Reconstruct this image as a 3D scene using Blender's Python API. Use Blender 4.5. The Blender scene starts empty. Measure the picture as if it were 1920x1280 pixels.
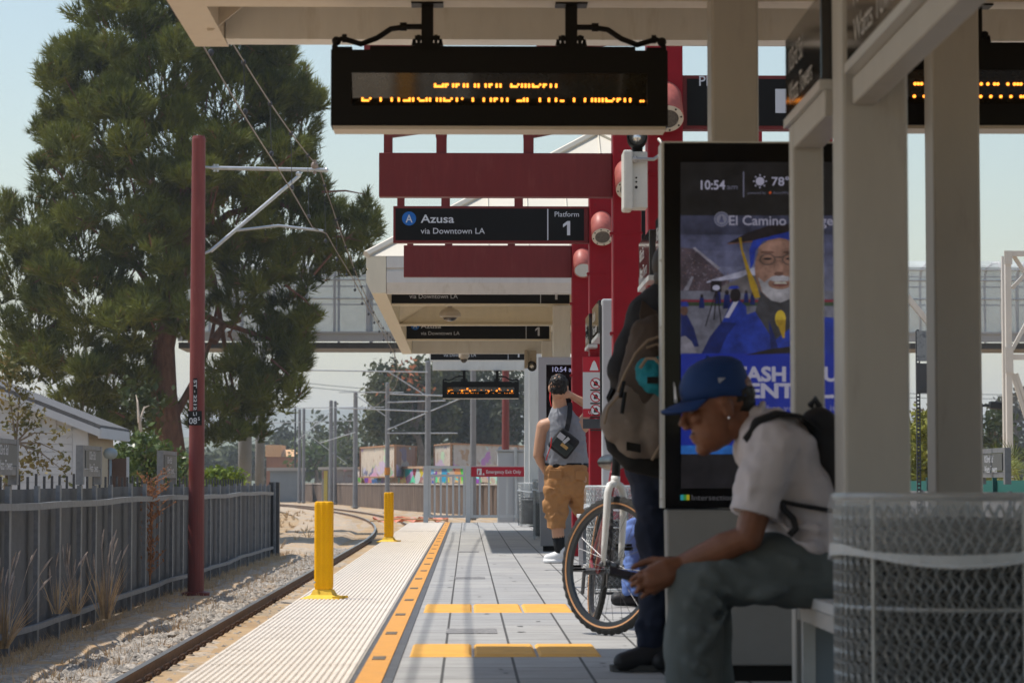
import bpy, bmesh, math, random
import numpy as np
from mathutils import Vector, Matrix, Euler
R = math.radians
random.seed(7); rng = np.random.default_rng(7)
sc = bpy.context.scene
COL = sc.collection

# ---------------------------------------------------------------- camera
CAMZ = 0.76; FPX = 4800.0; VPU, VPV = 876.0, 905.0
pitch = math.atan((VPV-640)/FPX); yaw = math.atan((960-VPU)/FPX*math.cos(pitch))
cd = bpy.data.cameras.new('camera'); cam = bpy.data.objects.new('camera', cd); COL.objects.link(cam)
cd.sensor_width = 36; cd.lens = 36*FPX/1920; cd.clip_start = .1; cd.clip_end = 12000
cam.location = (0, 0, CAMZ); cam.rotation_euler = (math.pi/2+pitch, 0, -yaw)
cd.dof.use_dof = True; cd.dof.focus_distance = 24; cd.dof.aperture_fstop = 7
sc.camera = cam
# ---------------------------------------------------------------- light
SUN = Vector((-1.40, .42, 3.0)).normalized()
w = bpy.data.worlds.new("World"); sc.world = w; w.use_nodes = True
nt = w.node_tree; bg = nt.nodes['Background']
sky = nt.nodes.new('ShaderNodeTexSky'); sky.sky_type = 'NISHITA'; sky.sun_disc = False
sky.sun_elevation = math.asin(SUN.z); sky.sun_rotation = math.atan2(SUN.x, SUN.y)
sky.air_density = 1.5; sky.dust_density = 1.1; sky.ozone_density = 1.15
nt.links.new(sky.outputs[0], bg.inputs[0]); bg.inputs[1].default_value = .11
sl = bpy.data.lights.new('sun', 'SUN'); sl.energy = 4.0; sl.angle = R(.5); sl.color = (1, .95, .87)
so = bpy.data.objects.new('sun', sl); COL.objects.link(so)
so.rotation_euler = SUN.to_track_quat('Z', 'Y').to_euler(); so.location = (-30, 5, 60)
sc.view_settings.view_transform = 'Standard'; sc.view_settings.look = 'None'
sc.view_settings.exposure = 0.36; sc.view_settings.gamma = 1
sc.cycles.max_bounces = 8; sc.cycles.transparent_max_bounces = 16
sc.cycles.volume_bounces = 0

# ---------------------------------------------------------------- pixel -> world
_F = Vector((math.sin(yaw)*math.cos(pitch), math.cos(yaw)*math.cos(pitch), math.sin(pitch)))
_Rt = Vector((math.cos(yaw), -math.sin(yaw), 0)); _U = _Rt.cross(_F)
def ray(u, v): return _F + _Rt*((u-960)/FPX) + _U*((640-v)/FPX)
def at(u, v, Y):
    d = ray(u, v); return Vector((0, 0, CAMZ)) + d*(Y/d.y)
def gz(u, v, Z=0.0):
    d = ray(u, v); return Vector((0, 0, CAMZ)) + d*((Z-CAMZ)/d.z)

# ---------------------------------------------------------------- materials
MATS = {}
def mat(name, col, rough=.6, metal=0., var=0., vs=4., bump=0., bs=60., spec=.3, emit=None, es=1., trans=0., alpha=1., coat=0., stretch=None, dirt=None, ds=3., dth=.55, col2=None, sss=0., dthw=.15):
    if name in MATS: return MATS[name]
    m = bpy.data.materials.new(name); m.use_nodes = True; MATS[name] = m
    n, l = m.node_tree.nodes, m.node_tree.links
    p = n['Principled BSDF']
    p.inputs['Roughness'].default_value = rough; p.inputs['Metallic'].default_value = metal
    p.inputs['Specular IOR Level'].default_value = spec
    p.inputs['Coat Weight'].default_value = coat
    if alpha < 1: p.inputs['Alpha'].default_value = alpha
    c4 = (*col, 1)
    p.inputs['Base Color'].default_value = c4
    tc = n.new('ShaderNodeTexCoord'); src = tc.outputs['Object']
    if stretch:
        mp = n.new('ShaderNodeMapping'); mp.inputs['Scale'].default_value = stretch
        l.new(src, mp.inputs[0]); src = mp.outputs[0]
    cur = None
    if var > 0 or col2:
        nz = n.new('ShaderNodeTexNoise'); nz.inputs['Scale'].default_value = vs; nz.inputs['Detail'].default_value = 6
        nz.inputs['Roughness'].default_value = .65
        l.new(src, nz.inputs[0])
        cr = n.new('ShaderNodeValToRGB'); l.new(nz.outputs[0], cr.inputs[0])
        cr.color_ramp.elements[0].position = .32; cr.color_ramp.elements[1].position = .68
        a = tuple(max(0, c*(1-var)) for c in col); b = col2 if col2 else tuple(min(1, c*(1+var)) for c in col)
        cr.color_ramp.elements[0].color = (*a, 1); cr.color_ramp.elements[1].color = (*b, 1)
        cur = cr.outputs[0]
    if dirt:
        nz = n.new('ShaderNodeTexNoise'); nz.inputs['Scale'].default_value = ds; nz.inputs['Detail'].default_value = 9
        nz.inputs['Roughness'].default_value = .7
        l.new(src, nz.inputs[0])
        cr = n.new('ShaderNodeValToRGB'); l.new(nz.outputs[0], cr.inputs[0])
        cr.color_ramp.elements[0].position = dth; cr.color_ramp.elements[1].position = dth+dthw
        mx = n.new('ShaderNodeMixRGB'); l.new(cr.outputs[0], mx.inputs[0])
        if cur: l.new(cur, mx.inputs[1])
        else: mx.inputs[1].default_value = c4
        mx.inputs[2].default_value = (*dirt, 1); cur = mx.outputs[0]
    if cur: l.new(cur, p.inputs['Base Color'])
    if bump > 0:
        nz = n.new('ShaderNodeTexNoise'); nz.inputs['Scale'].default_value = bs; nz.inputs['Detail'].default_value = 5
        l.new(src, nz.inputs[0])
        bp = n.new('ShaderNodeBump'); bp.inputs['Strength'].default_value = bump; bp.inputs['Distance'].default_value = .01
        l.new(nz.outputs[0], bp.inputs['Height']); l.new(bp.outputs[0], p.inputs['Normal'])
    if emit:
        p.inputs['Emission Color'].default_value = (*emit, 1); p.inputs['Emission Strength'].default_value = es
    if trans: p.inputs['Transmission Weight'].default_value = trans
    return m
def nodes_of(m): return m.node_tree.nodes, m.node_tree.links, m.node_tree.nodes['Principled BSDF']
def emis(name, col, s=1.):
    if name in MATS: return MATS[name]
    m = mat(name, (.01, .01, .01), .25, emit=col, es=s, spec=.3); return m

# ---------------------------------------------------------------- mesh builder
def basis(d):
    d = Vector(d).normalized(); a = Vector((0, 0, 1)) if abs(d.z) < .9 else Vector((1, 0, 0))
    x = d.cross(a).normalized(); return x, d.cross(x).normalized(), d
_TXT = {}
def text_geo(s, bold=0.0):
    k = (s, bold)
    if k in _TXT: return _TXT[k]
    c = bpy.data.curves.new('tmp_text', 'FONT'); c.body = s; c.size = 1; c.offset = bold; c.resolution_u = 3
    o = bpy.data.objects.new('tmp_text', c); COL.objects.link(o)
    dg = bpy.context.evaluated_depsgraph_get(); me = bpy.data.meshes.new_from_object(o.evaluated_get(dg))
    vs = [(v.co.x, v.co.y) for v in me.vertices]; fs = [tuple(p.vertices) for p in me.polygons]
    bpy.data.objects.remove(o); bpy.data.curves.remove(c); bpy.data.meshes.remove(me)
    _TXT[k] = (vs, fs); return _TXT[k]
class MB:
    def __init__(s, T=None): s.v = []; s.f = []; s.m = []; s.T = T
    def add(s, vs, fs, m=0):
        b = len(s.v)
        if s.T is not None: vs = [s.T @ Vector(p) for p in vs]
        s.v.extend([tuple(p) for p in vs]); s.f.extend([tuple(b+i for i in f) for f in fs]); s.m.extend([m]*len(fs)); return s
    def b2(s, x0, x1, y0, y1, z0, z1, m=0):
        return s.add([(x0,y0,z0),(x1,y0,z0),(x1,y1,z0),(x0,y1,z0),(x0,y0,z1),(x1,y0,z1),(x1,y1,z1),(x0,y1,z1)],
              [(0,3,2,1),(4,5,6,7),(0,1,5,4),(1,2,6,5),(2,3,7,6),(3,0,4,7)], m)
    def box(s, c, size, rot=None, m=0):
        c = Vector(c); h = Vector(size)/2; Rm = Euler(rot).to_matrix() if rot else Matrix.Identity(3)
        pts = [c + Rm @ Vector((h.x*i, h.y*j, h.z*k)) for k in (-1,1) for i,j in ((-1,-1),(1,-1),(1,1),(-1,1))]
        return s.add(pts, [(0,3,2,1),(4,5,6,7),(0,1,5,4),(1,2,6,5),(2,3,7,6),(3,0,4,7)], m)
    def bar(s, p0, p1, wx, wz, up=(0,0,1), m=0):
        p0, p1 = Vector(p0), Vector(p1); d = (p1-p0).normalized(); x = d.cross(Vector(up)).normalized(); z = x.cross(d).normalized()
        pts = [p + x*(wx/2*i) + z*(wz/2*j) for p in (p0, p1) for i, j in ((-1,-1),(1,-1),(1,1),(-1,1))]
        return s.add(pts, [(3,2,1,0),(4,5,6,7),(0,1,5,4),(1,2,6,5),(2,3,7,6),(3,0,4,7)], m)
    def tube(s, p0, p1, r0, r1=None, n=12, m=0): return s.path([p0, p1], [r0, r0 if r1 is None else r1], n, m)
    def path(s, pts, r, n=10, m=0, cap=True, closed=False):
        pts = [Vector(p) for p in pts]; k = len(pts); rs = r if isinstance(r, (list, tuple)) else [r]*k
        vs = []; px = None
        for i, p in enumerate(pts):
            a = pts[i-1] if (i > 0 or closed) else p; b = pts[(i+1) % k] if (i < k-1 or closed) else p
            d = (b-a).normalized()
            if px is None: x, y, _ = basis(d)
            else:
                x = (px - d*px.dot(d));
                x = x.normalized() if x.length > 1e-6 else basis(d)[0]
                y = d.cross(x)
            px = x
            for j in range(n):
                t = 2*math.pi*j/n; vs.append(p + x*(math.cos(t)*rs[i]) + y*(math.sin(t)*rs[i]))
        fs = [(i*n+j, i*n+(j+1)%n, (i+1)*n+(j+1)%n, (i+1)*n+j) for i in range(k-1) for j in range(n)]
        if closed: fs += [((k-1)*n+j, (k-1)*n+(j+1)%n, (j+1)%n, j) for j in range(n)]
        elif cap: fs += [tuple(range(n-1,-1,-1)), tuple((k-1)*n+j for j in range(n))]
        return s.add(vs, fs, m)
    def ell(s, c, r, rot=None, n=16, m=0):
        c = Vector(c); Rm = rot if isinstance(rot, Matrix) else (Euler(rot).to_matrix() if rot else Matrix.Identity(3))
        k = max(6, n//2); vs = [c + Rm @ Vector((0,0,-r[2]))]
        for i in range(1, k):
            a = -math.pi/2 + math.pi*i/k
            for j in range(n):
                t = 2*math.pi*j/n; vs.append(c + Rm @ Vector((r[0]*math.cos(a)*math.cos(t), r[1]*math.cos(a)*math.sin(t), r[2]*math.sin(a))))
        vs.append(c + Rm @ Vector((0,0,r[2]))); L = len(vs)-1
        fs = [(0, 1+(j+1)%n, 1+j) for j in range(n)]
        fs += [(1+i*n+j, 1+i*n+(j+1)%n, 1+(i+1)*n+(j+1)%n, 1+(i+1)*n+j) for i in range(k-2) for j in range(n)]
        fs += [(L, 1+(k-2)*n+j, 1+(k-2)*n+(j+1)%n) for j in range(n)]
        return s.add(vs, fs, m)
    def loft(s, rings, m=0, cap=True):
        n = len(rings[0]); vs = [p for r in rings for p in r]
        fs = [(i*n+j, i*n+(j+1)%n, (i+1)*n+(j+1)%n, (i+1)*n+j) for i in range(len(rings)-1) for j in range(n)]
        if cap: fs += [tuple(range(n-1,-1,-1)), tuple((len(rings)-1)*n+j for j in range(n))]
        return s.add(vs, fs, m)
    def lathe(s, c, prof, n=24, m=0, ax=None):
        c = Vector(c); x, y, d = basis(ax) if ax else (Vector((1,0,0)), Vector((0,1,0)), Vector((0,0,1)))
        return s.loft([[c + d*z + x*(r*math.cos(2*math.pi*j/n)) + y*(r*math.sin(2*math.pi*j/n)) for j in range(n)] for r, z in prof], m)
    def limb(s, pts, rs, n=14, m=0):
        s.path(pts, list(rs), n, m)
        for p, r in zip(pts, rs): s.ell(p, (r, r, r), n=n, m=m)
        return s
    def prism(s, poly, org, xd, yd, th, m=0):
        org, xd, yd = Vector(org), Vector(xd), Vector(yd); nd = xd.cross(yd).normalized(); n = len(poly)
        vs = [org + xd*a + yd*b for a, b in poly] + [org + xd*a + yd*b - nd*th for a, b in poly]
        fs = [tuple(range(n)), tuple(range(2*n-1, n-1, -1))] + [(n+i, n+(i+1)%n, (i+1)%n, i) for i in range(n)]
        return s.add(vs, fs, m)
    def flat(s, poly, org, xd, yd, off=0., m=0):
        org, xd, yd = Vector(org), Vector(xd), Vector(yd); nd = xd.cross(yd).normalized()
        return s.add([org + xd*a + yd*b + nd*off for a, b in poly], [tuple(range(len(poly)))], m)
    def disc(s, c, r, org, xd, yd, off=0., m=0, n=20, ry=None):
        ry = r if ry is None else ry
        return s.flat([(c[0]+r*math.cos(2*math.pi*i/n), c[1]+ry*math.sin(2*math.pi*i/n)) for i in range(n)], org, xd, yd, off, m)
    def text(s, t, pos, org, xd, yd, h=None, w=None, al='l', off=0., m=0, bold=0.):
        vs, fs = text_geo(t, bold)
        if not vs: return s
        x0 = min(a for a, b in vs); x1 = max(a for a, b in vs)
        sy = (h/.7) if h else None; sx = (w/(x1-x0)) if w else sy
        if sy is None: sy = sx
        W = (x1-x0)*sx; dx = {'l': 0, 'c': -W/2, 'r': -W}[al]
        org, xd, yd = Vector(org), Vector(xd), Vector(yd); nd = xd.cross(yd).normalized()
        return s.add([org + xd*(pos[0]+dx+(a-x0)*sx) + yd*(pos[1]+b*sy) + nd*off for a, b in vs], fs, m)
    def build(s, name, mats, parent=None, smooth=False, bevel=0., org=None, bseg=2, remesh=0., smit=0, disp=0., dsize=.1, auto=None):
        o0 = Vector((0,0,0))
        if parent is not None:
            r = parent
            while r.parent: r = r.parent
            o0 = r.location.copy()
        elif org is not None: o0 = Vector(org)
        me = bpy.data.meshes.new(name)
        me.from_pydata([tuple(Vector(p)-o0) for p in s.v], [], s.f)
        if not isinstance(mats, (list, tuple)): mats = [mats]
        for m_ in mats: me.materials.append(m_)
        if len(mats) > 1: me.polygons.foreach_set('material_index', s.m)
        if smooth: me.polygons.foreach_set('use_smooth', [True]*len(me.polygons))
        me.update()
        o = bpy.data.objects.new(name, me); COL.objects.link(o)
        if parent is not None: o.parent = parent
        else: o.location = o0
        if bevel:
            b = o.modifiers.new('b', 'BEVEL'); b.width = bevel; b.segments = bseg; b.limit_method = 'ANGLE'; b.angle_limit = R(40)
        if remesh:
            q = o.modifiers.new('r', 'REMESH'); q.mode = 'VOXEL'; q.voxel_size = remesh; q.use_smooth_shade = True
            if smit:
                q = o.modifiers.new('s', 'SMOOTH'); q.iterations = smit; q.factor = .5
            if disp:
                t = bpy.data.textures.get('folds%g' % dsize)
                if not t:
                    t = bpy.data.textures.new('folds%g' % dsize, 'MARBLE' if dsize > .03 else 'CLOUDS'); t.noise_scale = dsize; t.noise_depth = 2
                    if dsize > .03: t.turbulence = 9; t.marble_type = 'SOFT'
                q = o.modifiers.new('d', 'DISPLACE'); q.texture = t; q.strength = disp; q.mid_level = .5; q.texture_coords = 'LOCAL'
        return o
def tag(o, label=None, cat=None, group=None, kind=None):
    if label: o['label'] = label
    if cat: o['category'] = cat
    if group: o['group'] = group
    if kind: o['kind'] = kind
    return o
def thing(name, label, cat, loc, group=None):
    o = bpy.data.objects.new(name, None); COL.objects.link(o); o.location = loc; o.empty_display_size = .1
    return tag(o, label, cat, group)
def copy_tree(o, parent=None, loc=None):
    c = o.copy(); COL.objects.link(c)
    if parent is not None: c.parent = parent
    if loc is not None: c.location = loc
    for ch in list(o.children): copy_tree(ch, c)
    return c
X3, Y3, Z3 = Vector((1,0,0)), Vector((0,1,0)), Vector((0,0,1))

# ---------------------------------------------------------------- palette
white_paint = mat('white paint', (.62, .61, .58), .45, var=.05, vs=6, dirt=(.44,.40,.34), ds=5, dth=.55, dthw=.3, stretch=(1.6,1.6,.3))
bounce_lit_paint = mat('bounce-lit beige canopy paint', (.72, .66, .52), .5, var=.05, vs=5, dirt=(.50,.43,.32), ds=5, dth=.56, dthw=.3, stretch=(1.6,1.6,.35))  # canopy beige lightened: bounce from the sunlit platform put into the colour
beige_paint = mat('beige canopy paint', (.56, .50, .42), .5, var=.06, vs=5, dirt=(.38,.31,.24), ds=5, dth=.56, dthw=.3, stretch=(1.6,1.6,.35))
grey_paint = mat('grey column paint', (.335, .322, .30), .45, var=.05, vs=5, dirt=(.22,.205,.185), ds=6, dth=.58, dthw=.3, stretch=(1.5,1.5,.3))
red_paint = mat('red steel paint', (.15, .022, .022), .5, var=.10, vs=9, spec=.25, dirt=(.19,.045,.04), ds=7, dth=.55, dthw=.25, stretch=(2,2,.4))
redcol_paint = mat('red column paint', (.24, .003, .011), .5, var=.10, vs=7, dirt=(.16,.012,.015), ds=12, dth=.62, spec=.25)
pink_paint = mat('sunlit red lamp paint', (.40, .115, .095), .45, var=.15, vs=14, dirt=(.26,.07,.06), ds=16, dth=.56, dthw=.2)  # the frames' red, made lighter and pinker to paint in sunlight
black_metal = mat('black metal', (.005, .0045, .004), .5, spec=.18)
black_gloss = mat('black gloss', (.004, .004, .0045), .12, spec=.22)
sign_black = mat('sign black', (.005, .005, .0055), .5, spec=.2)
sign_white = mat('sign lettering', (.55, .57, .62), .5)
galv = mat('galvanised steel', (.42, .44, .46), .4, metal=.6, var=.12, vs=12)
steel_grey = mat('weathered grey steel', (.19, .195, .205), .55, metal=.2, var=.18, vs=10, dirt=(.15,.12,.09), ds=6, dth=.66)
dark_steel = mat('dark steel', (.06, .062, .068), .5, metal=.4, var=.2, vs=10)
yellow_plastic = mat('yellow plastic', (.80, .40, .003), .5, var=.06, vs=7, dirt=(.45,.22,.01), ds=22, dth=.70, spec=.15)
concrete = mat('concrete', (.36, .345, .32), .85, var=.12, vs=3, bump=.2, bs=80)
# ================================================================ SETTING
GZ = -1.0; RAILTOP = -.99
XE, XR = -1.07, 4.25; PEND = 49.6
# ground sheet
dirt = mat('dry dirt', (.40, .245, .12), .95, var=.25, vs=.6, bump=.5, bs=12, col2=(.44,.32,.19), dirt=(.24,.20,.15), ds=.35, dth=.52)
g = MB(); N = 40
g.add([(-2500,-60,-1.12),(2500,-60,-1.12),(2500,4000,-1.12),(-2500,4000,-1.12)], [(0,1,2,3)])
tag(g.build('ground', dirt), kind='structure')
# ballast bed with rough surface (gently undulating) : x -6 .. 8
def track_x(y): return -.0 if y < 75 else -((y-75)**2)/1400.0
ballast_m = mat('ballast', (.36, .30, .235), .95, var=.45, vs=9, bump=1.0, bs=26, dirt=(.44,.28,.14), ds=1.3, dth=.47)
nx, ny = 34, 150
ys = np.concatenate([np.linspace(-14, 70, 100), np.linspace(71.5, 330, 50)])
vs = []; fs = []
for y in ys:
    sh = track_x(y)
    for i in range(nx):
        x = -6.4 + i*(9.6/(nx-1))
        base = -1.005 if -4.0 < x < -.7 else -1.0 - .05*min(1, max(0, -4.0-x))
        if -3.0 < x < -1.75: base -= .13
        elif -3.8 < x: base -= .12
        vs.append((x+sh, y, base + .035*math.sin(x*7+y*1.3)*math.sin(y*.9+x) + rng.normal(0, .012)))
for j in range(len(ys)-1):
    for i in range(nx-1): fs.append((j*nx+i, j*nx+i+1, (j+1)*nx+i+1, (j+1)*nx+i))
b = MB(); b.add(vs, fs); tag(b.build('ballast_bed', ballast_m, smooth=True), kind='structure')

# loose stones
def rocks(n_, region, name, m, smin, smax, zf):
    ico = [(0,0,1),(.9,0,.3),(.28,.85,.35),(-.72,.53,.3),(-.72,-.53,.28),(.28,-.85,.32),(.72,.53,-.4),(-.28,.85,-.45),(-.9,0,-.4),(-.28,-.85,-.4),(.72,-.53,-.42),(0,0,-.9)]
    fc = [(0,1,2),(0,2,3),(0,3,4),(0,4,5),(0,5,1),(1,6,2),(2,7,3),(3,8,4),(4,9,5),(5,10,1),(6,7,2),(7,8,3),(8,9,4),(9,10,5),(10,6,1),(11,7,6),(11,8,7),(11,9,8),(11,10,9),(11,6,10)]
    P = np.array(ico); F = np.array(fc); V = []; FF = []
    for i in range(n_):
        x, y = region(); s = rng.uniform(smin, smax)
        q = P*(1+rng.normal(0, .16, P.shape))*np.array([rng.uniform(.7,1.3), rng.uniform(.7,1.3), rng.uniform(.45,.9)])*s
        a = rng.uniform(0, 6.28); c, sn = math.cos(a), math.sin(a)
        q = q @ np.array([[c,-sn,0],[sn,c,0],[0,0,1]]).T
        V.append(q + np.array([x, y, zf(x, y)+s*.2])); FF.append(F + i*12)
    me = bpy.data.meshes.new(name); me.from_pydata(np.concatenate(V).tolist(), [], np.concatenate(FF).tolist()); me.materials.append(m)
    o = bpy.data.objects.new(name, me); COL.objects.link(o); return o
stone_m = mat('ballast stone', (.33, .295, .255), .9, var=.6, vs=6, dirt=(.34,.235,.14), ds=1.1, dth=.53)
def reg():
    y = 19 + 52*rng.random()**1.6
    return rng.normal(-3.85, .42) if rng.random() < .8 else rng.uniform(-4.7,-3.25), y
def reg2():
    return rng.uniform(-3.05, -1.12), 14 + 50*rng.random()**1.5
def reg3():
    y = 18.5 + 52*rng.random()**1.6
    return (rng.uniform(-4.8,-3.25) if rng.random() < .6 else rng.normal(-3.75,.35)), y
def reg4():
    x, y = reg3(); return min(-3.23, x), y
o = rocks(10500, reg4, 'ballast_stones', stone_m, .026, .062, lambda x, y: -1.07 if x > -4 else -1.08)
tag(o, kind='stuff')
o = rocks(1600, reg2, 'trackbed_stones', stone_m, .014, .035, lambda x, y: -1.13); tag(o, kind='stuff')

# ---------------------------------------------------------------- platform
tile_m = mat('platform paver', (.33, .325, .315), .8, spec=.3)
n, l, p = nodes_of(tile_m)
tc = n.new('ShaderNodeTexCoord'); mp = n.new('ShaderNodeMapping'); l.new(tc.outputs['Object'], mp.inputs[0])
mp.inputs['Rotation'].default_value = (0, 0, math.pi/2); mp.inputs['Location'].default_value = (.1, .098, 0)
br = n.new('ShaderNodeTexBrick'); l.new(mp.outputs[0], br.inputs[0]); br.offset = 0
br.inputs['Scale'].default_value = 1; br.inputs['Mortar Size'].default_value = .0065; br.inputs['Mortar Smooth'].default_value = .2
br.inputs['Brick Width'].default_value = .62; br.inputs['Row Height'].default_value = .295
br.inputs['Color1'].default_value = (.315,.315,.315,1); br.inputs['Color2'].default_value = (.375,.37,.36,1); br.inputs['Mortar'].default_value = (.07,.068,.065,1)
mp2 = n.new('ShaderNodeMapping'); l.new(tc.outputs['Object'], mp2.inputs[0]); mp2.inputs['Scale'].default_value = (1.3, 3.5, 1)
nz = n.new('ShaderNodeTexNoise'); l.new(mp2.outputs[0], nz.inputs[0]); nz.inputs['Scale'].default_value = 2.2; nz.inputs['Detail'].default_value = 9; nz.inputs['Roughness'].default_value = .7
cr = n.new('ShaderNodeValToRGB'); l.new(nz.outputs[0], cr.inputs[0]); cr.color_ramp.elements[0].position = .3; cr.color_ramp.elements[1].position = .72
cr.color_ramp.elements[0].color = (.72,.70,.68,1); cr.color_ramp.elements[1].color = (1.08,1.07,1.05,1)
mx = n.new('ShaderNodeMixRGB'); mx.blend_type = 'MULTIPLY'; mx.inputs[0].default_value = 1; l.new(br.outputs[0], mx.inputs[1]); l.new(cr.outputs[0], mx.inputs[2]); l.new(mx.outputs[0], p.inputs['Base Color'])
bp = n.new('ShaderNodeBump'); bp.inputs['Strength'].default_value = .35; bp.inputs['Distance'].default_value = .004
nz2 = n.new('ShaderNodeTexNoise'); nz2.inputs['Scale'].default_value = 90; l.new(tc.outputs['Object'], nz2.inputs[0])
ad = n.new('ShaderNodeMath'); ad.operation = 'SUBTRACT'; l.new(nz2.outputs[0], ad.inputs[0]); l.new(br.outputs['Fac'], ad.inputs[1]); l.new(ad.outputs[0], bp.inputs['Height']); l.new(bp.outputs[0], p.inputs['Normal'])
b = MB(); b.b2(XE, XR, -14, PEND, -1.15, 0)
plat = tag(b.build('platform', [tile_m]), kind='structure')
# cream tactile edge: longitudinal ridges
cream_m = mat('cream tactile tile', (.61, .545, .47), .8, var=.07, vs=5, dirt=(.42,.35,.27), ds=4, dth=.54, dthw=.3)
n, l, p = nodes_of(cream_m)
tc = n.new('ShaderNodeTexCoord'); wv = n.new('ShaderNodeTexWave'); wv.bands_direction = 'Y'; wv.inputs['Scale'].default_value = 3.4; l.new(tc.outputs['Object'], wv.inputs[0])
bp = n.new('ShaderNodeBump'); bp.inputs['Strength'].default_value = .5; bp.inputs['Distance'].default_value = .008; l.new(wv.outputs[0], bp.inputs['Height']); l.new(bp.outputs[0], p.inputs['Normal'])
b = MB(); xs = []; W0, W1 = XE-.03, -.45; nr = 24; st = (W1-W0)/nr
prof = []
for i in range(nr):
    x = W0 + i*st
    prof += [(x+.0, .005), (x+st*.22, .0115), (x+st*.66, .0115), (x+st*.88, .005)]
prof.append((W1, .004))
ysl = list(np.arange(-14, PEND-.9, .914)) + [PEND-.9]
for a, c in zip(ysl[:-1], ysl[1:]):
    k = len(prof); y0, y1 = a+.004, c-.004
    V = [(x, y0, z) for x, z in prof] + [(x, y1, z) for x, z in prof]
    b.add(V, [(i, i+1, k+i+1, k+i) for i in range(k-1)])
    b.add([(W0,y0,.004),(W0,y1,.004),(W0,y1,-.12),(W0,y0,-.12)], [(0,1,2,3)])
tag(b.build('tactile_edge', cream_m), kind='structure')
# dark borders, yellow stripe and grey wear marks
asph = mat('dark border strip', (.085, .088, .095), .8, var=.2, vs=8, bump=.3, bs=120)
b = MB(); b.b2(-.445, -.285, -14, PEND, -.01, .004); tag(b.build('border_strip', asph), kind='structure')
ystripe = mat('worn yellow stripe', (.58, .27, .058), .8, var=.14, vs=9, stretch=(1.5, 6, 1), dirt=(.34,.205,.10), ds=7, dth=.50, dthw=.25)
b = MB(); b.b2(-.425, -.325, -14, PEND-.3, .002, .008)
tag(b.build('yellow_stripe', ystripe), kind='structure')
stain = mat('dark stripe mark', (.13, .105, .08), .85, var=.3, vs=40, dirt=(.45,.24,.07), ds=45, dth=.56)
b = MB(); y = 9.0
for y in [9.15+1.83*i for i in range(22)]:
    x0 = -.405+rng.uniform(-.005,.005); b.b2(x0, x0+.055, y, y+.21, .006, .0105)
tag(b.build('stripe_marks', stain), kind='structure')
patch = mat('scuffed paver patch', (.17,.165,.165), .9, var=.4, vs=60, dirt=(.36,.345,.33), ds=35, dth=.50)
b = MB()
for (u, v) in ((884,1183),(881,1083),(878,1034)):
    c = gz(u, v); wd = .13 if v > 1100 else .12; ln = .42
    b.b2(c.x-wd, c.x+wd, c.y-ln/2, c.y+ln/2, -.002, .0035)
tag(b.build('paver_patches', patch), kind='structure')

gum = mat('old gum spot', (.07,.066,.062), .8)
b = MB()
for i in range(150):
    x, y = rng.uniform(-.22, 1.9), 9.2+36*rng.random()**1.5; r_ = rng.uniform(.008,.022); b.add([(x+r_*math.cos(k*.785)*rng.uniform(.8,1.2), y+r_*1.3*math.sin(k*.785)*rng.uniform(.8,1.2), .0022) for k in range(8)], [tuple(range(8))])
tag(b.build('gum_spots', gum), kind='structure')
# raised yellow pads on the platform
pad_m = mat('yellow guide pad', (.66, .34, .06), .7, var=.10, vs=6, dirt=(.44,.26,.10), ds=11, dth=.53, dthw=.25)
for k, (va, vb, ul, ur, lab) in enumerate(((1209,1231,765,1131,'nearer raised yellow pad on the paving, half in the canopy shadow'),(1134,1148,792,1100,'farther raised yellow pad on the paving, beside the bicycle wheel'))):
    A, B = gz(ul, vb), gz(ur, vb); C = gz(ul, va)
    t = thing('guide_pad', lab, 'guide pad', (A.x, A.y, 0), 'raised yellow pads across the platform')
    wtot = (B.x-A.x) if k == 0 else .89
    w_ = wtot/3
    for i in range(3):
        m_ = MB(); x0 = A.x+i*w_+.006; x1 = A.x+(i+1)*w_-.006; y0, y1 = A.y, C.y; e = .012
        m_.loft([[(x0,y0,0),(x1,y0,0),(x1,y1,0),(x0,y1,0)],[(x0+e,y0+.05,.010),(x1-e,y0+.05,.010),(x1-e,y1-.05,.010),(x0+e,y1-.05,.010)]])
        m_.build('pad_tile', pad_m, t)

# ---------------------------------------------------------------- track
rust = mat('rusty rail', (.13, .075, .045), .7, metal=.3, var=.25, vs=6, dirt=(.22,.12,.06), ds=12, dth=.55)
shine = mat('polished rail head', (.35,.33,.31), .3, metal=.8, var=.1, vs=4)
tr = thing('railway_track', 'single rusty railway track beside the platform edge curving away left', 'railway track', (-2.4, 20, -1.1))
yy = list(np.linspace(-10, 75, 30)) + list(np.linspace(77, 330, 90))
for xr in (-3.13, -1.69):
    def prof_at(y, x): return [(x-.065,y,-1.14),(x+.065,y,-1.14),(x+.012,y,-1.10),(x+.012,y,-1.035),(x+.036,y,-1.02),(x+.036,y,-.995),(x-.036,y,-.995),(x-.036,y,-1.02),(x-.012,y,-1.035),(x-.012,y,-1.10)]
    m_ = MB(); m_.loft([prof_at(y, xr+track_x(y)) for y in yy]); ro = m_.build('rail', rust, tr)
    m_ = MB(); k = MB()
    for a, c in zip(yy[:-1], yy[1:]):
        xa, xc = xr+track_x(a), xr+track_x(c)
        k.add([(xa-.034,a,-.992),(xa+.034,a,-.992),(xc+.034,c,-.992),(xc-.034,c,-.992)], [(0,1,2,3)])
    k.build('rail_head', shine, ro)
tie_m = mat('concrete sleeper', (.30,.25,.19), .9, var=.2, vs=8, bump=.3)
m_ = MB(); m_.b2(-3.6,-1.2, 15.0,15.22,-1.30,-1.125); t0 = m_.build('sleeper', tie_m, tr)
clip_m = mat('rusty clip', (.09,.05,.032), .75, metal=.3)
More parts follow.
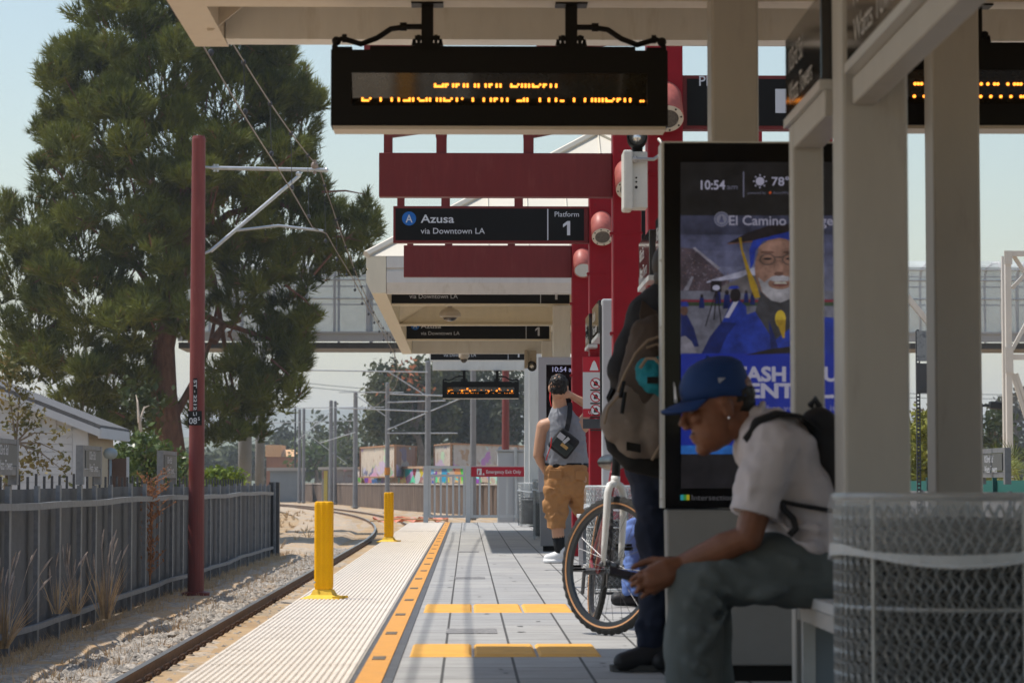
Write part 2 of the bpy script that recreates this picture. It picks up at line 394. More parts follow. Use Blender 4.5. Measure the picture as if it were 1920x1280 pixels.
m_ = MB(); q = [(-3.06+.0, 15.05,-1.125),(-3.03,15.06,-1.06),(-3.0,15.11,-1.05),(-3.0,15.16,-1.08),(-3.05,15.18,-1.125)]
m_.path(q, .014, 6); m_.path([(x, y_+.02, z-.01) for x, y_, z in q], .012, 6); c0 = m_.build('rail_clip', clip_m, tr)
for i in range(1, 92):
    y = i*.72
    for s_ in (t0, c0):
        o = s_.copy(); COL.objects.link(o); o.parent = tr; o.location = (0, y, 0)

# ---------------------------------------------------------------- canopies
def canopy(Y0, Y1, label, beams, xl=-1.12, beige_paint=beige_paint):
    t = thing('platform_canopy', label, 'canopy', (1.6, (Y0+Y1)/2, 2.8), 'platform canopies')
    xr_ = 3.2*1.0+1.1
    zb, zt = 2.855, 3.26
    # edge fascia : hollow profile (vertical two bands + chamfer) on all sides
    for nm, (a, b_) in (('fascia', ((xl,Y0),(xl,Y1))),):
        pass
    def fascia(p0, p1, inw):
        # inw = inward direction vector, profile extruded from p0 to p1
        P = [(0,2.985),(0,3.10),(.02,3.112),(.02,3.125),(0,3.137),(0,zt),(.22,zt),(.22,zb+.0),(.06,zb),(.0,2.97)]
        m_ = MB(); inw = Vector(inw)
        r0 = [Vector((*p0, 0)) + inw*a + Z3*z for a, z in P]; r1 = [Vector((*p1, 0)) + inw*a + Z3*z for a, z in P]
        m_.loft([r0, r1]); return m_
    fascia((xl,Y0),(xl,Y1),(1,0,0)).build('fascia', beige_paint, t)
    fascia((xr_,Y1),(xr_,Y0),(-1,0,0)).build('fascia', beige_paint, t)
    fascia((xr_-.225,Y0),(xl+.225,Y0),(0,1,0)).build('fascia', white_paint, t)
    fascia((xl+.225,Y1),(xr_-.225,Y1),(0,-1,0)).build('fascia', white_paint, t)
    # ceiling and hip roof
    m_ = MB(); m_.b2(xl+.2, xr_-.2, Y0+.2, Y1-.2, 3.20, 3.235); m_.build('ceiling', beige_paint, t)
    roof_m = mat('cream standing seam roof', (.62,.57,.48), .5, var=.04, vs=3, dirt=(.5,.44,.36), ds=6, dth=.66)
    hw = (xr_-xl)/2; cx = (xl+xr_)/2; rz = zt+1.75
    hp = min(hw, (Y1-Y0)/2-.3)
    m_ = MB(); m_.add([(xl,Y0,zt+.004),(xr_,Y0,zt+.004),(xr_,Y1,zt+.004),(xl,Y1,zt+.004),(cx,Y0+hp,rz),(cx,Y1-hp,rz)], [(0,1,4),(1,2,5,4),(2,3,5),(3,0,4,5),(3,2,1,0)])
    m_.path([(xl,Y0,zt+.02),(cx,Y0+hp,rz+.02)], .045, 6); m_.path([(xl,Y1,zt+.02),(cx,Y1-hp,rz+.02)], .045, 6)
    m_.path([(xr_,Y0,zt+.02),(cx,Y0+hp,rz+.02)], .045, 6)
    for i in range(1, 12):
        x = xl+(xr_-xl)*i/12; k = 1-abs(x-cx)/hw
        m_.path([(x,Y0,zt+.008),(x,Y0+hp*k,zt+(rz-zt)*k+.008)], .012, 4)
    for i in (1,2,3):
        k = i/4; m_.path([(xl+hw*k,Y0+hp*k,zt+(rz-zt)*k+.008),(xr_-hw*k,Y0+hp*k,zt+(rz-zt)*k+.008)], .012, 4)
    m_.build('roof', roof_m, t)
    for y in beams:
        m_ = MB(); x0, x1 = xl+.22, xr_-.22
        m_.b2(x0, x1, y-.012, y+.012, zb, 3.198)
        m_.b2(x0, x1, y-.085, y+.085, zb-.001, zb+.018)
        # gusset at the edge beam
        m_.add([(x0,y-.1,zb+.06),(x0+.42,y-.014,zb+.32),(x0,y-.014,zb+.32),(x0+.02,y-.014,zb+.03),(x0+.0,y-.34,zb+.30),(x0+.42,y-.10,zb+.30)], [(0,3,1,5),(0,5,4)])
        m_.build('cross_beam', beige_paint, t)
    return t
near_c = canopy(-6.5, 12.25, 'large beige canopy overhead at the near end of the platform', (11.12, 7.5, 3.8, 0.1, -3.6), xl=-1.37)
far_c = canopy(28.25, 41.7, 'white hip-roofed canopy farther down the platform behind the red sign beams', (34.1,), beige_paint=bounce_lit_paint)
m_ = MB(); Yq = 11.75
m_.prism([(at(u, v, Yq).x, at(u, v, Yq).z) for u, v in ((388,58),(398,58),(462,6),(462,-45),(388,-45))], (0,Yq,0), X3, Z3, .016)
m_.build('corner_gusset', beige_paint, near_c)
# canopy columns
def column(x, y, w_, d_, label, z1=2.86, m=grey_paint, cat='column'):
    t = thing('canopy_column', label, cat, (x+w_/2, y+d_/2, 0), 'canopy columns')
    m_ = MB(); m_.b2(x, x+w_, y, y+d_, 0.012, z1); m_.build('shaft', m, t, bevel=.012)
    m_ = MB(); m_.b2(x-.05, x+w_+.05, y-.05, y+d_+.05, 0, .012); m_.build('base_plate', m, t)
    return t
def colpx(u0, u1, Y, d_, label, **k):
    a = at(u0, 600, Y).x; b_ = at(u1, 600, Y).x; return column(a, Y, b_-a, d_, label, **k)
colpx(1581, 1706, 7.5, .2, 'thick grey steel canopy column standing just behind the big mesh trash can')
colpx(1752, 1841, 10.7, .2, 'grey canopy column on the far right edge side, right of the thickest column')
colpx(1336, 1425, 10.9, .2, 'grey canopy column rising behind the black advertising screen', z1=3.0)
colpx(1037, 1069, 30.2, .2, 'white canopy column just behind the far screen kiosk', m=white_paint)
colpx(1016, 1040, 37.8, .2, 'white canopy column deep under the far canopy', m=white_paint)

# ---------------------------------------------------------------- red sign frames
XCL, XCR = 1.09, 1.305; PX0 = -.665
ZP0, ZP1 = 2.905, 3.235
text_disc = mat('blue line badge', (.012, .12, .42), .45)
def sign_panel(t, Y, wide=False):
    """black destination sign in a red frame"""
    ZP0, ZP1 = (2.865, 3.195) if wide else (2.905, 3.235)
    xa, xb = (-.945, 1.235) if wide else (PX0, XCL-.003); tx_, dv = (-.27, .15) if wide else (0, 0)
    m_ = MB(); m_.b2(xa, xb, Y-.05, Y+.05, ZP0, ZP1); pn = m_.build('sign_box', FM, t, bevel=.004)
    yf = Y-.053
    m_ = MB(); m_.b2(xa+.02, xb-(.02 if wide else .042), yf, Y-.04, ZP0+.022, ZP1-.022); fc = m_.build('sign_face', sign_black, pn)
    m_ = MB(); org = (PX0, yf-.002, ZP0); s_ = (XCL-PX0)/370.0   # px-> m of the nearest azusa sign (735..1105, 388..455)
    X_ = lambda u: (u-735)*s_; Z_ = lambda v: (455-v)*(ZP1-ZP0)/67.0
    m_.text('Azusa', (X_(787)+tx_, Z_(418.5)), org, X3, Z3, h=.073, w=X_(850)-X_(787), bold=.012)
    m_.text('via Downtown LA', (X_(787)+tx_, Z_(438.5)), org, X3, Z3, h=.052, w=X_(908)-X_(787), bold=.002)
    m_.flat([(X_(1026)+dv,.025),(X_(1028)+dv,.025),(X_(1028)+dv,.305),(X_(1026)+dv,.305)], org, X3, Z3)
    m_.text('Platform', (X_(1063)+dv, Z_(407)), org, X3, Z3, h=.045, w=X_(1086)-X_(1040), al='c', bold=.002)
    c1 = X_(1063)+dv; z1_ = Z_(441); m_.flat([(c1+.002,z1_),(c1+.030,z1_),(c1+.030,z1_+.128),(c1+.004,z1_+.128),(c1-.034,z1_+.098),(c1-.034,z1_+.070),(c1+.002,z1_+.097)], org, X3, Z3)
    m_.build('lettering', sign_white, pn)
    m_ = MB(); m_.disc((X_(765)+tx_*.92, Z_(411)), .063, org, X3, Z3, off=.001, m=0, n=28); m_.text('A', (X_(765)+tx_*.92, Z_(411)-.035), org, X3, Z3, h=.07, w=.062, al='c', off=.003, m=1, bold=.012)
    m_.build('line_badge', [text_disc, sign_white], pn)
def lamp(t, x, Y, z, m_outer, kind=0):
    d = Vector((.0, -.74, -.67)).normalized(); c0 = Vector((x, Y+.06, z+.13))
    m_ = MB(); r = .098
    prof = [(.012,-.06),(.05,-.05),(.08,-.025),(r,.03),(r,.26),(r-.008,.262),(r-.012,.25)]
    m_.lathe(c0, prof, 28, ax=d)
    hd = m_.build('downlight', m_outer, t, smooth=False)
    for p_ in hd.data.polygons: p_.use_smooth = len(p_.vertices) == 4
    m_ = MB(); tip = c0 + d*.258
    if kind == 0:
        m_.lathe(c0, [(r-.004,.25),(r-.004,.264),(.066,.266),(.066,.258),(.001,.258)], 28, m=0, ax=d)
        x_, y_, _ = basis(d)
        for k in range(8):
            a = k*math.pi/4+.2; q = c0+d*.267+x_*(.082*math.cos(a))+y_*(.082*math.sin(a)); m_.ell(q, (.006,)*3, n=6, m=1)
        m_.lathe(c0, [(.066,.262),(.001,.262)], 20, m=2, ax=d)
        m_.build('grille', [mat('lamp ring', (.55,.50,.42), .5), black_metal, mat('speaker mesh', (.22,.20,.18), .7, var=.3, vs=90)], hd)
    else:
        m_.lathe(c0, [(r-.008,.255),(r-.012,.19),(.05,.16),(.001,.15)], 24, m=0, ax=d)
        m_.ell(c0+d*.2, (.035,.035,.035), n=12, m=1)
        m_.build('reflector', [mat('lamp reflector', (.5,.5,.48), .25, metal=.7), mat('lamp bulb', (.6,.6,.58), .15)], hd)
def frame(Y, label, sign, FMm, lampkind=None, ztop=3.62, col=True, colz0=0., thin=.11, posts=True, second=False):
    global FM; FM = FMm
    t = thing('sign_frame', label, 'sign frame', (1.2, Y, 0), 'sign frames along the platform')
    if col:
        m_ = MB(); m_.b2(XCL, XCR, Y-thin, Y+thin, 0, ztop); m_.build('column', redcol_paint if FM is red_paint else FM, t, bevel=.012)
        if FM is red_paint:
            for zz in (1.35, 1.87, 2.62):
                m_ = MB(); m_.b2(XCL-.012, XCR+.006, Y-thin-.006, Y+thin+.006, zz, zz+.016); m_.ell((XCL-.014,Y-thin+.02,zz+.008),(.012,.012,.012), n=8); m_.build('strap_band', redcol_paint, t)
        m_ = MB(); m_.b2(2.0, 2.215, Y-thin, Y+thin, 0, ztop); m_.build('column', redcol_paint if FM is red_paint else FM, t, bevel=.012)
    if posts:
        m_ = MB(); m_.prism([(PX0+.035,3.36),(PX0+.10,3.36),(-.24,3.405),(-.24,3.36),(-.155,3.36),(-.155,3.44),(.42,3.44),(.42,3.36),(.50,3.36),(.85,3.43),(XCL,3.43),(XCL,3.6),(PX0+.035,3.6)], (0,Y-.045,0), X3, Z3, .09)
        m_.b2(XCR+.002, 1.998, Y-.045, Y+.045, 3.43, 3.6)
        m_.build('top_arm', FM, t)
        for xa, xb in ((PX0+.035,PX0+.10),(-.235,-.157),(.422,.498)):
            m_ = MB(); m_.b2(xa, xb, Y-.043, Y+.043, ZP1, 3.362); m_.build('hanger', FM, t)
    if sign: sign_panel(t, Y, sign == 2)
    else:
        m_ = MB(); m_.b2(PX0, XCL-.002, Y-.06, Y+.06, ZP0, ZP1); m_.build('beam', FM, t, bevel=.005)
    if lampkind is not None: lamp(t, 1.2, Y-thin-.02, 2.985 if lampkind == 0 else 3.0, pink_paint, lampkind)
    return t
fA = frame(15.5, 'red sign frame nearest the near canopy with a black sign right of its column', True, red_paint, 0)
# right-hand sign of that frame
m_ = MB(); m_.b2(XCR+.003, 1.99, 15.45, 15.55, ZP0, ZP1); sb = m_.build('sign_box', red_paint, fA)
m_ = MB(); m_.b2(XCR+.03, 1.97, 15.446, 15.46, ZP0+.022, ZP1-.022); m_.build('sign_face', sign_black, sb)
m_ = MB(); m_.text('Platform', (at(1311,160,15.44).x, at(1311,161,15.44).z), (0,15.443,0), X3, Z3, h=.062, bold=.006)
a, c = at(1454,212,15.44), at(1492,167,15.44); m_.flat([(a.x,a.z),(c.x,a.z),(c.x,c.z),(a.x,c.z)], (0,15.443,0), X3, Z3); m_.build('lettering', sign_white, sb)
frame(19.2, 'red frame with the tallest-looking plain red beam above the black destination signs', False, red_paint, 0)
frame(22.9, 'red frame carrying the fully readable black Azusa Platform 1 sign', True, red_paint, 0)
frame(26.7, 'red frame with a plain red beam right in front of the far canopy', False, red_paint, 1)
frame(30.4, 'sign frame with black sign cut off by the front edge of the far canopy', 2, bounce_lit_paint, None, col=False, posts=False)
frame(37.9, 'sign frame with black Azusa sign in the middle of the far canopy', 2, bounce_lit_paint, None, col=False, posts=False)
frame(45.2, 'sign frame with black sign just beyond the far canopy, behind a dome camera', True, white_paint, None, ztop=3.62)
frame(48.9, 'white sign frame with plain white beam above the distant LED display', False, white_paint, None, ztop=2.9+.33, posts=False)
# mirrored right-hand signs seen in the gaps beside the columns
m_ = MB(); m_.b2(XCR+.003,1.99,22.86,22.94,ZP0,ZP1); sb = m_.build('sign_box', red_paint, [o for o in COL.objects if o.get('label','').startswith('red frame carrying')][0])
m_ = MB(); m_.b2(XCR+.02,1.97,22.855,22.87,ZP0+.022,ZP1-.022); m_.build('sign_face', sign_black, sb)
# ================================================================ LED DISPLAYS
led_on = emis('amber led', (1.0, .30, .035), 2.6)
led_glass = mat('tinted display glass', (.035, .03, .02), .06, metal=.22, spec=.9, var=.1, vs=30)
R1 = [(645,'c'),(655,'_'),(664,'_'),(673,'_'),(682,'_'),(690,'c'),(705,'c'),(716,'^'),(747,'c'),(765,'c'),(777,'^'),(808,'c'),(828,'c'),(870,'c'),(890,'c'),(930,'c'),(952,'c'),(963,'^'),(992,'c'),(1014,'c'),(1075,'c'),(1085,'_'),(1095,'_'),(1105,'_'),(1115,'^'),(1135,'c'),(1155,'c'),(1175,'c'),(1197,'c'),(1206,'_'),(1216,'_'),(1226,'_'),(1238,'^'),(1258,'c'),(1269,'^'),(1298,'c'),(1328,'c')]
R2 = [(235,'c'),(245,'_'),(255,'_'),(266,'_'),(279,'^'),(338,'c'),(400,'c'),(440,'c'),(470,'_'),(480,'_'),(490,'_'),(501,'c'),(521,'c'),(551,'^'),(561,'_'),(571,'_'),(581,'_'),(597,'c'),(616,'c'),(655,'c'),(676,'c'),(696,'c'),(706,'_'),(716,'_'),(726,'_'),(738,'^'),(768,'c'),(798,'^'),(858,'c'),(920,'c'),(960,'c'),(981,'c'),(993,'^'),(1022,'c'),(1053,'c'),(1112,'_'),(1122,'_'),(1132,'_'),(1147,'c'),(1166,'c'),(1237,'c'),(1288,'c'),(1328,'c'),(1357,'_'),(1369,'_'),(1430,'c'),(1492,'c'),(1532,'c'),(1552,'c'),(1572,'c'),(1592,'c'),(1612,'c'),(1622,'_'),(1633,'_'),(1644,'_'),(1655,'^'),(1677,'c'),(1689,'^'),(1718,'c'),(1748,'c'),(1808,'_'),(1822,'_')]
def led_sign(Y, uL, uR, vT, vB, label, pattern=0, dotmat=None, ztop=None, dot=.0056):
    dm = dotmat or led_on
    a, c = at(uL, vB, Y), at(uR, vT, Y); x0, x1, z0, z1 = a.x, c.x, a.z, c.z
    W, H = x1-x0, z1-z0; cx = (x0+x1)/2
    t = thing('led_display', label, 'LED display', (cx, Y, z0), 'hanging LED displays')
    m_ = MB(); fx, fz0, fz1 = .061*W, .265*H, .70*H
    # case with recessed window, built as a frame
    D = .16
    m_.b2(x0, x1, Y, Y+D, z0, z0+fz0); m_.b2(x0, x1, Y, Y+D, z0+fz1, z1)
    m_.b2(x0, x0+fx, Y, Y+D, z0+fz0, z0+fz1); m_.b2(x1-fx, x1, Y, Y+D, z0+fz0, z0+fz1); m_.b2(x0+fx, x1-fx, Y+D-.02, Y+D, z0+fz0, z0+fz1)
    m_.build('case', black_metal, t)
    m_ = MB(); m_.b2(x0+.01, x1-.01, Y+.004, Y+D+.01, z0-.016, z0-.001); m_.build('bottom_trim', mat('beige trim', (.5,.44,.36), .5), t)
    # tilted glass with dots
    m_ = MB(); dy = .10; gx0, gx1 = x0+fx, x1-fx; yb, yt = Y+.072, Y+.014
    m_.add([(gx0,yb,z0+fz0),(gx1,yb,z0+fz0),(gx1,yt,z0+fz1),(gx0,yt,z0+fz1)], [(0,1,2,3)]); pn = m_.build('screen', led_glass, t)
    m_ = MB(); xd = X3; zd = Vector((0, yt-yb, fz1-fz0)).normalized(); org = Vector((x0, yb, z0+fz0)); h = (fz1-fz0)
    if pattern == 0:
        for row, base in ((R1, .70), (R2, .26)):
            for q, kd in row:
                xx = ((600+q/3)-uL)/(uR-uL)*W
                for k, sy in ((0,-1),(1,1)):
                    if (kd == '_' and k == 1) or (kd == '^' and k == 0): continue
                    m_.disc((xx, h*base + sy*dot*.8), dot, org, xd, zd, off=-.0 + .004, n=8)
    elif pattern == 1:
        for row, base in ((0, .67), (1, .30)):
            q = .10*W
            while q < W*.93:
                L = rng.integers(1, 5)
                for k in range(L):
                    if q < W*.93: m_.disc((q, h*base), dot*1.0, org, xd, zd, off=.004, n=8); q += dot*1.9
                q += dot*2.0*rng.integers(1, 3)
    else:
        for fx_, fz_ in ((.30,.92),(.78,.90),(.02,.5),(.22,.5),(.34,.52),(.62,.5),(.74,.54),(.97,.5)):
            m_.disc((fx+.005+fx_*(W-2*fx-.01), h*fz_*.9+.006), .017, org, xd, zd, off=.004, n=8)
        for k in range(60): m_.disc((fx+rng.random()*(W-2*fx), h*(.16 if k % 2 else .66)), .006, org, xd, zd, off=.004, n=6)
    m_.build('lit_dots', dm, pn)
    # top rail, brackets, hangers and conduits
    m_ = MB(); m_.b2(x0+.115*W, x0+.905*W, Y+.02, Y+.13, z1, z1+.02); m_.build('top_rail', black_metal, t)
    zt = ztop
    for sgn, f in ((-1, .285), (1, .715)):
        hx = x0 + f*W
        m_ = MB(); m_.b2(hx-.026, hx+.026, Y+.05, Y+.10, z1+.035, zt); m_.b2(hx-.07, hx+.07, Y+.02, Y+.13, zt-.012, zt+.001)
        m_.b2(hx-.055, hx+.055, Y+.03, Y+.12, z1+.02, z1+.035); m_.b2(hx-.045, hx-.03, Y+.05, Y+.10, z1+.03, z1+.075); m_.b2(hx+.03, hx+.045, Y+.05, Y+.10, z1+.03, z1+.075)
        m_.tube((hx-.055,Y+.075,z1+.065),(hx+.055,Y+.075,z1+.065), .011, n=8); m_.lathe((hx-.058,Y+.075,z1+.03), [(.012,0),(.006,.03)], 8); m_.lathe((hx+.058,Y+.075,z1+.03), [(.012,0),(.006,.03)], 8)
        m_.build('hanger', black_metal, t)
        ex = x0 if sgn < 0 else x1; e = -sgn
        zc = z1 + .52*(zt-z1)
        pts = [(hx+sgn*.02,Y+.075,zc),(hx+sgn*.09,Y+.075,zc),(hx+sgn*.16,Y+.075,zc-.01),(hx+sgn*.22,Y+.075,zc-.05),(hx+sgn*.29,Y+.075,zc-.077),(ex-sgn*.045,Y+.075,z1+.062),(ex-sgn*.02,Y+.075,z1+.05),(ex-sgn*.012,Y+.075,z1+.025),(ex-sgn*.012,Y+.075,z1)]
        m_ = MB(); m_.path(pts, .0125, 8); m_.tube(pts[1], Vector(pts[1])+Vector((sgn*.03,0,0)), .019, n=10); m_.tube(Vector(pts[5])-Vector((sgn*.02,0,0)), pts[5], .019, n=10); m_.ell(pts[6], (.021,.021,.021), n=8)
        m_.b2(ex-sgn*.09 if sgn > 0 else ex+.012, ex-.012 if sgn > 0 else ex+.09, Y+.03, Y+.12, z1, z1+.018)
        m_.build('conduit', black_metal, t)
    return t
led_sign(11.05, 620, 1252, 95, 235, 'large LED display with two rows of amber dots hanging overhead in the foreground', 0, ztop=2.858)
led_sign(11.05, 1655, 2290, 88, 234, 'LED display half hidden behind grey columns in the top right corner', 1, ztop=2.858, dot=.0075)
led_sign(48.75, 829.5, 973, 717, 746, 'small distant LED display hanging below a white beam', 2, dotmat=emis('amber led far', (1., .28, .02), 1.8), ztop=2.90)

# ================================================================ ADVERTISING KIOSKS
kgrey = mat('kiosk grey body', (.20,.195,.19), .45, metal=.2, var=.06, vs=5)
kside = mat('kiosk light edge', (.50,.50,.49), .35, metal=.5)
def ad_mat(name, col):
    if name in MATS: return MATS[name]
    m = mat(name, (.01,.01,.01), .2, emit=col, es=1., spec=.3); n, l, p = nodes_of(m)
    if any(k in name for k in ('white','word','sq','pale')): return m
    tc = n.new('ShaderNodeTexCoord'); nz = n.new('ShaderNodeTexNoise'); nz.inputs['Scale'].default_value = 16; nz.inputs['Detail'].default_value = 8; nz.inputs['Roughness'].default_value = .62; l.new(tc.outputs['Object'], nz.inputs[0])
    cr = n.new('ShaderNodeValToRGB'); l.new(nz.outputs[0], cr.inputs[0]); cr.color_ramp.elements[0].position = .30; cr.color_ramp.elements[1].position = .72
    f = .12 if 'panel' in name else .55
    cr.color_ramp.elements[0].color = (*(c*(1-f) for c in col), 1); cr.color_ramp.elements[1].color = (*(c*(1+f) for c in col), 1); l.new(cr.outputs[0], p.inputs['Emission Color']); return m
def kiosk(xl, Yf, wd, label, zt=2.075, far=False):
    t = thing('advertising_kiosk', label, 'screen kiosk', (xl+wd/2, Yf, 0), 'advertising kiosks')
    k = .155
    m_ = MB(); m_.loft([[(xl+.02,Yf+.01,.06),(xl+wd-.02,Yf+.01,.06),(xl+wd-.02,Yf+k,.06),(xl+.02,Yf+k,.06)],[(xl+.012,Yf+.01,.66),(xl+wd-.012,Yf+.01,.66),(xl+wd-.012,Yf+k,.66),(xl+.012,Yf+k,.66)]])
    m_.build('pedestal', kgrey, t, bevel=.008)
    m_ = MB(); m_.b2(xl+.05, xl+wd-.05, Yf+.035, Yf+k-.02, 0, .06); m_.build('toe_kick', black_metal, t)
    if far:
        m_ = MB(); f = .085
        m_.b2(xl, xl+f, Yf, Yf+k, .662, zt); m_.b2(xl+wd-f, xl+wd, Yf, Yf+k, .662, zt); m_.b2(xl+f, xl+wd-f, Yf, Yf+k, zt-f, zt); m_.b2(xl+f, xl+wd-f, Yf, Yf+k, .662, .76)
        m_.build('housing', mat('kiosk silver frame', (.36,.36,.38), .4, metal=.3), t)
        m_ = MB(); m_.b2(xl+f, xl+wd-f, Yf+.03, Yf+.05, .76, zt-f); s_ = m_.build('screen', black_gloss, t)
        m_ = MB(); o_ = (0, Yf+.028, 0)
        a = at(1036, 693, Yf); m_.text('10:54 am', (a.x, a.z-.02), o_, X3, Z3, h=.055, w=.27, m=0)
        m_.flat([(xl+.52,1.0),(xl+wd-f,1.0),(xl+wd-f,zt-f-.05),(xl+.52,zt-f-.05)], o_, X3, Z3, m=1)
        m_.flat([(xl+f+.02,.80),(xl+.45,.80),(xl+.45,.92),(xl+f+.02,.92)], o_, X3, Z3, m=2)
        m_.build('display_picture', [emis('far clock', (.35,.35,.55), .7), emis('far purple', (.06,.01,.05), .6), emis('far green', (.05,.4,.08), .5)], s_)
        return t
    m_ = MB(); m_.b2(xl, xl+wd, Yf+.008, Yf+k, .664, zt); m_.build('housing', black_metal, t, bevel=.01)
    m_ = MB(); m_.b2(xl-.004, xl+.006, Yf+.002, Yf+k+.004, .664, zt+.003); m_.b2(xl+wd-.006, xl+wd+.004, Yf+.002, Yf+k+.004, .664, zt+.003); m_.b2(xl+.006, xl+wd-.006, Yf+.003, Yf+k, zt, zt+.006)
    for z in (.70,.78,1.62,1.36): m_.ell((xl-.006, Yf+.03, z), (.006,.006,.006), n=6)
    m_.build('edge_trim', kside, t)
    m_ = MB(); m_.b2(xl+.007, xl+wd-.007, Yf, Yf+.0075, .667, zt-.003); s_ = m_.build('screen', black_gloss, t)
    # ---- moving-image advertisement, flat artwork on the lit panel
    Yp = Yf-.0015; P = MB(); mats = []; idx = {}
    def E(nm, col, s=1.):
        if nm not in idx: idx[nm] = len(mats); mats.append(ad_mat('ad '+nm, tuple(c*.45 for c in col)))
        return idx[nm]
    org = Vector((0, Yp, 0)); lay = [0]
    c_ = lambda u, v: (lambda q: (q.x, q.z))(at(u, v, Yp))
    def poly(pts, nm, col, s=1.):
        lay[0] += 1; P.flat([c_(*q) for q in pts], org, X3, Z3, off=lay[0]*.00006, m=E(nm, col, s))
    def ov(u, v, ru, rv, nm, col, s=1., n=24, rot=0):
        pts = []
        for i in range(n):
            a = 2*math.pi*i/n; x_, y_ = ru*math.cos(a), rv*math.sin(a)
            pts.append((u+x_*math.cos(rot)-y_*math.sin(rot), v+x_*math.sin(rot)+y_*math.cos(rot)))
        poly(pts[::-1], nm, col, s)
    def txt(s, u, v, h, wpx=None, al='l', nm='white', col=(.36,.35,.46), bold=.0):
        lay[0] += 1; a = c_(u, v); sc_ = Yp/FPX
        P.text(s, a, org, X3, Z3, h=h*sc_, w=(wpx*sc_ if wpx else None), al=al, off=lay[0]*.00006, m=E(nm, col), bold=bold)
    UR = 1622
    poly([(1276,404),(UR,404),(UR,304),(1276,304)], 'head', (.010,.010,.012))
    txt('10:54', 1314, 355, 17, 46, bold=.02); txt('am', 1363, 355, 10, 20, nm='dimwhite', col=(.14,.14,.2))
    poly([(1393,370),(1395.5,370),(1395.5,322),(1393,322)], 'dimwhite', (.14,.14,.2))
    ov(1425, 340, 8, 8, 'white', (.36,.35,.46))
    for i in range(8):
        a = i*math.pi/4; du, dv = math.cos(a), math.sin(a)
        poly([(1425+du*10-dv*1.2,340+dv*10+du*1.2),(1425+du*13-dv*1.2,340+dv*13+du*1.2),(1425+du*13+dv*1.2,340+dv*13-du*1.2),(1425+du*10+dv*1.2,340+dv*10-du*1.2)][::-1], 'white', (.36,.35,.46))
    txt('78°', 1447, 348, 16, 33, bold=.01)
    txt('powered by', 1402, 364, 5, 34, nm='dimwhite', col=(.14,.14,.2)); txt('AccuWeather', 1449, 364, 5.5, 48, nm='dimwhite', col=(.14,.14,.2))
    ov(1444, 361.5, 2.5, 2.5, 'orange', (.5,.08,.02))
    # sky of the picture, in bands
    for i, (va, vb, cc) in enumerate(((404,440,(.035,.038,.07)),(440,470,(.065,.07,.13)),(470,500,(.085,.09,.16)),(500,545,(.11,.115,.19)))):
        poly([(1276,vb),(UR,vb),(UR,va),(1276,va)], 'sky%d' % i, cc)
    poly([(1276,665),(UR,665),(UR,545),(1276,545)], 'stadium floor', (.12,.12,.16))
    poly([(1276,545),(1385,545),(1340,498),(1300,466),(1276,464)], 'stand', (.06,.045,.06))
    for i in range(420):
        u = 1278+rng.random()*118; v = 468+rng.random()*75
        if v < 464+(u-1296)*.72: continue
        s_2 = rng.uniform(.7, 1.9); cc = ('cr0',(.16,.09,.08)) if rng.random() < .35 else (('cr1',(.02,.02,.04)) if rng.random() < .5 else ('cr2',(.22,.2,.25)))
        poly([(u,v+s_2),(u+s_2,v+s_2),(u+s_2,v),(u,v)], *cc)
    poly([(1280,545),(1290,545),(1300,520),(1296,518)], 'aisle', (.2,.19,.24))
    poly([(1294,545),(1340,545),(1300,466),(1296,466)][:0] or [(1298,466),(1345,506),(1350,503),(1302,464)], 'aisle', (.2,.19,.24))
    poly([(1324,528),(1420,500),(1440,525),(1440,540),(1415,517),(1324,531)], 'tent', (.30,.30,.40))
    poly([(1330,548),(1440,552),(1440,522),(1400,515)], 'tent shade', (.10,.09,.10))
    poly([(1276,567),(UR,567),(UR,562),(1276,562)], 'red band', (.16,.02,.04)); poly([(1276,574),(UR,574),(UR,567),(1276,567)], 'green band', (.03,.05,.03))
    # far figures
    for (u, v, s_2) in ((1315,560,9),(1345,548,11),(1362,555,12),(1376,552,11),(1398,552,8),(1410,556,8)):
        poly([(u-s_2*.6,v+s_2*2),(u+s_2*.6,v+s_2*2),(u+s_2*.4,v-s_2*.2),(u-s_2*.4,v-s_2*.2)], 'gown dark', (.006,.014,.10)); ov(u, v-s_2*.5, s_2*.32, s_2*.4, 'figure dark', (.012,.01,.015))
    # camera tripod
    poly([(1332,548),(1352,548),(1352,527),(1332,527)], 'figure dark', (.012,.01,.015)); ov(1342,540,7,5,'tent',(.30,.30,.40))
    for a, b_ in (((1341,548),(1322,612)),((1344,548),(1352,612)),((1342,548),(1338,600))):
        poly([(a[0]-1.2,a[1]),(b_[0]-1.2,b_[1]),(b_[0]+1.2,b_[1]),(a[0]+1.2,a[1])], 'figure dark', (.012,.01,.015))
    # seated graduate at the left edge and the standing one
    poly([(1276,650),(1310,650),(1300,615),(1288,592),(1276,585)], 'gown dark', (.006,.014,.10)); ov(1282,583,7,9,'skin dark',(.10,.05,.04)); poly([(1276,575),(1291,575),(1288,566),(1276,566)], 'gown', (.012,.03,.24))
    poly([(1276,660),(1306,662),(1296,640),(1284,630),(1276,632)], 'aisle', (.2,.19,.24))
    poly([(1352,606),(1400,600),(1398,575),(1384,562),(1370,568)], 'gown', (.012,.03,.24)); poly([(1358,596),(1366,596),(1384,565),(1376,563)], 'white', (.36,.35,.46)); ov(1378,554,10,13,'figure dark',(.012,.01,.015)); poly([(1364,543),(1386,541),(1382,536),(1368,537)], 'gown', (.012,.03,.24))
    # large smiling graduate
    poly([(1312,668),(1330,632),(1352,604),(1400,590),(1440,575),(1470,590),(UR,600),(UR,668)], 'gown', (.012,.03,.24))
    poly([(1312,668),(1345,668),(1362,630),(1380,606),(1352,604),(1330,632)], 'gown dark', (.006,.014,.10))
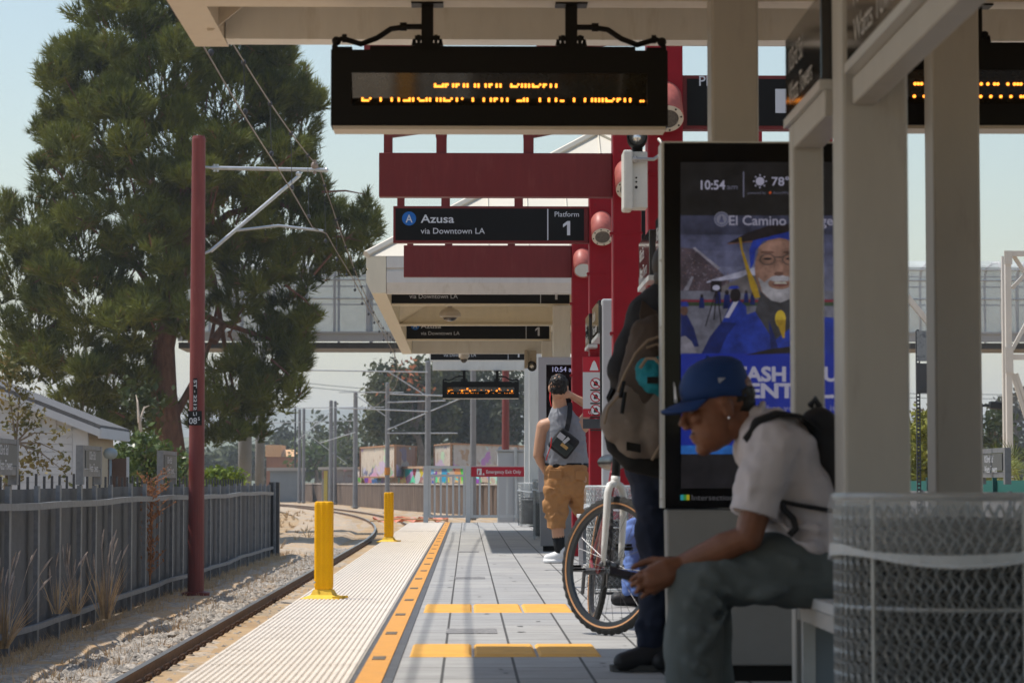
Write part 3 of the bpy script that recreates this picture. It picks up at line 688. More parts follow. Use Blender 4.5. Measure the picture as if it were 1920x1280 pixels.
    poly([(1415,585),(1450,640),(1475,620),(1520,590),(1520,545),(1425,548)], 'shirt', (.035,.035,.045))
    poly([(1440,600),(1452,632),(1462,668),(1445,668)], 'gown dark', (.006,.014,.10))
    ov(1424,500,7,16,'skin dark',(.10,.05,.04))
    ov(1458,505,44,60,'skin',(.20,.11,.085)); ov(1440,520,18,24,'skin light',(.25,.14,.11)); ov(1458,470,38,18,'skin light',(.25,.14,.11))
    # beard and moustache, smile
    poly([(1420,520),(1428,548),(1445,564),(1462,568),(1482,560),(1498,540),(1502,515),(1490,528),(1480,520),(1462,516),(1446,519),(1432,530)], 'beard', (.27,.26,.29))
    ov(1461,532,22,11,'skin',(.20,.11,.085)); ov(1461,524,20,5,'beard',(.27,.26,.29)); ov(1462,533,15,5,'mouth',(.11,.035,.035)); poly([(1449,533),(1475,533),(1472,529),(1452,529)], 'teeth', (.30,.28,.25))
    ov(1459,504,8,13,'skin light',(.25,.14,.11)); ov(1459,514,9,4,'skin dark',(.10,.05,.04))
    for uu in (1438, 1480):
        ov(uu,487,15,11,'glass rim',(.06,.045,.045)); ov(uu,487,13,9,'skin',(.20,.11,.085)); ov(uu,486,8,2.2,'figure dark',(.012,.01,.015)); ov(uu,474,13,2.5,'skin dark',(.10,.05,.04))
    poly([(1452,484),(1466,484),(1466,482),(1452,482)], 'glass rim', (.06,.045,.045))
    poly([(1406,505),(1412,495),(1416,470),(1430,453),(1460,447),(1490,452),(1506,470),(1510,480),(1510,440),(1480,428),(1440,430),(1412,448),(1404,470)], 'gown', (.012,.03,.24))
    poly([(1362,457),(1410,452),(1500,430),(1560,424),(1520,418),(1440,424),(1400,438)], 'cap board', (.012,.009,.014)); poly([(1362,457),(1366,459),(1410,455),(1410,452)], 'skin dark', (.10,.05,.04))
    poly([(1384,447),(1388,470),(1396,500),(1406,540),(1414,560),(1424,558),(1418,535),(1404,505),(1396,480),(1392,470),(1389,446)], 'tassel', (.30,.19,.02))
    ov(1462,598,10,16,'tassel bright',(.42,.30,.03)); poly([(1454,600),(1466,634),(1470,634),(1472,600)], 'tassel', (.30,.19,.02))
    # blue panel with words
    poly([(1276,835),(UR,835),(UR,663),(1276,663)], 'blue panel', (.008,.022,.26))
    poly([(1396,666),(1520,661),(1520,645),(1440,655)], 'cap board', (.012,.009,.014))
    txt('UNLEASH YOUR', 1300, 714, 26, 300, bold=.04); txt('POTENTIAL.', 1312, 745, 26, 252, bold=.04)
    txt('Be what you make it', 1396, 770, 11, 170, nm='pale', col=(.2,.2,.36))
    poly([(1276,851),(UR,851),(UR,835),(1276,835)], 'light blue bar', (.02,.12,.42))
    poly([(1276,915),(UR,915),(UR,851),(1276,851)], 'dark foot', (.012,.011,.014))
    txt('El Camino College', 1366, 423, 18, 196, nm='logo white', col=(.30,.29,.38), bold=.012)
    ov(1352,412,14,14,'dimwhite2',(.17,.17,.23)); ov(1352,412,12,12,'sky1',(.065,.07,.13)); ov(1352,412,10,10,'dimwhite2',(.17,.17,.23)); poly([(1347,418),(1357,418),(1352,404)], 'sky1', (.065,.07,.13))
    for i, cc in enumerate((('teal sq',(.03,.30,.36)),('green sq',(.03,.26,.06)),('yellow sq',(.45,.38,.02)))): poly([(1275+i*5.6,937),(1280.6+i*5.6,937),(1280.6+i*5.6,927),(1275+i*5.6,927)], *cc)
    txt('Intersection', 1296, 937, 10, 78, nm='grey word', col=(.09,.09,.1))
    P.build('display_picture', mats, s_)
    return t
kx = at(1243, 600, 9.85).x
kiosk(kx, 9.85, .83, 'black advertising screen kiosk showing a smiling bearded graduate in a blue gown')
kiosk(at(1010, 850, 28.5).x, 28.5, .85, 'silver-framed screen kiosk in front of the man in the tank top', zt=2.16, far=True)

# ================================================================ NAME SIGNS, SHELTER FRAME
npan = mat('glossy name panel', (.016,.014,.013), .10, spec=.9, metal=.15)
namew = mat('name lettering', (.40,.39,.38), .5)
silver = mat('silver sign frame', (.50,.50,.49), .35, metal=.6)
def name_sign(x, ya, yb, z0, z1, label, small=False):
    t = thing('station_name_sign', label, 'station sign', (x, ya, z0), 'station name signs on the sign columns')
    m_ = MB(); m_.b2(x, x+.07, ya, yb, z0, z1); m_.build('panel', npan, t, bevel=.004)
    m_ = MB(); m_.b2(x-.006, x+.075, ya-.01, yb+.01, z0-.03, z0-.001); m_.b2(x+.002, x+.072, yb, yb+.012, z0, z1); m_.build('sign_frame', silver, t)
    m_ = MB(); L = yb-ya; org = (x-.002, yb, (z0+z1)/2)
    m_.text('103rd St/', (L*.12, .005), org, -Y3, Z3, h=.075, w=L*.42); m_.text('Watts Towers', (L*.12, -.105), org, -Y3, Z3, h=.075, w=L*.66); m_.build('lettering', namew, t)
name_sign(1.075, 7.72, 8.58, 1.985, 2.255, 'glossy dark station name sign with an orange glint beside the thin shelter post')
name_sign(1.11, 6.2, 7.42, 1.985, 2.255, 'station name sign above the thick column at the top edge of the picture')
name_sign(1.07, 13.75, 14.5, 1.98, 2.25, 'station name sign just left of the black screen, nearest red column')
name_sign(1.07, 15.0, 15.93, 1.98, 2.25, 'reflective station name sign on the left face of the nearest red column')
name_sign(1.07, 20.85, 21.9, 1.98, 2.25, 'station name sign beside the top of the grey pylon')
name_sign(1.07, 22.5, 23.15, 1.98, 2.25, 'most distant station name sign, left of the grey pylon')
t = thing('shelter_frame', 'thin grey shelter post with horizontal rails in front of the black screen', 'shelter frame', (1.12, 8.45, 0))
pxl, pxr = at(1488, 600, 8.45).x, at(1546, 600, 8.45).x
m_ = MB(); m_.b2(pxl, pxr, 8.45, 8.55, 0, 1.955); m_.build('post', grey_paint, t, bevel=.008)
m_ = MB(); m_.b2(pxl+.002, pxr-.002, 7.705, 8.448, 1.87, 1.955); m_.build('rail', grey_paint, t, bevel=.006)
m_ = MB(); m_.b2(pxl+.055, pxl+.125, 3.9, 7.495, 1.875, 1.955); m_.build('rail', grey_paint, t, bevel=.006)
m_ = MB(); m_.b2(pxl+.045, pxr+.035, 3.8, 3.898, 0, 1.955); m_.build('post', grey_paint, t, bevel=.008)
# grey pylon, prohibition notice
t = thing('map_pylon', 'tall pale grey pylon standing between the red columns', 'pylon', (1.2, 20.6, 0))
a, c = at(1128.5, 560, 20.6), at(1152, 560, 20.6)
m_ = MB(); m_.b2(a.x, a.x+.32, 20.6, 20.72, 0, a.z); m_.build('body', mat('pale grey pylon', (.42,.43,.44), .4, var=.04, vs=4, dirt=(.3,.3,.3), ds=9, dth=.66), t, bevel=.015)
m_ = MB(); m_.b2(a.x-.012, a.x-.001, 20.615, 20.71, 1.2, a.z-.05); m_.build('side_strip', black_metal, t)
yy_ = 22.72; a, c = at(1093, 803, yy_), at(1140, 669, yy_)
t = thing('rules_poster', 'red and white rules notice with crossed-out symbols on the red column', 'poster', (a.x, yy_, a.z))
W_ = (c.x-a.x)*1.9
m_ = MB(); m_.b2(a.x, a.x+W_, yy_, yy_+.012, a.z+.10, c.z); bd = m_.build('board', mat('poster white', (.50,.49,.49), .5), t)
m_ = MB(); m_.b2(a.x, a.x+W_, yy_-.01, yy_+.02, a.z, a.z+.085); m_.build('bottom_clip', dark_steel, t)
m_ = MB(); o_ = Vector((a.x, yy_-.002, a.z)); H_ = c.z-a.z
m_.flat([(.0,H_-.135),(W_,H_-.135),(W_,H_),(0,H_)], o_, X3, Z3, m=0); m_.flat([(0,.10),(W_,.10),(W_,.175),(0,.175)], o_, X3, Z3, m=0)
m_.text('Proof of fare', (.17, H_-.07), o_, X3, Z3, h=.028, off=.001, m=1); m_.text('Comprobante', (.17, H_-.11), o_, X3, Z3, h=.018, off=.001, m=1)
m_.prism([(.06,H_-.12),(.14,H_-.12),(.115,H_-.05),(.10,H_-.03),(.085,H_-.05)], o_+Vector((0,-.001,0)), X3, Z3, .001, m=1)
m_.text('Up to $250 fine', (.05, .13), o_, X3, Z3, h=.026, off=.001, m=1)
for r_ in range(4):
    for q in range(2):
        cx, cz = .115+q*.20, H_-.235-r_*.118
        m_.disc((cx,cz), .050, o_, X3, Z3, m=0, n=24); m_.disc((cx,cz), .041, o_, X3, Z3, off=.0006, m=1, n=24)
        m_.flat([(cx-.02,cz-.022),(cx+.016,cz-.022),(cx+.02,cz+.006),(cx+.004,cz+.024),(cx-.016,cz+.014)], o_, X3, Z3, off=.0012, m=2)
        m_.flat([(cx-.038,cz+.026),(cx-.03,cz+.034),(cx+.038,cz-.026),(cx+.03,cz-.034)][::-1], o_, X3, Z3, off=.0018, m=0)
        m_.flat([(cx-.05,cz-.066),(cx+.05,cz-.066),(cx+.05,cz-.054),(cx-.05,cz-.054)], o_, X3, Z3, off=.0006, m=2)
m_.build('print', [mat('notice red', (.42,.015,.03), .5), mat('notice white', (.6,.6,.6), .5), mat('notice black', (.03,.03,.03), .5)], bd)

# emergency lights
def emergency(u0, u1, vt, vb, Y, label, body, lampu, lampv, lr):
    a, c = at(u0, vb, Y), at(u1, vt, Y)
    t = thing('emergency_light', label, 'emergency light', ((a.x+c.x)/2, Y, a.z), 'emergency lights')
    m_ = MB(); m_.b2(a.x+.02, c.x, Y, Y+.14, a.z+.012, c.z); m_.build('case', body, t, bevel=.008)
    m_ = MB(); m_.b2(a.x-.012, a.x+.045, Y-.035, Y+.16, a.z, c.z+.006); m_.build('cover', body, t, bevel=.012)
    m_ = MB()
    for i, z in enumerate((.55,.48,.39)): m_.ell(((a.x+c.x)/2-.0, Y-.001, a.z+(c.z-a.z)*z), (.006+.003*(i == 2), .003, .006+.003*(i == 2)), n=8)
    m_.build('indicator', black_metal, t)
    q = at(lampu, lampv, Y); m_ = MB(); ax = Vector((-.05,-1,.12)); m_.lathe(q-ax.normalized()*-.0+Vector((0,.1,0)), [(.02,-.05),(.045,-.03),(lr*1.05,.05),(lr*1.1,.13),(lr*.92,.135),(lr*.9,.12)], 24, ax=ax)
    m_.b2(q.x-.03, q.x+.03, Y+.02, Y+.1, c.z-.01, q.z-lr*.6); hd = m_.build('lamp_head', black_metal, t, smooth=True)
    m_ = MB(); m_.lathe(q+Vector((0,.1,0)), [(lr*.9,.121),(lr*.7,.09),(lr*.3,.06),(.001,.055)], 20, ax=ax); m_.build('reflector', mat('chrome reflector', (.75,.74,.70), .28, metal=.8), hd, smooth=True)
    return t, a, c
te, a, c = emergency(1172, 1214, 284, 394, 15.1, 'white emergency light box with one round lamp on the nearest red column', mat('off white box', (.55,.54,.50), .45, var=.06, vs=12, dirt=(.4,.37,.3), ds=25, dth=.62), 1196, 262, .056)
m_ = MB(); z_ = at(1194, 300, 15.1).z; m_.ell((at(1190,298,15.1).x,15.08,z_), (.022,.02,.022), n=10); m_.path([(at(1192,300,15.1).x,15.07,z_),(at(1225,300,15.1).x,15.07,z_),(at(1243,290,15.1).x,15.1,z_+.04),(at(1250,270,15.1).x,15.2,z_+.09),(at(1240,252,15.1).x,15.3,z_+.15)], .011, 8)
m_.build('conduit', mat('grey conduit', (.35,.33,.31), .45, metal=.3), te)
emergency(985, 1006, 657, 690, 41.3, 'tan twin emergency light at the end of the far canopy', mat('tan box', (.34,.30,.24), .5), 998, 688, .07)

# dome cameras
def dome(u, vtop, v0, v1, Y, hw, label, ztop):
    q = at(u, v0, Y); z1 = q.z; z0 = at(u, v1, Y).z; r = hw*Y/FPX
    t = thing('dome_camera', label, 'security camera', (q.x, Y, z1), 'dome cameras')
    m_ = MB(); m_.lathe((q.x,Y,0), [(r*.22,z1-.004),(r*.22,ztop-.015),(r*.45,ztop-.012),(r*.45,ztop)], 16); m_.lathe((q.x,Y,0), [(r*.4,z1+.03),(r*.8,z1),(r,z1-(z1-z0)*.25),(r,z1-(z1-z0)*.55),(r*.72,z1-(z1-z0)*.62),(r*.7,z1-(z1-z0)*.7)], 24)
    m_.build('housing', mat('camera beige', (.45,.40,.33), .45), t)
    m_ = MB(); m_.ell((q.x,Y,z1-(z1-z0)*.64), (r*.68,r*.68,(z1-z0)*.38), n=18); m_.build('dome', mat('smoked dome', (.05,.04,.035), .08, spec=.8), t, smooth=True)
dome(843.5, 567, 582, 602, 31.6, 20, 'beige dome camera on a stem under the far canopy', 2.855+.34)
dome(870, 655, 657, 680, 41.9, 10, 'small dark dome camera at the far end of the far canopy', 2.97)

# ================================================================ BOLLARDS
def bollard(u, vb, label, tmpl=[None]):
    b0 = gz(u, vb)
    if tmpl[0] is None:
        t = thing('delineator_post', label, 'marker post', (0,0,0), 'yellow marker posts on the platform edge')
        rz = R(-15)
        T = Matrix.Rotation(rz, 4, 'Z')
        # flat blade: ribbed slab, 0.095 x .20 seen at an angle
        def sec(z, sx, sy):
            pts = []; n = 56
            for i in range(n):
                a = 2*math.pi*i/n; x = math.copysign(abs(math.cos(a))**.55, math.cos(a)); y = math.copysign(abs(math.sin(a))**.55, math.sin(a))
                rib = 1+.06*math.cos(3*math.pi*x)*(abs(y) > .6)
                pts.append((x*sx, y*sy*rib, z))
            return pts
        m_ = MB(T); H = .640
        m_.loft([sec(.06,.056,.030),sec(.09,.061,.037),sec(H-.02,.061,.037),sec(H-.005,.059,.034),sec(H,.050,.026)]); m_.build('blade', yellow_plastic, t)
        m_ = MB(T)
        m_.loft([[(-.135,-.10,.004),(.135,-.10,.004),(.135,.10,.004),(-.135,.10,.004)],[(-.13,-.095,.012),(.13,-.095,.012),(.13,.095,.012),(-.13,.095,.012)],[(-.075,-.05,.034),(.075,-.05,.034),(.075,.05,.034),(-.075,.05,.034)],[(-.06,-.034,.068),(.06,-.034,.068),(.06,.034,.068),(-.06,.034,.068)]])
        for i in range(9):
            y = -.085+i*.0212; m_.box((.112,y,.018),(.05,.008,.016))
        for i in range(6): m_.b2(-.13+i*.046,-.105+i*.046,-.108,-.098,0,.012)
        m_.build('base', mat('yellow rubber base', (.72,.45,.03), .55, var=.1, vs=18, dirt=(.3,.2,.05), ds=20, dth=.6), t)
        m_ = MB(T); m_.ell((-.05,-.042,.115),(.008,.006,.008), n=10); m_.build('bolt', galv, t)
        tmpl[0] = t; t.location = b0; return t
    c = copy_tree(tmpl[0], loc=b0); c['label'] = label; return c
bollard(607, 1124, 'nearest yellow flat marker post on the cream platform edge')
bollard(729, 1016, 'second yellow marker post, farther along the cream platform edge')

# ================================================================ TRASH CANS
can_m = mat('galvanised mesh', (.34,.35,.35), .45, metal=.35, var=.15, vs=14, dirt=(.18,.13,.09), ds=8, dth=.66)
bag_m = mat('clear plastic bag', (.70,.73,.75), .25, alpha=.13, bump=.8, bs=14)
bag_e = mat('gathered plastic edge', (.70,.73,.76), .35, alpha=.55, bump=.5, bs=30)
def trash_can(x, y, label, r=.30, h=.725, n=56, rows=17, dark=False, bagdrop=.15, wt=.004, fill=.5, wcol=None):
    t = thing('trash_can', label, 'trash can', (x, y, 0), 'expanded metal trash cans')
    m_ = MB(); dz = (h-.05)/rows
    V = []; F = []
    for i in range(rows*2+1):
        z = .03+i*dz/2; off = .5*(i % 2)
        for j in range(n): a = 2*math.pi*(j+off)/n; V.append((x+r*math.cos(a), y+r*math.sin(a), z))
    def id_(i, j): return i*n + (j % n)
    for i in range(1, rows*2):
        for j in range(n):
            if i % 2 == 1: F.append((id_(i-1,j+1), id_(i,j+1), id_(i+1,j+1), id_(i,j)))
            else: F.append((id_(i-1,j), id_(i,j), id_(i+1,j), id_(i,j-1)))
    F = [f for k, f in enumerate(F)]
    m_.add(V, F); o = m_.build('mesh_body', can_m, t)
    q = o.modifiers.new('w', 'WIREFRAME'); q.thickness = wt*1.6; q.use_replace = True; q.use_even_offset = False
    m_ = MB()
    for z, rr in ((.03,.008),(h*.62,.006),(h,.011)):
        m_.path([(x+r*math.cos(2*math.pi*j/40), y+r*math.sin(2*math.pi*j/40), z) for j in range(40)], rr, 6, closed=True)
    for j in range(5):
        a = 2*math.pi*j/5+.35-math.pi/2; m_.tube((x+(r+.004)*math.cos(a), y+(r+.004)*math.sin(a), 0), (x+(r+.004)*math.cos(a), y+(r+.004)*math.sin(a), h), .007, n=6)
    m_.build('frame', can_m, t)
    m_ = MB(); k = 40; rings = []
    for (rr, z) in ((r-.02,.06),(r-.022,h-.04),(r-.012,h+.004),(r+.012,h+.008),(r+.016,h-.03),(r+.018,h-bagdrop)):
        rings.append([(x+(rr+.004*math.sin(j*2.3+z*30))*math.cos(2*math.pi*j/k), y+(rr+.004*math.sin(j*2.3+z*30))*math.sin(2*math.pi*j/k), z+(.014*math.sin(j*.47+x*3)*(z < h-.08 and rr > r))) for j in range(k)])
    m_.loft(rings, cap=False); bl = m_.build('bag_liner', bag_m, t, smooth=True)
    m_ = MB(); hb_ = [.012+.016*abs(math.sin(j*.31+1.9)) for j in range(k)]; m_.loft([[Vector(p)+Vector((0,0,hb_[j]*q)) for j, p in enumerate(rings[-1])] for q in (-.2,.35,1.)], cap=False); m_.path(rings[-1], .003, 5, closed=True); m_.build('gathered_edge', bag_e, bl, smooth=True)
    m_ = MB(); m_.lathe((x,y,0), [(r-.03,.05),(r-.03,fill),(.01,fill+.01)], 24); m_.build('bag_contents', mat('dark bagged waste', wcol, .8, spec=.1) if wcol else mat('bagged waste', (.045,.043,.042), .7, var=.5, vs=14, dirt=(.25,.05,.04), ds=16, dth=.62), t, smooth=True)
    return t
trash_can(1.255, 6.55, 'big blurred mesh trash can filling the bottom right corner', r=.31, rows=12, n=62, wt=.0078, fill=.665, wcol=(.018,.016,.015), bagdrop=.155)
trash_can(at(1163,1000,17.75).x, 17.75, 'mesh trash can with clear plastic bag behind the bicycle wheel', r=.232, h=.735, n=40)
trash_can(at(1004,940,44.8).x, 44.8, 'small distant mesh trash can beside the emergency exit gate', r=.30, h=.76, n=36, rows=14)
trash_can(at(1014,940,34.5).x, 34.5, 'dark narrow mesh can tucked against the silver-framed kiosk', r=.10, h=.80, n=20, rows=16)

# ================================================================ EMERGENCY EXIT GATE
Yg = 49.4; gp = mat('pale gate paint', (.47,.475,.475), .45, var=.05, vs=5)
gx = lambda u: at(u, 930, Yg).x
t = thing('exit_gate', 'pale steel barred gate with red emergency exit sign at the platform end', 'gate', (gx(880), Yg, 0))
zt_ = at(880, 873, Yg).z; zb_ = at(880, 970, Yg).z
m_ = MB(); m_.b2(gx(794), gx(803), Yg-.04, Yg+.04, 0, zt_); m_.build('post', gp, t)
m_ = MB(); m_.b2(gx(873), gx(882), Yg-.04, Yg+.04, 0, zt_); m_.build('post', gp, t)
def leaf(u0, u1, nm, topgap=True):
    m_ = MB(); m_.b2(gx(u0), gx(u1), Yg-.02, Yg+.02, zt_-.05, zt_); m_.b2(gx(u0), gx(u1), Yg-.02, Yg+.02, zb_, zb_+.05); m_.b2(gx(u0), gx(u1), Yg-.02, Yg+.02, zt_-.21, zt_-.165)
    m_.b2(gx(u0), gx(u0)+.045, Yg-.018, Yg+.018, zb_+.05, zt_-.05); m_.b2(gx(u1)-.045, gx(u1), Yg-.018, Yg+.018, zb_+.05, zt_-.05)
    k = 5
    for i in range(1, k+1):
        x = gx(u0)+(gx(u1)-gx(u0))*i/(k+1); m_.b2(x-.018, x+.018, Yg-.016, Yg+.016, zb_+.05, zt_-.21)
    return m_.build(nm, gp, t)
leaf(803.5, 872.5, 'gate_leaf'); leaf(882.5, 985, 'gate_leaf')
m_ = MB(); a, c = at(883.5, 893, Yg-.05), at(984, 875, Yg-.05); m_.b2(a.x, c.x, Yg-.05, Yg-.03, a.z, c.z); sg = m_.build('exit_sign', mat('exit red', (.38,.012,.03), .45), t)
m_ = MB(); o_ = (a.x, Yg-.052, a.z); m_.text('Emergency Exit Only', (.29, .06), o_, X3, Z3, h=.065, w=.67, bold=.012); m_.flat([(.11,.03),(.20,.03),(.20,.155),(.11,.155)], o_, X3, Z3); m_.flat([(.215,.03),(.26,.03),(.237,.075)], o_, X3, Z3)
m_.flat([(.125,.035),(.14,.035),(.165,.09),(.15,.135),(.135,.10)], o_, X3, Z3, off=.002, m=1)
m_.build('lettering', [mat('exit lettering', (.6,.58,.58), .5), mat('exit red', (.38,.012,.03))], sg)
t = thing('cabinet', 'pale grey equipment cabinet behind the emergency exit gate', 'cabinet', (at(960,900,54).x, 54, GZ))
a, c = at(933, 905, 54), at(1000, 846, 54); m_ = MB(); m_.b2(a.x, c.x, 54, 54.6, GZ-.1, c.z); m_.build('body', mat('cabinet grey', (.42,.44,.46), .5), t, bevel=.02); m_ = MB(); m_.b2(a.x-.03, c.x+.03, 53.97, 54.63, c.z+.001, c.z+.04); m_.tube((at(967,850,53.9).x,53.95,GZ),(at(967,850,53.9).x,53.95,c.z+.08),.035); m_.build('lid', galv, t)
# ================================================================ CATENARY POLES & WIRES
def pole(u, vt, vb, Y, dia, m, label, arms=True, ux=None, gzz=GZ):
    b_ = at(u, vb, Y); tp = at(u, vt, Y); r = dia/2
    t = thing('catenary_pole', label, 'catenary pole', (b_.x, Y, gzz), 'overhead line poles')
    m_ = MB(); m_.tube((b_.x,Y,gzz-.1),(b_.x,Y,tp.z), r*1.12, r*.92, n=20); m_.lathe((b_.x,Y,0), [(r*1.9,gzz-.02),(r*1.9,gzz+.05),(r*1.15,gzz+.07)], 20); m_.lathe((b_.x,Y,tp.z), [(r*.92,0),(r*.8,r*.4),(.001,r*.55)], 20)
    m_.build('mast', m, t, smooth=False); return t, b_.x, tp.z
pole_red = mat('faded red pole', (.165,.032,.03), .5, var=.14, vs=5, dirt=(.22,.07,.06), ds=6, dth=.56, dthw=.25, stretch=(2,2,.35))
Yp = 40.8; t, px, pz = pole(367, 261, 1103, Yp, .235, pole_red, 'dark red overhead line pole beside the grey fence', gzz=-1.02)
P_ = lambda u, v, dy=0.: at(u, v, Yp+dy)
m_ = MB(); m_.path([P_(397,315),P_(612,319)], .032, 10); m_.ell(P_(612,319),(.036,)*3, n=8); m_.tube(P_(380,313), P_(400,315), .02); m_.tube(P_(402,308),P_(402,322),.02); m_.tube(P_(408,308),P_(408,322),.02); ar = m_.build('arm', galv, t)
m_ = MB(); m_.path([P_(395,471),P_(562,329)], .030, 10); m_.path([P_(381,476),P_(396,470)], .02, 8); m_.ell(P_(560,326),(.05,.05,.05), n=8); m_.build('strut', galv, t)
m_ = MB(); m_.path([P_(444,432),P_(522,423),P_(606,433)], .022, 8); m_.build('steady_arm', galv, t)
m_ = MB(); m_.ell(P_(590,311),(.06,.05,.07), n=10); m_.tube(P_(590,300),P_(590,326),.028); m_.build('insulator', mat('brown insulator', (.22,.17,.14), .4), t)
m_ = MB(); m_.path([P_(370,473), P_(383,473)], .045, 10); m_.path([P_(370,313), P_(383,313)], .045, 10); m_.build('bracket', mat('bracket red', (.38,.03,.03), .5), t)
yf = Yp-.16
m_ = MB(); a, c = at(352.5,797,yf), at(378.5,770,yf); m_.b2(a.x,c.x,yf,yf+.01,a.z,c.z); a2, c2 = at(362,770,yf), at(370,709,yf); m_.b2(a2.x,c2.x,yf,yf+.01,a2.z+.004,c2.z)
pl = m_.build('number_plate', sign_black, t)
m_ = MB(); o_ = (0,yf-.002,0); q = at(365.5,778.5,yf); m_.text('L1', (q.x,q.z), o_, X3, Z3, h=.052, al='c', bold=.01); q = at(354.5,794,yf); m_.text('08', (q.x,q.z), o_, X3, Z3, h=.095, w=.125, bold=.01); q = at(371,787.5,yf); m_.text('5', (q.x,q.z), o_, X3, Z3, h=.05, bold=.015)
q = at(363,712,yf); m_.text('ST - 2212', (0,0), (q.x+.005,yf-.002,q.z), -Z3, X3, h=.045, w=.48, bold=.02); m_.build('lettering', sign_white, pl)
t, rx, rz_ = pole(948, 682, 978, 115, .33, pole_red, 'distant dark red overhead line pole behind the exit gate')
mg = mat('far pole grey', (.20,.205,.22), .5, metal=.3, var=.15, vs=2)
for i, (u, vt, vb, Y, d_, lab, arms) in enumerate((
    (887,694,970,129,.30,'grey overhead line pole rising through the exit gate beside the red sign', [((-1.2,0,-1.3),(-4.2,0,-1.2))]),
    (802,679,964,140,.31,'tall grey overhead line pole left of the distant LED display', [((0,0,-.55),(-6.6,0,-.45)),((0,0,-2.7),(-4.8,0,-2.5)),((0,0,-1.9),(-2.2,0,-.5))]),
    (726,719,960,150,.26,'grey overhead line pole with orange band behind the second marker post', [((0,0,-1.1),(3.4,0,-1.0)),((0,0,-2.7),(4.2,0,-.9)),((0,0,-2.9),(4.1,0,-2.9))]),
    (666,738,951,187,.34,'grey overhead line pole in the middle of the curve', [((-1.2,0,.1),(3.5,0,.1)),((0,0,-.1),(2.6,0,-1.9)),((0,0,-2.8),(-2.6,0,-3.6))]),
    (620,752,943,221,.34,'left pole of the touching pair in the curve', [((-4.2,0,-.6),(4.6,0,-.5)),((0,0,-.9),(-3,0,-3.5))]),
    (628,753,944,222,.28,'right pole of the touching pair in the curve', []),
    (561,768,941,238,.28,'most distant grey overhead line pole near the fence end', [((-5.5,0,-1.3),(5.4,0,-1.0))]),
    (569,767,942,236,.28,'second pole from the left at the far curve', [((0,0,-2),(4,0,-5))]),
    (553,762,940,262,.20,'thin dark pole leftmost at the far curve', []))):
    t, x_, z_ = pole(u, vt, vb, Y, d_, mg if i < 8 else dark_steel, lab)
    for a, c in arms:
        m_ = MB(); m_.tube((x_+a[0],Y-.2,z_+a[2]), (x_+c[0],Y-.2,z_+c[2]), .035, n=8); m_.build('arm', galv, t)
    if i == 2:
        m_ = MB(); m_.lathe((x_,Y,0), [(.17,at(u,890,Y).z),(.17,at(u,876,Y).z)], 14); m_.build('band', mat('orange band', (.5,.2,.03), .6), t)
wire_m = mat('copper wire', (.16,.135,.11), .5, metal=.3)
t = thing('overhead_wire', 'pair of sagging overhead wires with droppers above the left track', 'overhead wire', (-2.4, 40.8, 4.8))
def wz(y, sag, z0, span0, span1):
    k = (y-span0)/(span1-span0); return z0 - sag*4*k*(1-k)
def mess(y):
    if y <= 40.8: return wz(y, .62, 5.87, -4, 40.8)
    if y <= 92: return wz(y, .75, 5.87, 40.8, 92)
    return wz(y, .75, 5.87, 92, 140)
def cont(y): return 4.80 + .02*math.sin(y*.4)
def wx(y): return (-2.43 if y < 40.8 else -2.38) + track_x(y)
ysw = list(np.linspace(0, 140, 150))
m_ = MB(); m_.path([(wx(y)-.02,y,mess(y)) for y in ysw], .0095, 6); m_.build('messenger_wire', wire_m, t)
m_ = MB(); m_.path([(wx(y)+.1-.12*(y < 40.8),y,cont(y)) for y in ysw], .0095, 6); m_.build('contact_wire', wire_m, t)
for y in np.arange(24.1, 100, 3.75):
    m_ = MB(); m_.tube((wx(y)-.02,y,mess(y)),(wx(y),y,cont(y)), .005, n=5); m_.ell((wx(y)-.02,y,mess(y)-.01),(.03,.02,.035), n=6); m_.ell((wx(y),y,cont(y)+.03),(.03,.02,.035), n=6); m_.build('dropper', dark_steel, t)
t = thing('power_line', 'thin high-voltage wires crossing the pale sky beyond the trees', 'power line', (0, 420, 20))
for (v0, v1) in ((709,722),(716,729)):
    a, c = at(500, v0, 420), at(1100, v1+12, 420); m_ = MB(); m_.path([a + (c-a)*k + Vector((0,0,-1.2*4*k*(1-k))) for k in np.linspace(0,1,20)], .05, 5); m_.build('wire', dark_steel, t)
t = thing('power_line', 'thin wires crossing the sky on the right side', 'power line', (60, 420, 20))
for v0 in (742, 750, 640):
    a, c = at(1560, v0-6, 420), at(2100, v0, 420); m_ = MB(); m_.path([a, c], .05, 5); m_.build('wire', dark_steel, t)

# ================================================================ LEFT FENCES
fx = -4.72
panel_m = mat('ribbed grey sheet', (.115,.117,.124), .6, metal=.1, var=.14, vs=5, dirt=(.15,.135,.12), ds=4, dth=.62)
t = thing('panel_fence', 'long grey ribbed panel fence with posts and rails left of the track', 'fence', (fx, 40, GZ))
m_ = MB(); yv = np.arange(17, 63.2, .055); zlo, zhi = -1.04, .70
def fj(y): return .022*math.sin(y*.9)+.012*math.sin(y*2.3)
def fz(y): return .008*math.sin(y*1.1)+.012*math.sin(y*.37)
V = []; F = []
for i, y in enumerate(yv):
    x = fx-.10+fj(y)*.6 - (.018 if i % 2 else 0); V += [(x,y,zlo+fz(y)*.4),(x,y,zhi+fz(y)*.6)]
for i in range(len(yv)-1): F.append((2*i,2*i+2,2*i+3,2*i+1))
m_.add(V, F); m_.build('panel', panel_m, t)
for z, hh in ((.52,.075),(-.78,.06)):
    m_ = MB(); pts = [(fx+.045+fj(y), y, z+fz(y)) for y in np.arange(17, 63.1, 1.1)]
    for a, c in zip(pts[:-1], pts[1:]): m_.bar(a, c, .05, hh)
    m_.build('rail', steel_grey, t)
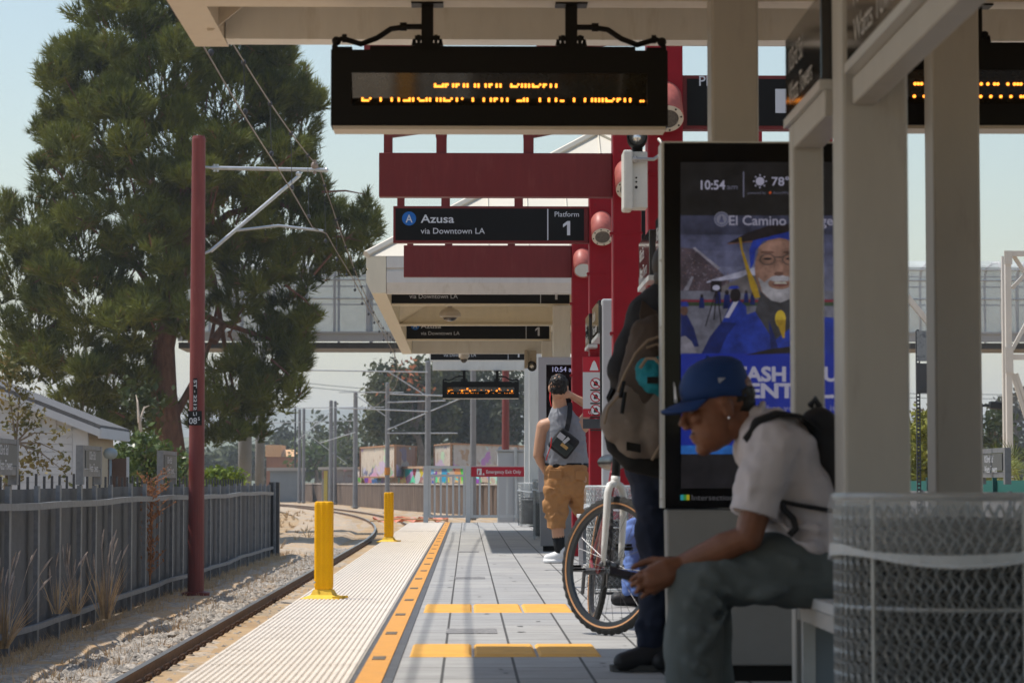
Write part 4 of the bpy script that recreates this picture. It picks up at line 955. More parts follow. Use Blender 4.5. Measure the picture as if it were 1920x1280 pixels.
yp_ = [26.7,28.2,29.7,31.4,32.8,34.2,35.9,37.7,39.5,41.2,42.6,44.2,45.7,47.3,49,50.6,52.2,53.8,55.4,57,58.6,60.2,61.6,63.0]
yp_ = [18.2,19.9,21.6,23.3,25.0] + yp_
for y in yp_:
    m_ = MB(); x = fx+fj(y); m_.b2(x-.035, x+.015, y-.065, y+.065, -1.15, (.74 if y < 62.5 else .8)+fz(y)); m_.build('post', steel_grey, t)
m_ = MB(); m_.b2(fx-.15,fx+.1,63.1,63.4,-1.1,.78); m_.build('end_post', dark_steel, t)
t = thing('picket_fence', 'dark spiked picket fence showing just above the grey panel fence', 'fence', (fx-.7, 40, GZ))
m_ = MB(); pk = None
for y in np.arange(20, 62.5, .62):
    if pk is None:
        m_.b2(fx-.725, fx-.695, y-.018, y+.018, -1.0, .86); pk = m_.build('picket', dark_steel, t)
    else:
        o = pk.copy(); COL.objects.link(o); o.parent = t; o.location = (0, y-20, rng.normal(0,.012))
for z in (.62,-.6):
    m_ = MB(); m_.b2(fx-.74, fx-.70, 19, 62.6, z, z+.05); m_.build('rail', dark_steel, t)
# station name boards standing on the fence
def fence_board(ya, yb, z0, z1, ztop, label, x=fx, flip=1, cm=None):
    t = thing('name_board', label, 'station board', (x, ya, GZ), 'station name boards on fences')
    xx = x+.0
    for y in (ya, yb):
        m_ = MB(); m_.b2(xx-.045, xx+.045, y-.06, y+.06, .74, ztop); m_.build('post', steel_grey, t)
    m_ = MB(); m_.b2(xx-.04, xx+.04, ya+.061, yb-.061, z1, ztop); m_.build('rail', steel_grey, t)
    m_ = MB(); m_.b2(xx-.04, xx+.04, ya+.061, yb-.061, z0-.09, z0); m_.build('rail', steel_grey, t)
    m_ = MB(); f = .055*flip; m_.b2(min(xx,xx+f), max(xx,xx+f), ya+.10, yb-.13, z0+.01, z1-.01); bd = m_.build('board', mat('board grey', (.10,.105,.105), .5, var=.06, vs=4), t)
    L = yb-ya; m_ = MB(); xd = Y3*flip; org = (xx+f*1.03, ya+L*.25 if flip > 0 else yb-L*.25, (z0+z1)/2)
    m_.text('103rd St/', (0,.0), org, xd, Z3, h=.10, w=L*.36, bold=.01); m_.text('Watts Towers', (0,-.15), org, xd, Z3, h=.10, w=L*.5, bold=.01); m_.build('lettering', sign_white, bd)
fence_board(25.2, 26.75, .93, 1.16, 1.21, 'nearest grey station name board cut off at the left picture edge')
fence_board(31.35, 32.85, .93, 1.17, 1.22, 'middle grey station name board on two posts above the fence')
fence_board(39.5, 41.3, .93, 1.20, 1.26, 'farthest grey station name board just left of the red pole')

# ================================================================ HOUSE
siding = mat('white painted siding', (.47,.49,.53), .6, var=.05, vs=2, dirt=(.40,.38,.36), ds=2, dth=.62)
sid2 = mat('cream side wall', (.45,.38,.28), .7, var=.06, vs=2)
shing = mat('grey shingles', (.12,.12,.125), .9, var=.3, vs=10, bump=.5, bs=20)
t = thing('white_house', 'white board-sided house with grey shingle roof behind the fence', 'house', (-10, 55, GZ))
Yh = 55.; hx = lambda u: at(u, 850, Yh).x; hz = lambda v: at(120, v, Yh).z
xc = hx(164); ridge_x = xc-5.0; sl = (hz(722)-hz(797))/(hx(192)-hx(0))
ze = lambda x: hz(722) - (x-hx(0))*sl
m_ = MB()
body = [(ridge_x*2-xc,GZ-.1),(xc,GZ-.1),(xc,ze(xc)-.14),(ridge_x,ze(ridge_x)-.14),(ridge_x*2-xc,ze(xc)-.14)]
m_.prism(body, (0,Yh,0), X3, Z3, 3.9); wl = m_.build('wall', siding, t)
m_ = MB(); zb2 = hz(838); z = GZ
while z < hz(812):
    m_.b2(ridge_x, xc-.32, Yh-.022, Yh-.001, z, z+.15); z += .162
m_.build('siding', siding, t)
m_ = MB(); x = ridge_x
while x < xc-.3:
    m_.b2(x, x+.035, Yh-.03, Yh-.002, hz(810), ze(x)-.14); x += .33
m_.b2(ridge_x, xc, Yh-.035, Yh-.002, hz(812), hz(808)); m_.build('batten', siding, t)
m_ = MB(); m_.b2(xc-.31, xc+.012, Yh-.05, Yh+.1, GZ, ze(xc)-.2); m_.build('corner_board', siding, t)
m_ = MB(); m_.b2(xc+.001, xc+.02, Yh+.102, Yh+3.85, GZ, ze(xc)-.15); m_.build('side_wall', sid2, t)
ex = hx(192)
m_ = MB(); m_.prism([(ridge_x,ze(ridge_x)),(ridge_x,ze(ridge_x)-.09),(ex,ze(ex)-.09),(ex,ze(ex))], (0,Yh-.35,0), X3, Z3, 4.6); m_.prism([(ridge_x,ze(ridge_x)),(2*ridge_x-ex,ze(ex)),(2*ridge_x-ex,ze(ex)-.09),(ridge_x,ze(ridge_x)-.09)], (0,Yh-.35,0), X3, Z3, 4.6)
rf = m_.build('roof', shing, t)
m_ = MB(); m_.prism([(ridge_x,ze(ridge_x)-.09),(ridge_x,ze(ridge_x)-.26),(ex,ze(ex)-.26),(ex,ze(ex)-.09)], (0,Yh-.36,0), X3, Z3, .06); m_.b2(ex-.05, ex+.02, Yh-.34, Yh+4.25, ze(ex)-.28, ze(ex)-.06); m_.build('fascia_board', siding, t)
t = thing('wooden_gate', 'brown wooden side gate next to the white house', 'gate', (hx(222), 56, GZ))
a, c = at(202,910,56), at(237,859,56); m_ = MB(); m_.b2(a.x,c.x,56,56.05,GZ-.1,c.z); m_.build('board', mat('brown board', (.105,.065,.05), .8, var=.12, vs=4), t); m_ = MB(); m_.b2(c.x+.003,c.x+.055,55.98,56.06,GZ-.1,c.z+.03); m_.build('post', siding, t)
t = thing('dome_cover', 'small grey rounded cover on a post beside the white house wall', 'cover', (at(205,850,55.5).x, 55.5, GZ))
q = at(207,850,55.5); m_ = MB(); m_.ell((q.x,55.5,q.z),(.16,.16,.13), n=14); m_.tube((q.x,55.5,GZ),(q.x,55.5,q.z),.03); m_.build('hood', mat('bluegrey hood', (.25,.30,.33), .5), t, smooth=True)

# ================================================================ BRIDGE
Yb = 95.; bz = lambda v: at(700, v, Yb).z; bx = lambda u: at(u, 600, Yb).x
bgrey = mat('bridge grey paint', (.33,.34,.36), .6, var=.08, vs=1)
bwhite = mat('bridge white steel', (.60,.57,.53), .55, var=.06, vs=1, dirt=(.42,.36,.3), ds=1.5, dth=.6)
meshm = mat('bridge mesh', (.42,.44,.46), .6, alpha=.5, var=.3, vs=.5)
t = thing('footbridge', 'long grey pedestrian footbridge with caged mesh sides crossing the tracks', 'footbridge', (0, Yb, bz(640)))
xl_, xr2 = bx(335), bx(2300)
m_ = MB(); m_.b2(xl_, xr2, Yb, Yb+3, bz(653), bz(642)); m_.build('girder', dark_steel, t)
m_ = MB(); m_.b2(xl_, xr2, Yb-.25, Yb-.001, bz(640), bz(624)); m_.b2(xl_, xr2, Yb-.3, Yb, bz(626), bz(622)); m_.build('deck_beam', bgrey, t)
for Y_ in (Yb-.1, Yb+3):
    m_ = MB(); m_.add([(xl_,Y_,bz(622)),(xr2,Y_,bz(622)),(xr2,Y_,bz(500)),(xl_,Y_,bz(500)),(xl_,Y_+(.5 if Y_ < Yb else -.5),bz(486)),(xr2,Y_+(.5 if Y_ < Yb else -.5),bz(486))], [(0,1,2,3),(3,2,5,4)]); m_.build('mesh_side', meshm, t)
for i, u in enumerate(list(np.arange(377.5, 2290, 62.5))):
    m_ = MB(); x = bx(u)
    for Y_, s_ in ((Yb-.12, 1), (Yb+3.02, -1)): m_.path([(x,Y_,bz(640)),(x,Y_,bz(520)),(x,Y_+s_*.12,bz(503)),(x,Y_+s_*.45,bz(490)),(x,Y_+s_*1.5,bz(486))], .07 if i % 2 else .05, 8)
    m_.build('hoop', bwhite if u > 1200 else bgrey, t)
for v in (560,525,505):
    m_ = MB(); m_.tube((xl_,Yb-.14,bz(v)),(xr2,Yb-.14,bz(v)), .03, n=6); m_.tube((xl_,Yb+3.03,bz(v)),(xr2,Yb+3.03,bz(v)), .03, n=6); m_.build('handrail', bgrey, t)
m_ = MB(); a, c = at(1700,555,Yb-.3), at(1745,610,Yb-.3); m_.bar(a, c, .2, .2); m_.build('brace', bwhite, t)
# piers left
pm = mat('pier concrete', (.22,.225,.23), .8, var=.12, vs=1)
t = thing('bridge_pier', 'pair of round grey concrete piers under the pine tree', 'bridge pier', (at(460,900,90).x, 90, GZ))
for u, r_ in ((459,.24),(487,.17)):
    q = at(u, 900, 90+ (2 if u > 470 else 0)); m_ = MB(); m_.tube((q.x,q.y,GZ-.2),(q.x,q.y,bz(652)), r_, n=20); m_.build('shaft', pm, t, smooth=True)
# right lattice tower
t = thing('lattice_tower', 'white riveted steel lattice tower of the footbridge at the right edge', 'steel tower', (bx(1900), 91, GZ))
Yt = 91.; tx = lambda u: at(u, 600, Yt).x; tz = lambda v: at(1900, v, Yt).z
for x0, x1, y in ((1886,1897,Yt),(1904,1911,Yt+2.2),(2010,2022,Yt),(2030,2038,Yt+2.2)):
    m_ = MB(); m_.b2(tx(x0), tx(x1), y, y+.2, GZ-.1, tz(470)); m_.build('leg', bwhite, t)
for (a, c) in (((1898,476),(1960,570)),((1898,655),(1960,540)),((1898,700),(1945,850)),((1905,700),(1960,860)),((1898,540),(1945,490))):
    m_ = MB(); m_.bar(at(a[0],a[1],Yt+.3), at(c[0],c[1],Yt+.3), .13, .13); m_.build('diagonal', bwhite, t)
for v in (474, 668):
    m_ = MB(); m_.b2(tx(1897.5), tx(2009), Yt+.02, Yt+.18, tz(v+6), tz(v-4)); m_.build('crossbar', bwhite, t)
for va, vb in ((470,496),(650,700)):
    m_ = MB(); m_.b2(tx(1884), tx(1899), Yt-.03, Yt-.002, tz(vb), tz(va))
    for i in range(6):
        for x in (1886.5,1891,1896): m_.ell((tx(x),Yt-.032,tz(va+(vb-va)*(i+.5)/6)),(.02,.012,.02), n=6)
    m_.build('gusset_plate', bwhite, t)

# ================================================================ RIGHT SIDE
rx_ = 7.9
t = thing('panel_fence', 'grey corrugated panel fence low on the right beyond the columns', 'fence', (rx_, 44, GZ))
m_ = MB(); yv = np.arange(24, 70, .05); V = []; F = []
for i, y in enumerate(yv):
    x = rx_+(.02 if i % 2 else 0); V += [(x,y,-1.0),(x,y,.62)]
for i in range(len(yv)-1): F.append((2*i,2*i+1,2*i+3,2*i+2))
m_.add(V, F); m_.build('panel', mat('pale ribbed sheet', (.22,.22,.23), .6, var=.15, vs=6), t)
for y in np.arange(25, 70, 2.4):
    m_ = MB(); m_.b2(rx_-.07, rx_-.02, y-.04, y+.04, -1.1, .64); m_.build('post', steel_grey, t)
fence_board(36.9, 38.7, .93, 1.20, 1.27, 'grey station name board on the fence at the right edge', x=rx_-.1, flip=-1)
t = thing('windscreen_mesh', 'teal mesh screen behind the right-hand grey fence', 'mesh screen', (8.6, 44, GZ))
m_ = MB(); m_.b2(8.6,8.62,26,70,.2,.80); m_.build('screen', mat('teal mesh', (.02,.12,.10), .7), t)
for y in np.arange(26.5,70,3):
    m_ = MB(); m_.b2(8.53,8.595,y-.04,y+.04,-1,.86); m_.build('post', mat('teal post', (.02,.09,.08), .5), t)
Ys = 38.; t = thing('rail_signal_sign', 'pair of metal plates on a perforated steel post seen between two columns', 'trackside sign', (at(1722,800,Ys).x, Ys, GZ))
a = at(1721,620,Ys); m_ = MB(); xk = a.x
m_.b2(xk-.03,xk-.018,Ys,Ys+.05,GZ,a.z); m_.b2(xk+.018,xk+.03,Ys,Ys+.05,GZ,a.z)
z = GZ
while z < a.z: m_.b2(xk-.018,xk+.018,Ys+.0,Ys+.05,z,z+.028); z += .055
m_.build('post', dark_steel, t)
m_ = MB(); a, c = at(1720,677,Ys-.03), at(1775,620,Ys-.03); m_.b2(a.x,c.x,Ys-.03,Ys-.01,a.z,c.z); m_.build('upper_plate', mat('scratched plate', (.28,.29,.30), .5, metal=.3, dirt=(.07,.08,.11), ds=5, dth=.52), t)
m_ = MB(); a, c = at(1719,737,Ys-.03), at(1775,681,Ys-.03); m_.b2(a.x,c.x,Ys-.03,Ys-.01,a.z,c.z); m_.bar((a.x+.03,Ys-.035,a.z+.03),(c.x,Ys-.035,c.z-.1),.02,.02); m_.build('lower_plate', mat('dark plate', (.075,.075,.08), .5), t)
Yl = 120.; q = at(1839,760,Yl); t = thing('floodlight_pole', 'dark floodlight pole between the right-hand trees', 'floodlight', (q.x, Yl, GZ))
m_ = MB(); m_.tube((q.x,Yl,GZ),(q.x,Yl,q.z+.1),.11,.09); m_.tube((q.x-.4,Yl,q.z),(q.x+.5,Yl,q.z),.06); m_.build('pole', black_metal, t); m_ = MB(); m_.box((q.x+.75,Yl,q.z+.0),(.7,.6,.34),(0,.1,0)); m_.build('lamp_head', black_metal, t, bevel=.05)

# ================================================================ FAR BACKGROUND
bf = mat('brown slatted fence', (.125,.088,.066), .9, var=.55, vs=1.0, stretch=(3,3,.12))
t = thing('slat_fence', 'brown slatted boundary fence running behind the curving tracks', 'fence', (-6, 150, GZ))
Vp = [at(535,905,300), at(600,905,246), at(668,905,205), at(760,905,172), at(880,905,150), at(1000,905,142), at(1150,905,138)]
m_ = MB(); tot = []
for a, c in zip(Vp[:-1], Vp[1:]):
    k = int((c-a).length/.35)+1
    for i in range(k): tot.append(a+(c-a)*(i/k))
V = []; F = []
for i, p_ in enumerate(tot):
    d_ = .22 if i % 2 else 0; V += [(p_.x+d_*.4,p_.y-d_,-1.3),(p_.x,p_.y-d_,.76+.05*math.sin(i*.7))]
for i in range(len(tot)-1): F.append((2*i,2*i+2,2*i+3,2*i+1))
m_.add(V, F); m_.build('slats', bf, t)
m_ = MB(); m_.path([(p_.x,p_.y-.16,.66) for p_ in Vp], .06, 6); m_.build('top_rail', mat('pale top rail', (.34,.30,.26), .8), t)
def graffiti(name, base, dens=.5, sc_=.6, vivid=1.):
    m = mat(name, base, .8, var=.12, vs=1.2, dirt=(.30,.13,.055), ds=1.1, dth=.56)
    n, l, p = nodes_of(m); prev = p.inputs['Base Color'].links[0].from_socket
    tc = n.new('ShaderNodeTexCoord'); mp = n.new('ShaderNodeMapping'); l.new(tc.outputs['Object'], mp.inputs[0]); mp.inputs['Scale'].default_value = (1, .35, 1)
    nz = n.new('ShaderNodeTexNoise'); nz.inputs['Scale'].default_value = 1.1; l.new(mp.outputs[0], nz.inputs[0])
    ad = n.new('ShaderNodeMixRGB'); ad.blend_type = 'ADD'; ad.inputs[0].default_value = .55; l.new(mp.outputs[0], ad.inputs[1]); l.new(nz.outputs['Color'], ad.inputs[2])
    vo = n.new('ShaderNodeTexVoronoi'); vo.inputs['Scale'].default_value = sc_; l.new(ad.outputs[0], vo.inputs[0])
    hs = n.new('ShaderNodeHueSaturation'); hs.inputs['Saturation'].default_value = vivid; hs.inputs['Value'].default_value = .62; l.new(vo.outputs['Color'], hs.inputs['Color'])
    n2 = n.new('ShaderNodeTexNoise'); n2.inputs['Scale'].default_value = .75; n2.inputs['Detail'].default_value = 3; l.new(ad.outputs[0], n2.inputs[0])
    cr = n.new('ShaderNodeValToRGB'); cr.color_ramp.elements[0].position = 1-dens; cr.color_ramp.elements[1].position = 1-dens+.03; l.new(n2.outputs[0], cr.inputs[0])
    mx = n.new('ShaderNodeMixRGB'); l.new(cr.outputs[0], mx.inputs[0]); l.new(prev, mx.inputs[1]); l.new(hs.outputs[0], mx.inputs[2]); l.new(mx.outputs[0], p.inputs['Base Color']); return m
Yc = 215.
g1 = graffiti('graffiti container', (.55,.47,.38), .47, .55, .5); g2 = graffiti('graffiti wall', (.42,.32,.25), .60, 1.15, 1.1); g3 = graffiti('shaded rusty graffiti', (.26,.17,.13), .5, .6, .35)  # g3: darker brown copy that paints shade on the first container's end wall
def container(u0, u1, vt, vb, Y, m, label, ribs=True, g='graffiti covered containers'):
    a, c = at(u0, vb, Y), at(u1, vt, Y); t = thing('shipping_container', label, 'container', ((a.x+c.x)/2, Y, a.z), g)
    m_ = MB(); k = max(4, int((c.x-a.x)/.28)); xs = np.linspace(a.x+.12, c.x-.12, k+1)
    V = []; F = []
    for i, x in enumerate(xs): V += [(x,Y+(.05 if (i//2) % 2 else 0),a.z+.1),(x,Y+(.05 if (i//2) % 2 else 0),c.z-.1)]
    for i in range(k): F.append((2*i,2*i+2,2*i+3,2*i+1))
    m_.add(V, F); m_.build('front_wall', m, t)
    m_ = MB(); m_.b2(a.x+.1, c.x-.1, Y+.08, Y+3, a.z, c.z-.05); m_.build('body', m, t)
    m_ = MB()
    for x in (a.x, c.x-.16): m_.b2(x, x+.16, Y-.04, Y+.1, a.z, c.z)
    for z in (a.z, c.z-.12): m_.b2(a.x+.161, c.x-.161, Y-.03, Y+.1, z, z+.12)
    m_.build('frame', mat('rusty container frame', (.33,.17,.09), .85, var=.25, vs=1.5), t)
def corner_container(ul, uc, ur, vt, vb, Yk, dl, dr, ml, mr, label):
    """container seen on its corner: left face and right face recede from the corner"""
    c = at(uc, vb, Yk); ct = at(uc, vt, Yk); L = at(ul, vb, Yk+dl); Rr = at(ur, vb, Yk+dr); z0, z1 = c.z, ct.z
    t = thing('shipping_container', label, 'container', (c.x, Yk, z0), 'graffiti covered containers')
    def face(p, q, m, nm, flip):
        m_ = MB(); d = Vector((q.x-p.x, q.y-p.y, 0)); k = max(6, int(d.length/.28)); nrm = Vector((-d.y, d.x, 0)).normalized()*(1 if flip else -1); V = []; F = []
        for i in range(k+1):
            b_ = Vector((p.x, p.y, 0))+d*(.02+.96*i/k)+nrm*(.06 if (i//2) % 2 else 0); V += [(b_.x,b_.y,z0+.1),(b_.x,b_.y,z1-.1)]
        for i in range(k): F.append((2*i,2*i+2,2*i+3,2*i+1))
        m_.add(V, F); m_.build(nm, m, t)
    face(L, c, ml, 'side_wall', True); face(c, Rr, mr, 'end_wall', True)
    m_ = MB(); B = Vector((L.x+Rr.x-c.x, L.y+Rr.y-c.y, 0))
    for z in (z0, z1-.12): 
        for p, q in ((L,c),(c,Rr)): m_.bar((p.x,p.y,z+.06),(q.x,q.y,z+.06),.16,.12)
    for p in (L, c, Rr): m_.b2(p.x-.09,p.x+.09,p.y-.09,p.y+.09,z0,z1)
    m_.build('frame', mat('rusty container frame', (.36,.19,.10), .85, var=.25, vs=1.5), t)
    m_ = MB(); m_.prism([(L.x,L.y),(c.x,c.y),(Rr.x,Rr.y),(B.x,B.y)], (0,0,z1+.004), X3, Y3, .05); m_.build('roof', mat('rusty roof', (.30,.2,.14), .9, var=.2, vs=1), t)
g4 = graffiti('purple graffiti container', (.46,.44,.43), .5, .5, .6)
corner_container(676, 741, 780, 833, 895, 205, 16, 9, g1, g3, 'cream rusty container corner with pink graffiti and an end coloured brown for shade left of the exit gate')
corner_container(815, 846, 1030, 830, 895, 205, 9, 20, g3b if False else g1, g4, 'long pale container with purple graffiti behind the exit gate')
A_, C_ = at(668, 925, 232), at(1010, 925, 160); za, zc = at(668, 879, 232).z, at(1010, 877, 160).z
t = thing('graffiti_wall', 'low wall covered in bright blue, yellow and pink graffiti', 'wall', ((A_.x+C_.x)/2, 200, GZ)); m_ = MB(); V = [Vector((A_.x,232,-1.2)),Vector((C_.x,160,-1.2)),Vector((C_.x,160,zc)),Vector((A_.x,232,za))]; V += [p_+Vector((.4,.1,0)) for p_ in V]
m_.add(V, [(0,1,2,3),(7,6,5,4),(3,2,6,7),(1,0,4,5),(0,3,7,4),(2,1,5,6)]); m_.build('wall', g2, t)
m_ = MB(); m_.bar((A_.x+.2,232,za+.1),(C_.x+.2,160,zc+.1),.6,.18); m_.build('coping', mat('rust coping', (.42,.27,.17), .85, var=.3, vs=1), t)
a, c = at(603, 925, 225), at(662, 880, 225); t = thing('shed', 'low grey shed with yellow graffiti stripe left of the bright wall', 'shed', ((a.x+c.x)/2, 225, GZ)); m_ = MB(); m_.b2(a.x,c.x,225,229,-1.2,c.z); m_.build('wall', graffiti('shed graffiti', (.30,.29,.28), .42, .8, .9), t); m_ = MB(); m_.b2(a.x-.3,c.x+.3,224.7,229.3,c.z+.001,c.z+.22); m_.build('roof', mat('pale roof', (.5,.48,.45), .7), t)
a, c = at(606, 925, 224), at(613, 882, 224); m_ = MB(); m_.b2(a.x,c.x,224.9,224.98,-1.2,c.z); m_.build('stripe', mat('yellow graffiti', (.55,.45,.08), .8), t)
a, c = at(506, 925, 250), at(560, 882, 250); t = thing('low_building', 'low blue-grey flat roofed building behind the far end of the fence', 'building', ((a.x+c.x)/2, 250, GZ)); m_ = MB(); m_.b2(a.x,c.x,250,256,-1.2,c.z); m_.build('wall', mat('bluegrey wall', (.19,.22,.25), .8, var=.1, vs=.5), t); m_ = MB(); m_.b2(a.x-.3,c.x+.3,249.7,256.3,c.z+.001,c.z+.3); m_.build('roof', mat('light roof edge', (.36,.35,.34), .8), t)
# orange brick building
a, c = at(499, 925, 300), at(562, 856, 300); t = thing('brick_building', 'orange brick building with sunlit tan roof in the distance', 'building', ((a.x+c.x)/2, 300, GZ))
m_ = MB(); m_.b2(a.x,c.x,300,309,-1.2,c.z); m_.build('wall', mat('orange brick', (.26,.12,.065), .9, var=.2, vs=.6), t)
tan = mat('tan roof', (.60,.36,.19), .8, var=.12, vs=.5)
q0, q1 = at(499,834,301), at(528,856,301); m_ = MB(); m_.b2(q0.x,q1.x,299.8,308,c.z+.01,q0.z); m_.build('upper_storey', tan, t)
q0, q1 = at(528.5,842,301), at(562,856,301); m_ = MB(); m_.add([(q0.x+.05,300,q1.z+.02),(q1.x,299.7,q1.z+.02),(q1.x,304,q0.z),(q0.x+.05,304,q0.z)], [(0,1,2,3)]); m_.add([(q0.x+.05,308,q1.z+.02),(q1.x,308,q1.z+.02),(q1.x,304,q0.z),(q0.x+.05,304,q0.z)], [(3,2,1,0)]); m_.build('roof', tan, t)
# parked car
q = at(550, 908, 255); t = thing('parked_car', 'silver car roof just visible over the far brown fence', 'car', (q.x, 270, GZ))
T = Matrix.Translation((q.x*270/255, 290, -1.15)); carp = mat('silver car paint', (.42,.43,.45), .25, metal=.5, coat=.5)
m_ = MB(T); m_.loft([[(-2.2,y,.35),(-2.2,y,.8),(-1.3,y,.95),(1.2,y,.98),(2.1,y,.85),(2.2,y,.35)] for y in (-.85,.85)]); m_.build('body', carp, t, bevel=.06)
m_ = MB(T); m_.loft([[(-1.25,-.78,.96),(1.3,-.78,.98),(1.3,.78,.98),(-1.25,.78,.96)],[(-.75,-.62,1.48),(.8,-.62,1.48),(.8,.62,1.48),(-.75,.62,1.48)]]); m_.build('window', mat('car glass', (.02,.025,.03), .08), t); m_ = MB(T); m_.b2(-.7,.75,-.6,.6,1.482,1.53); m_.build('roof', carp, t, bevel=.02)
for x in (-1.35,1.35):
    for y in (-.86,.86):
        m_ = MB(T); m_.lathe((x,y-.1,.34), [(.2,0),(.34,.01),(.34,.19),(.2,.2)], 18, ax=(0,1,0)); m_.build('wheel', black_metal, t)
# hills
def hill(name, pts, Y, depth, m, label):
    m_ = MB(); n = len(pts); top = [at(u, v, Y) for u, v in pts]; rows = []
    for k, f in ((0,1.),(1,.6),(2,0)):
        rows.append([Vector((p_.x*(1 if k == 0 else 1), Y + depth*(1-f)*-1*.5 if f < 1 else Y, (-1.1+(p_.z+1.1)*f))) for p_ in top])
    back = [Vector((p_.x, Y+depth, -1.2)) for p_ in top]
    allr = rows[::-1] + [back]; V = [p_ for r_ in allr for p_ in r_]; F = [(j*n+i, j*n+i+1, (j+1)*n+i+1, (j+1)*n+i) for j in range(len(allr)-1) for i in range(n-1)]
    m_.add(V, F); o = m_.build(name, m, smooth=True); tag(o, kind='structure'); return o
hill_m = mat('hill scrub', (.12,.125,.09), .95, var=.3, vs=.02, dirt=(.30,.29,.27), ds=.05, dth=.58)
hill('hills', [(300,790),(420,778),(480,768),(540,764),(600,769),(660,762),(720,768),(800,772),(1000,778),(1300,770),(1700,782),(2000,772),(2300,790)], 2400, 900, hill_m, '')
hill('town_rise', [(300,822),(480,812),(560,806),(640,812),(720,806),(860,815),(1200,812),(1900,806),(2300,820)], 1100, 500, mat('town slope', (.10,.115,.07), .95, var=.5, vs=.04, dirt=(.42,.40,.38), ds=.12, dth=.60), '')
# ================================================================ VEGETATION
def leafmat(name, c1, c2, rough=.6, vs=1.2):
    m = mat(name, c1, rough, col2=c2, var=.25, vs=vs, spec=.25)
    n, l, p = nodes_of(m)
    tr_ = n.new('ShaderNodeBsdfTranslucent'); mx = n.new('ShaderNodeMixShader'); mx.inputs[0].default_value = .22
    if p.inputs['Base Color'].links: l.new(p.inputs['Base Color'].links[0].from_socket, tr_.inputs[0])
    out = n['Material Output']; l.new(p.outputs[0], mx.inputs[1]); l.new(tr_.outputs[0], mx.inputs[2]); l.new(mx.outputs[0], out.inputs[0]); return m
def mesh_np(name, V, F, mats, parent, org, mi=None):
    me = bpy.data.meshes.new(name); me.from_pydata((V-np.array(org)).tolist(), [], F.tolist())
    for m_ in (mats if isinstance(mats, list) else [mats]): me.materials.append(m_)
    if mi is not None: me.polygons.foreach_set('material_index', mi.tolist())
    me.update(); o = bpy.data.objects.new(name, me); COL.objects.link(o)
    if parent is not None: o.parent = parent
    else: o.location = org
    return o
def unit(n_): v = rng.normal(size=(n_, 3)); return v/np.linalg.norm(v, axis=1)[:, None]
def needles(P, D, k, length, width, spread, nm):
    """tufts of thin triangular blades at P heading along D"""
    n_ = len(P); Pn = np.repeat(P, k, 0); Dn = np.repeat(D, k, 0) + rng.normal(0, spread, (n_*k, 3)); Dn /= np.linalg.norm(Dn, axis=1)[:, None]
    L = length*rng.uniform(.6, 1.25, (n_*k, 1)); st = Pn + np.repeat(D, k, 0)*rng.uniform(-.5, .5, (n_*k, 1))*length
    S = np.cross(Dn, unit(n_*k)); S /= np.linalg.norm(S, axis=1)[:, None]+1e-9; S *= width*rng.uniform(.6, 1.3, (n_*k, 1))
    V = np.stack([st-S, st+S, st+Dn*L], 1).reshape(-1, 3); F = np.arange(n_*k*3).reshape(-1, 3); return V, F
def leaves(P, k, size, spread, up=.25):
    n_ = len(P)*k; C = np.repeat(P, k, 0) + rng.normal(0, spread, (n_, 3)); N_ = unit(n_) + np.array([0,-.15,up]); N_ /= np.linalg.norm(N_, axis=1)[:, None]
    A = np.cross(N_, unit(n_)); A /= np.linalg.norm(A, axis=1)[:, None]+1e-9; B = np.cross(N_, A); s = size*rng.uniform(.55, 1.35, (n_, 1))
    V = np.stack([C-A*s, C+B*s*.55, C+A*s, C-B*s*.55], 1).reshape(-1, 3); F = np.arange(n_*4).reshape(-1, 4); return V, F
bark = mat('red brown bark', (.15,.075,.05), .95, var=.4, vs=5, bump=.8, bs=14, stretch=(1,1,.3))
bark2 = mat('grey bark', (.17,.14,.115), .95, var=.3, vs=4, bump=.5, bs=12)
# ---- the big pine
Yp_ = 84.
def lobe_pts(lobes, Y, dens, ydepth=.75, shell=.55):
    out = []; dirs = []
    for (u, v, ru, rv, dy) in lobes:
        c = np.array(at(u, v, Y+dy)); k = Y/FPX; rad = np.array([ru*k, (ru+rv)/2*k*ydepth, rv*k]); n_ = int(dens*ru*rv/1000)
        d = unit(n_); r = rng.uniform(shell, 1.02, (n_, 1))**.7
        out.append(c + d*rad*r); dd = d*rad/np.linalg.norm(rad)*1.2 + np.array([0,0,.75]); dirs.append(dd/np.linalg.norm(dd, axis=1)[:, None])
    return np.concatenate(out), np.concatenate(dirs)
pine_lobes = []
base_l = [(235,60,120,85,0),(330,20,120,80,1),(420,70,120,85,0),(180,140,105,75,-1),(300,150,130,95,-2),(120,165,55,55,1),(420,190,130,95,-1),(520,160,90,75,1),(110,250,58,48,1),(200,250,110,75,-2),(330,280,130,80,-2.5),(455,300,120,80,-1),(560,230,60,85,1),(575,330,48,70,2),(120,330,75,50,0),(230,360,110,60,-2),(60,420,95,70,0),(150,460,120,75,-2),(30,520,60,60,0),(270,470,80,55,-2.5),(170,560,120,75,-3),(70,610,80,60,-1),(250,580,70,60,-3),(430,400,110,70,0),(530,420,100,70,1),(640,430,70,55,2),(690,405,30,40,2),(660,480,48,40,2),(470,500,90,65,1),(570,500,60,55,2),(445,560,65,50,0),(540,580,60,50,2),(500,660,80,60,1),(545,640,40,65,2),(430,720,75,60,1),(520,735,50,48,2),(400,790,70,45,1),(140,660,90,50,-2),(60,690,70,40,0),(210,720,90,55,-1),(150,770,90,50,0),(270,780,60,50,1),(250,680,60,40,0),(350,360,70,50,1),(330,440,50,40,2),(470,790,45,35,2),(310,560,60,50,-3.5),(350,510,55,45,-3),(295,430,60,45,-3.5),(250,620,50,40,-3.5),(360,300,60,45,-3),(345,600,40,35,-2.5)]
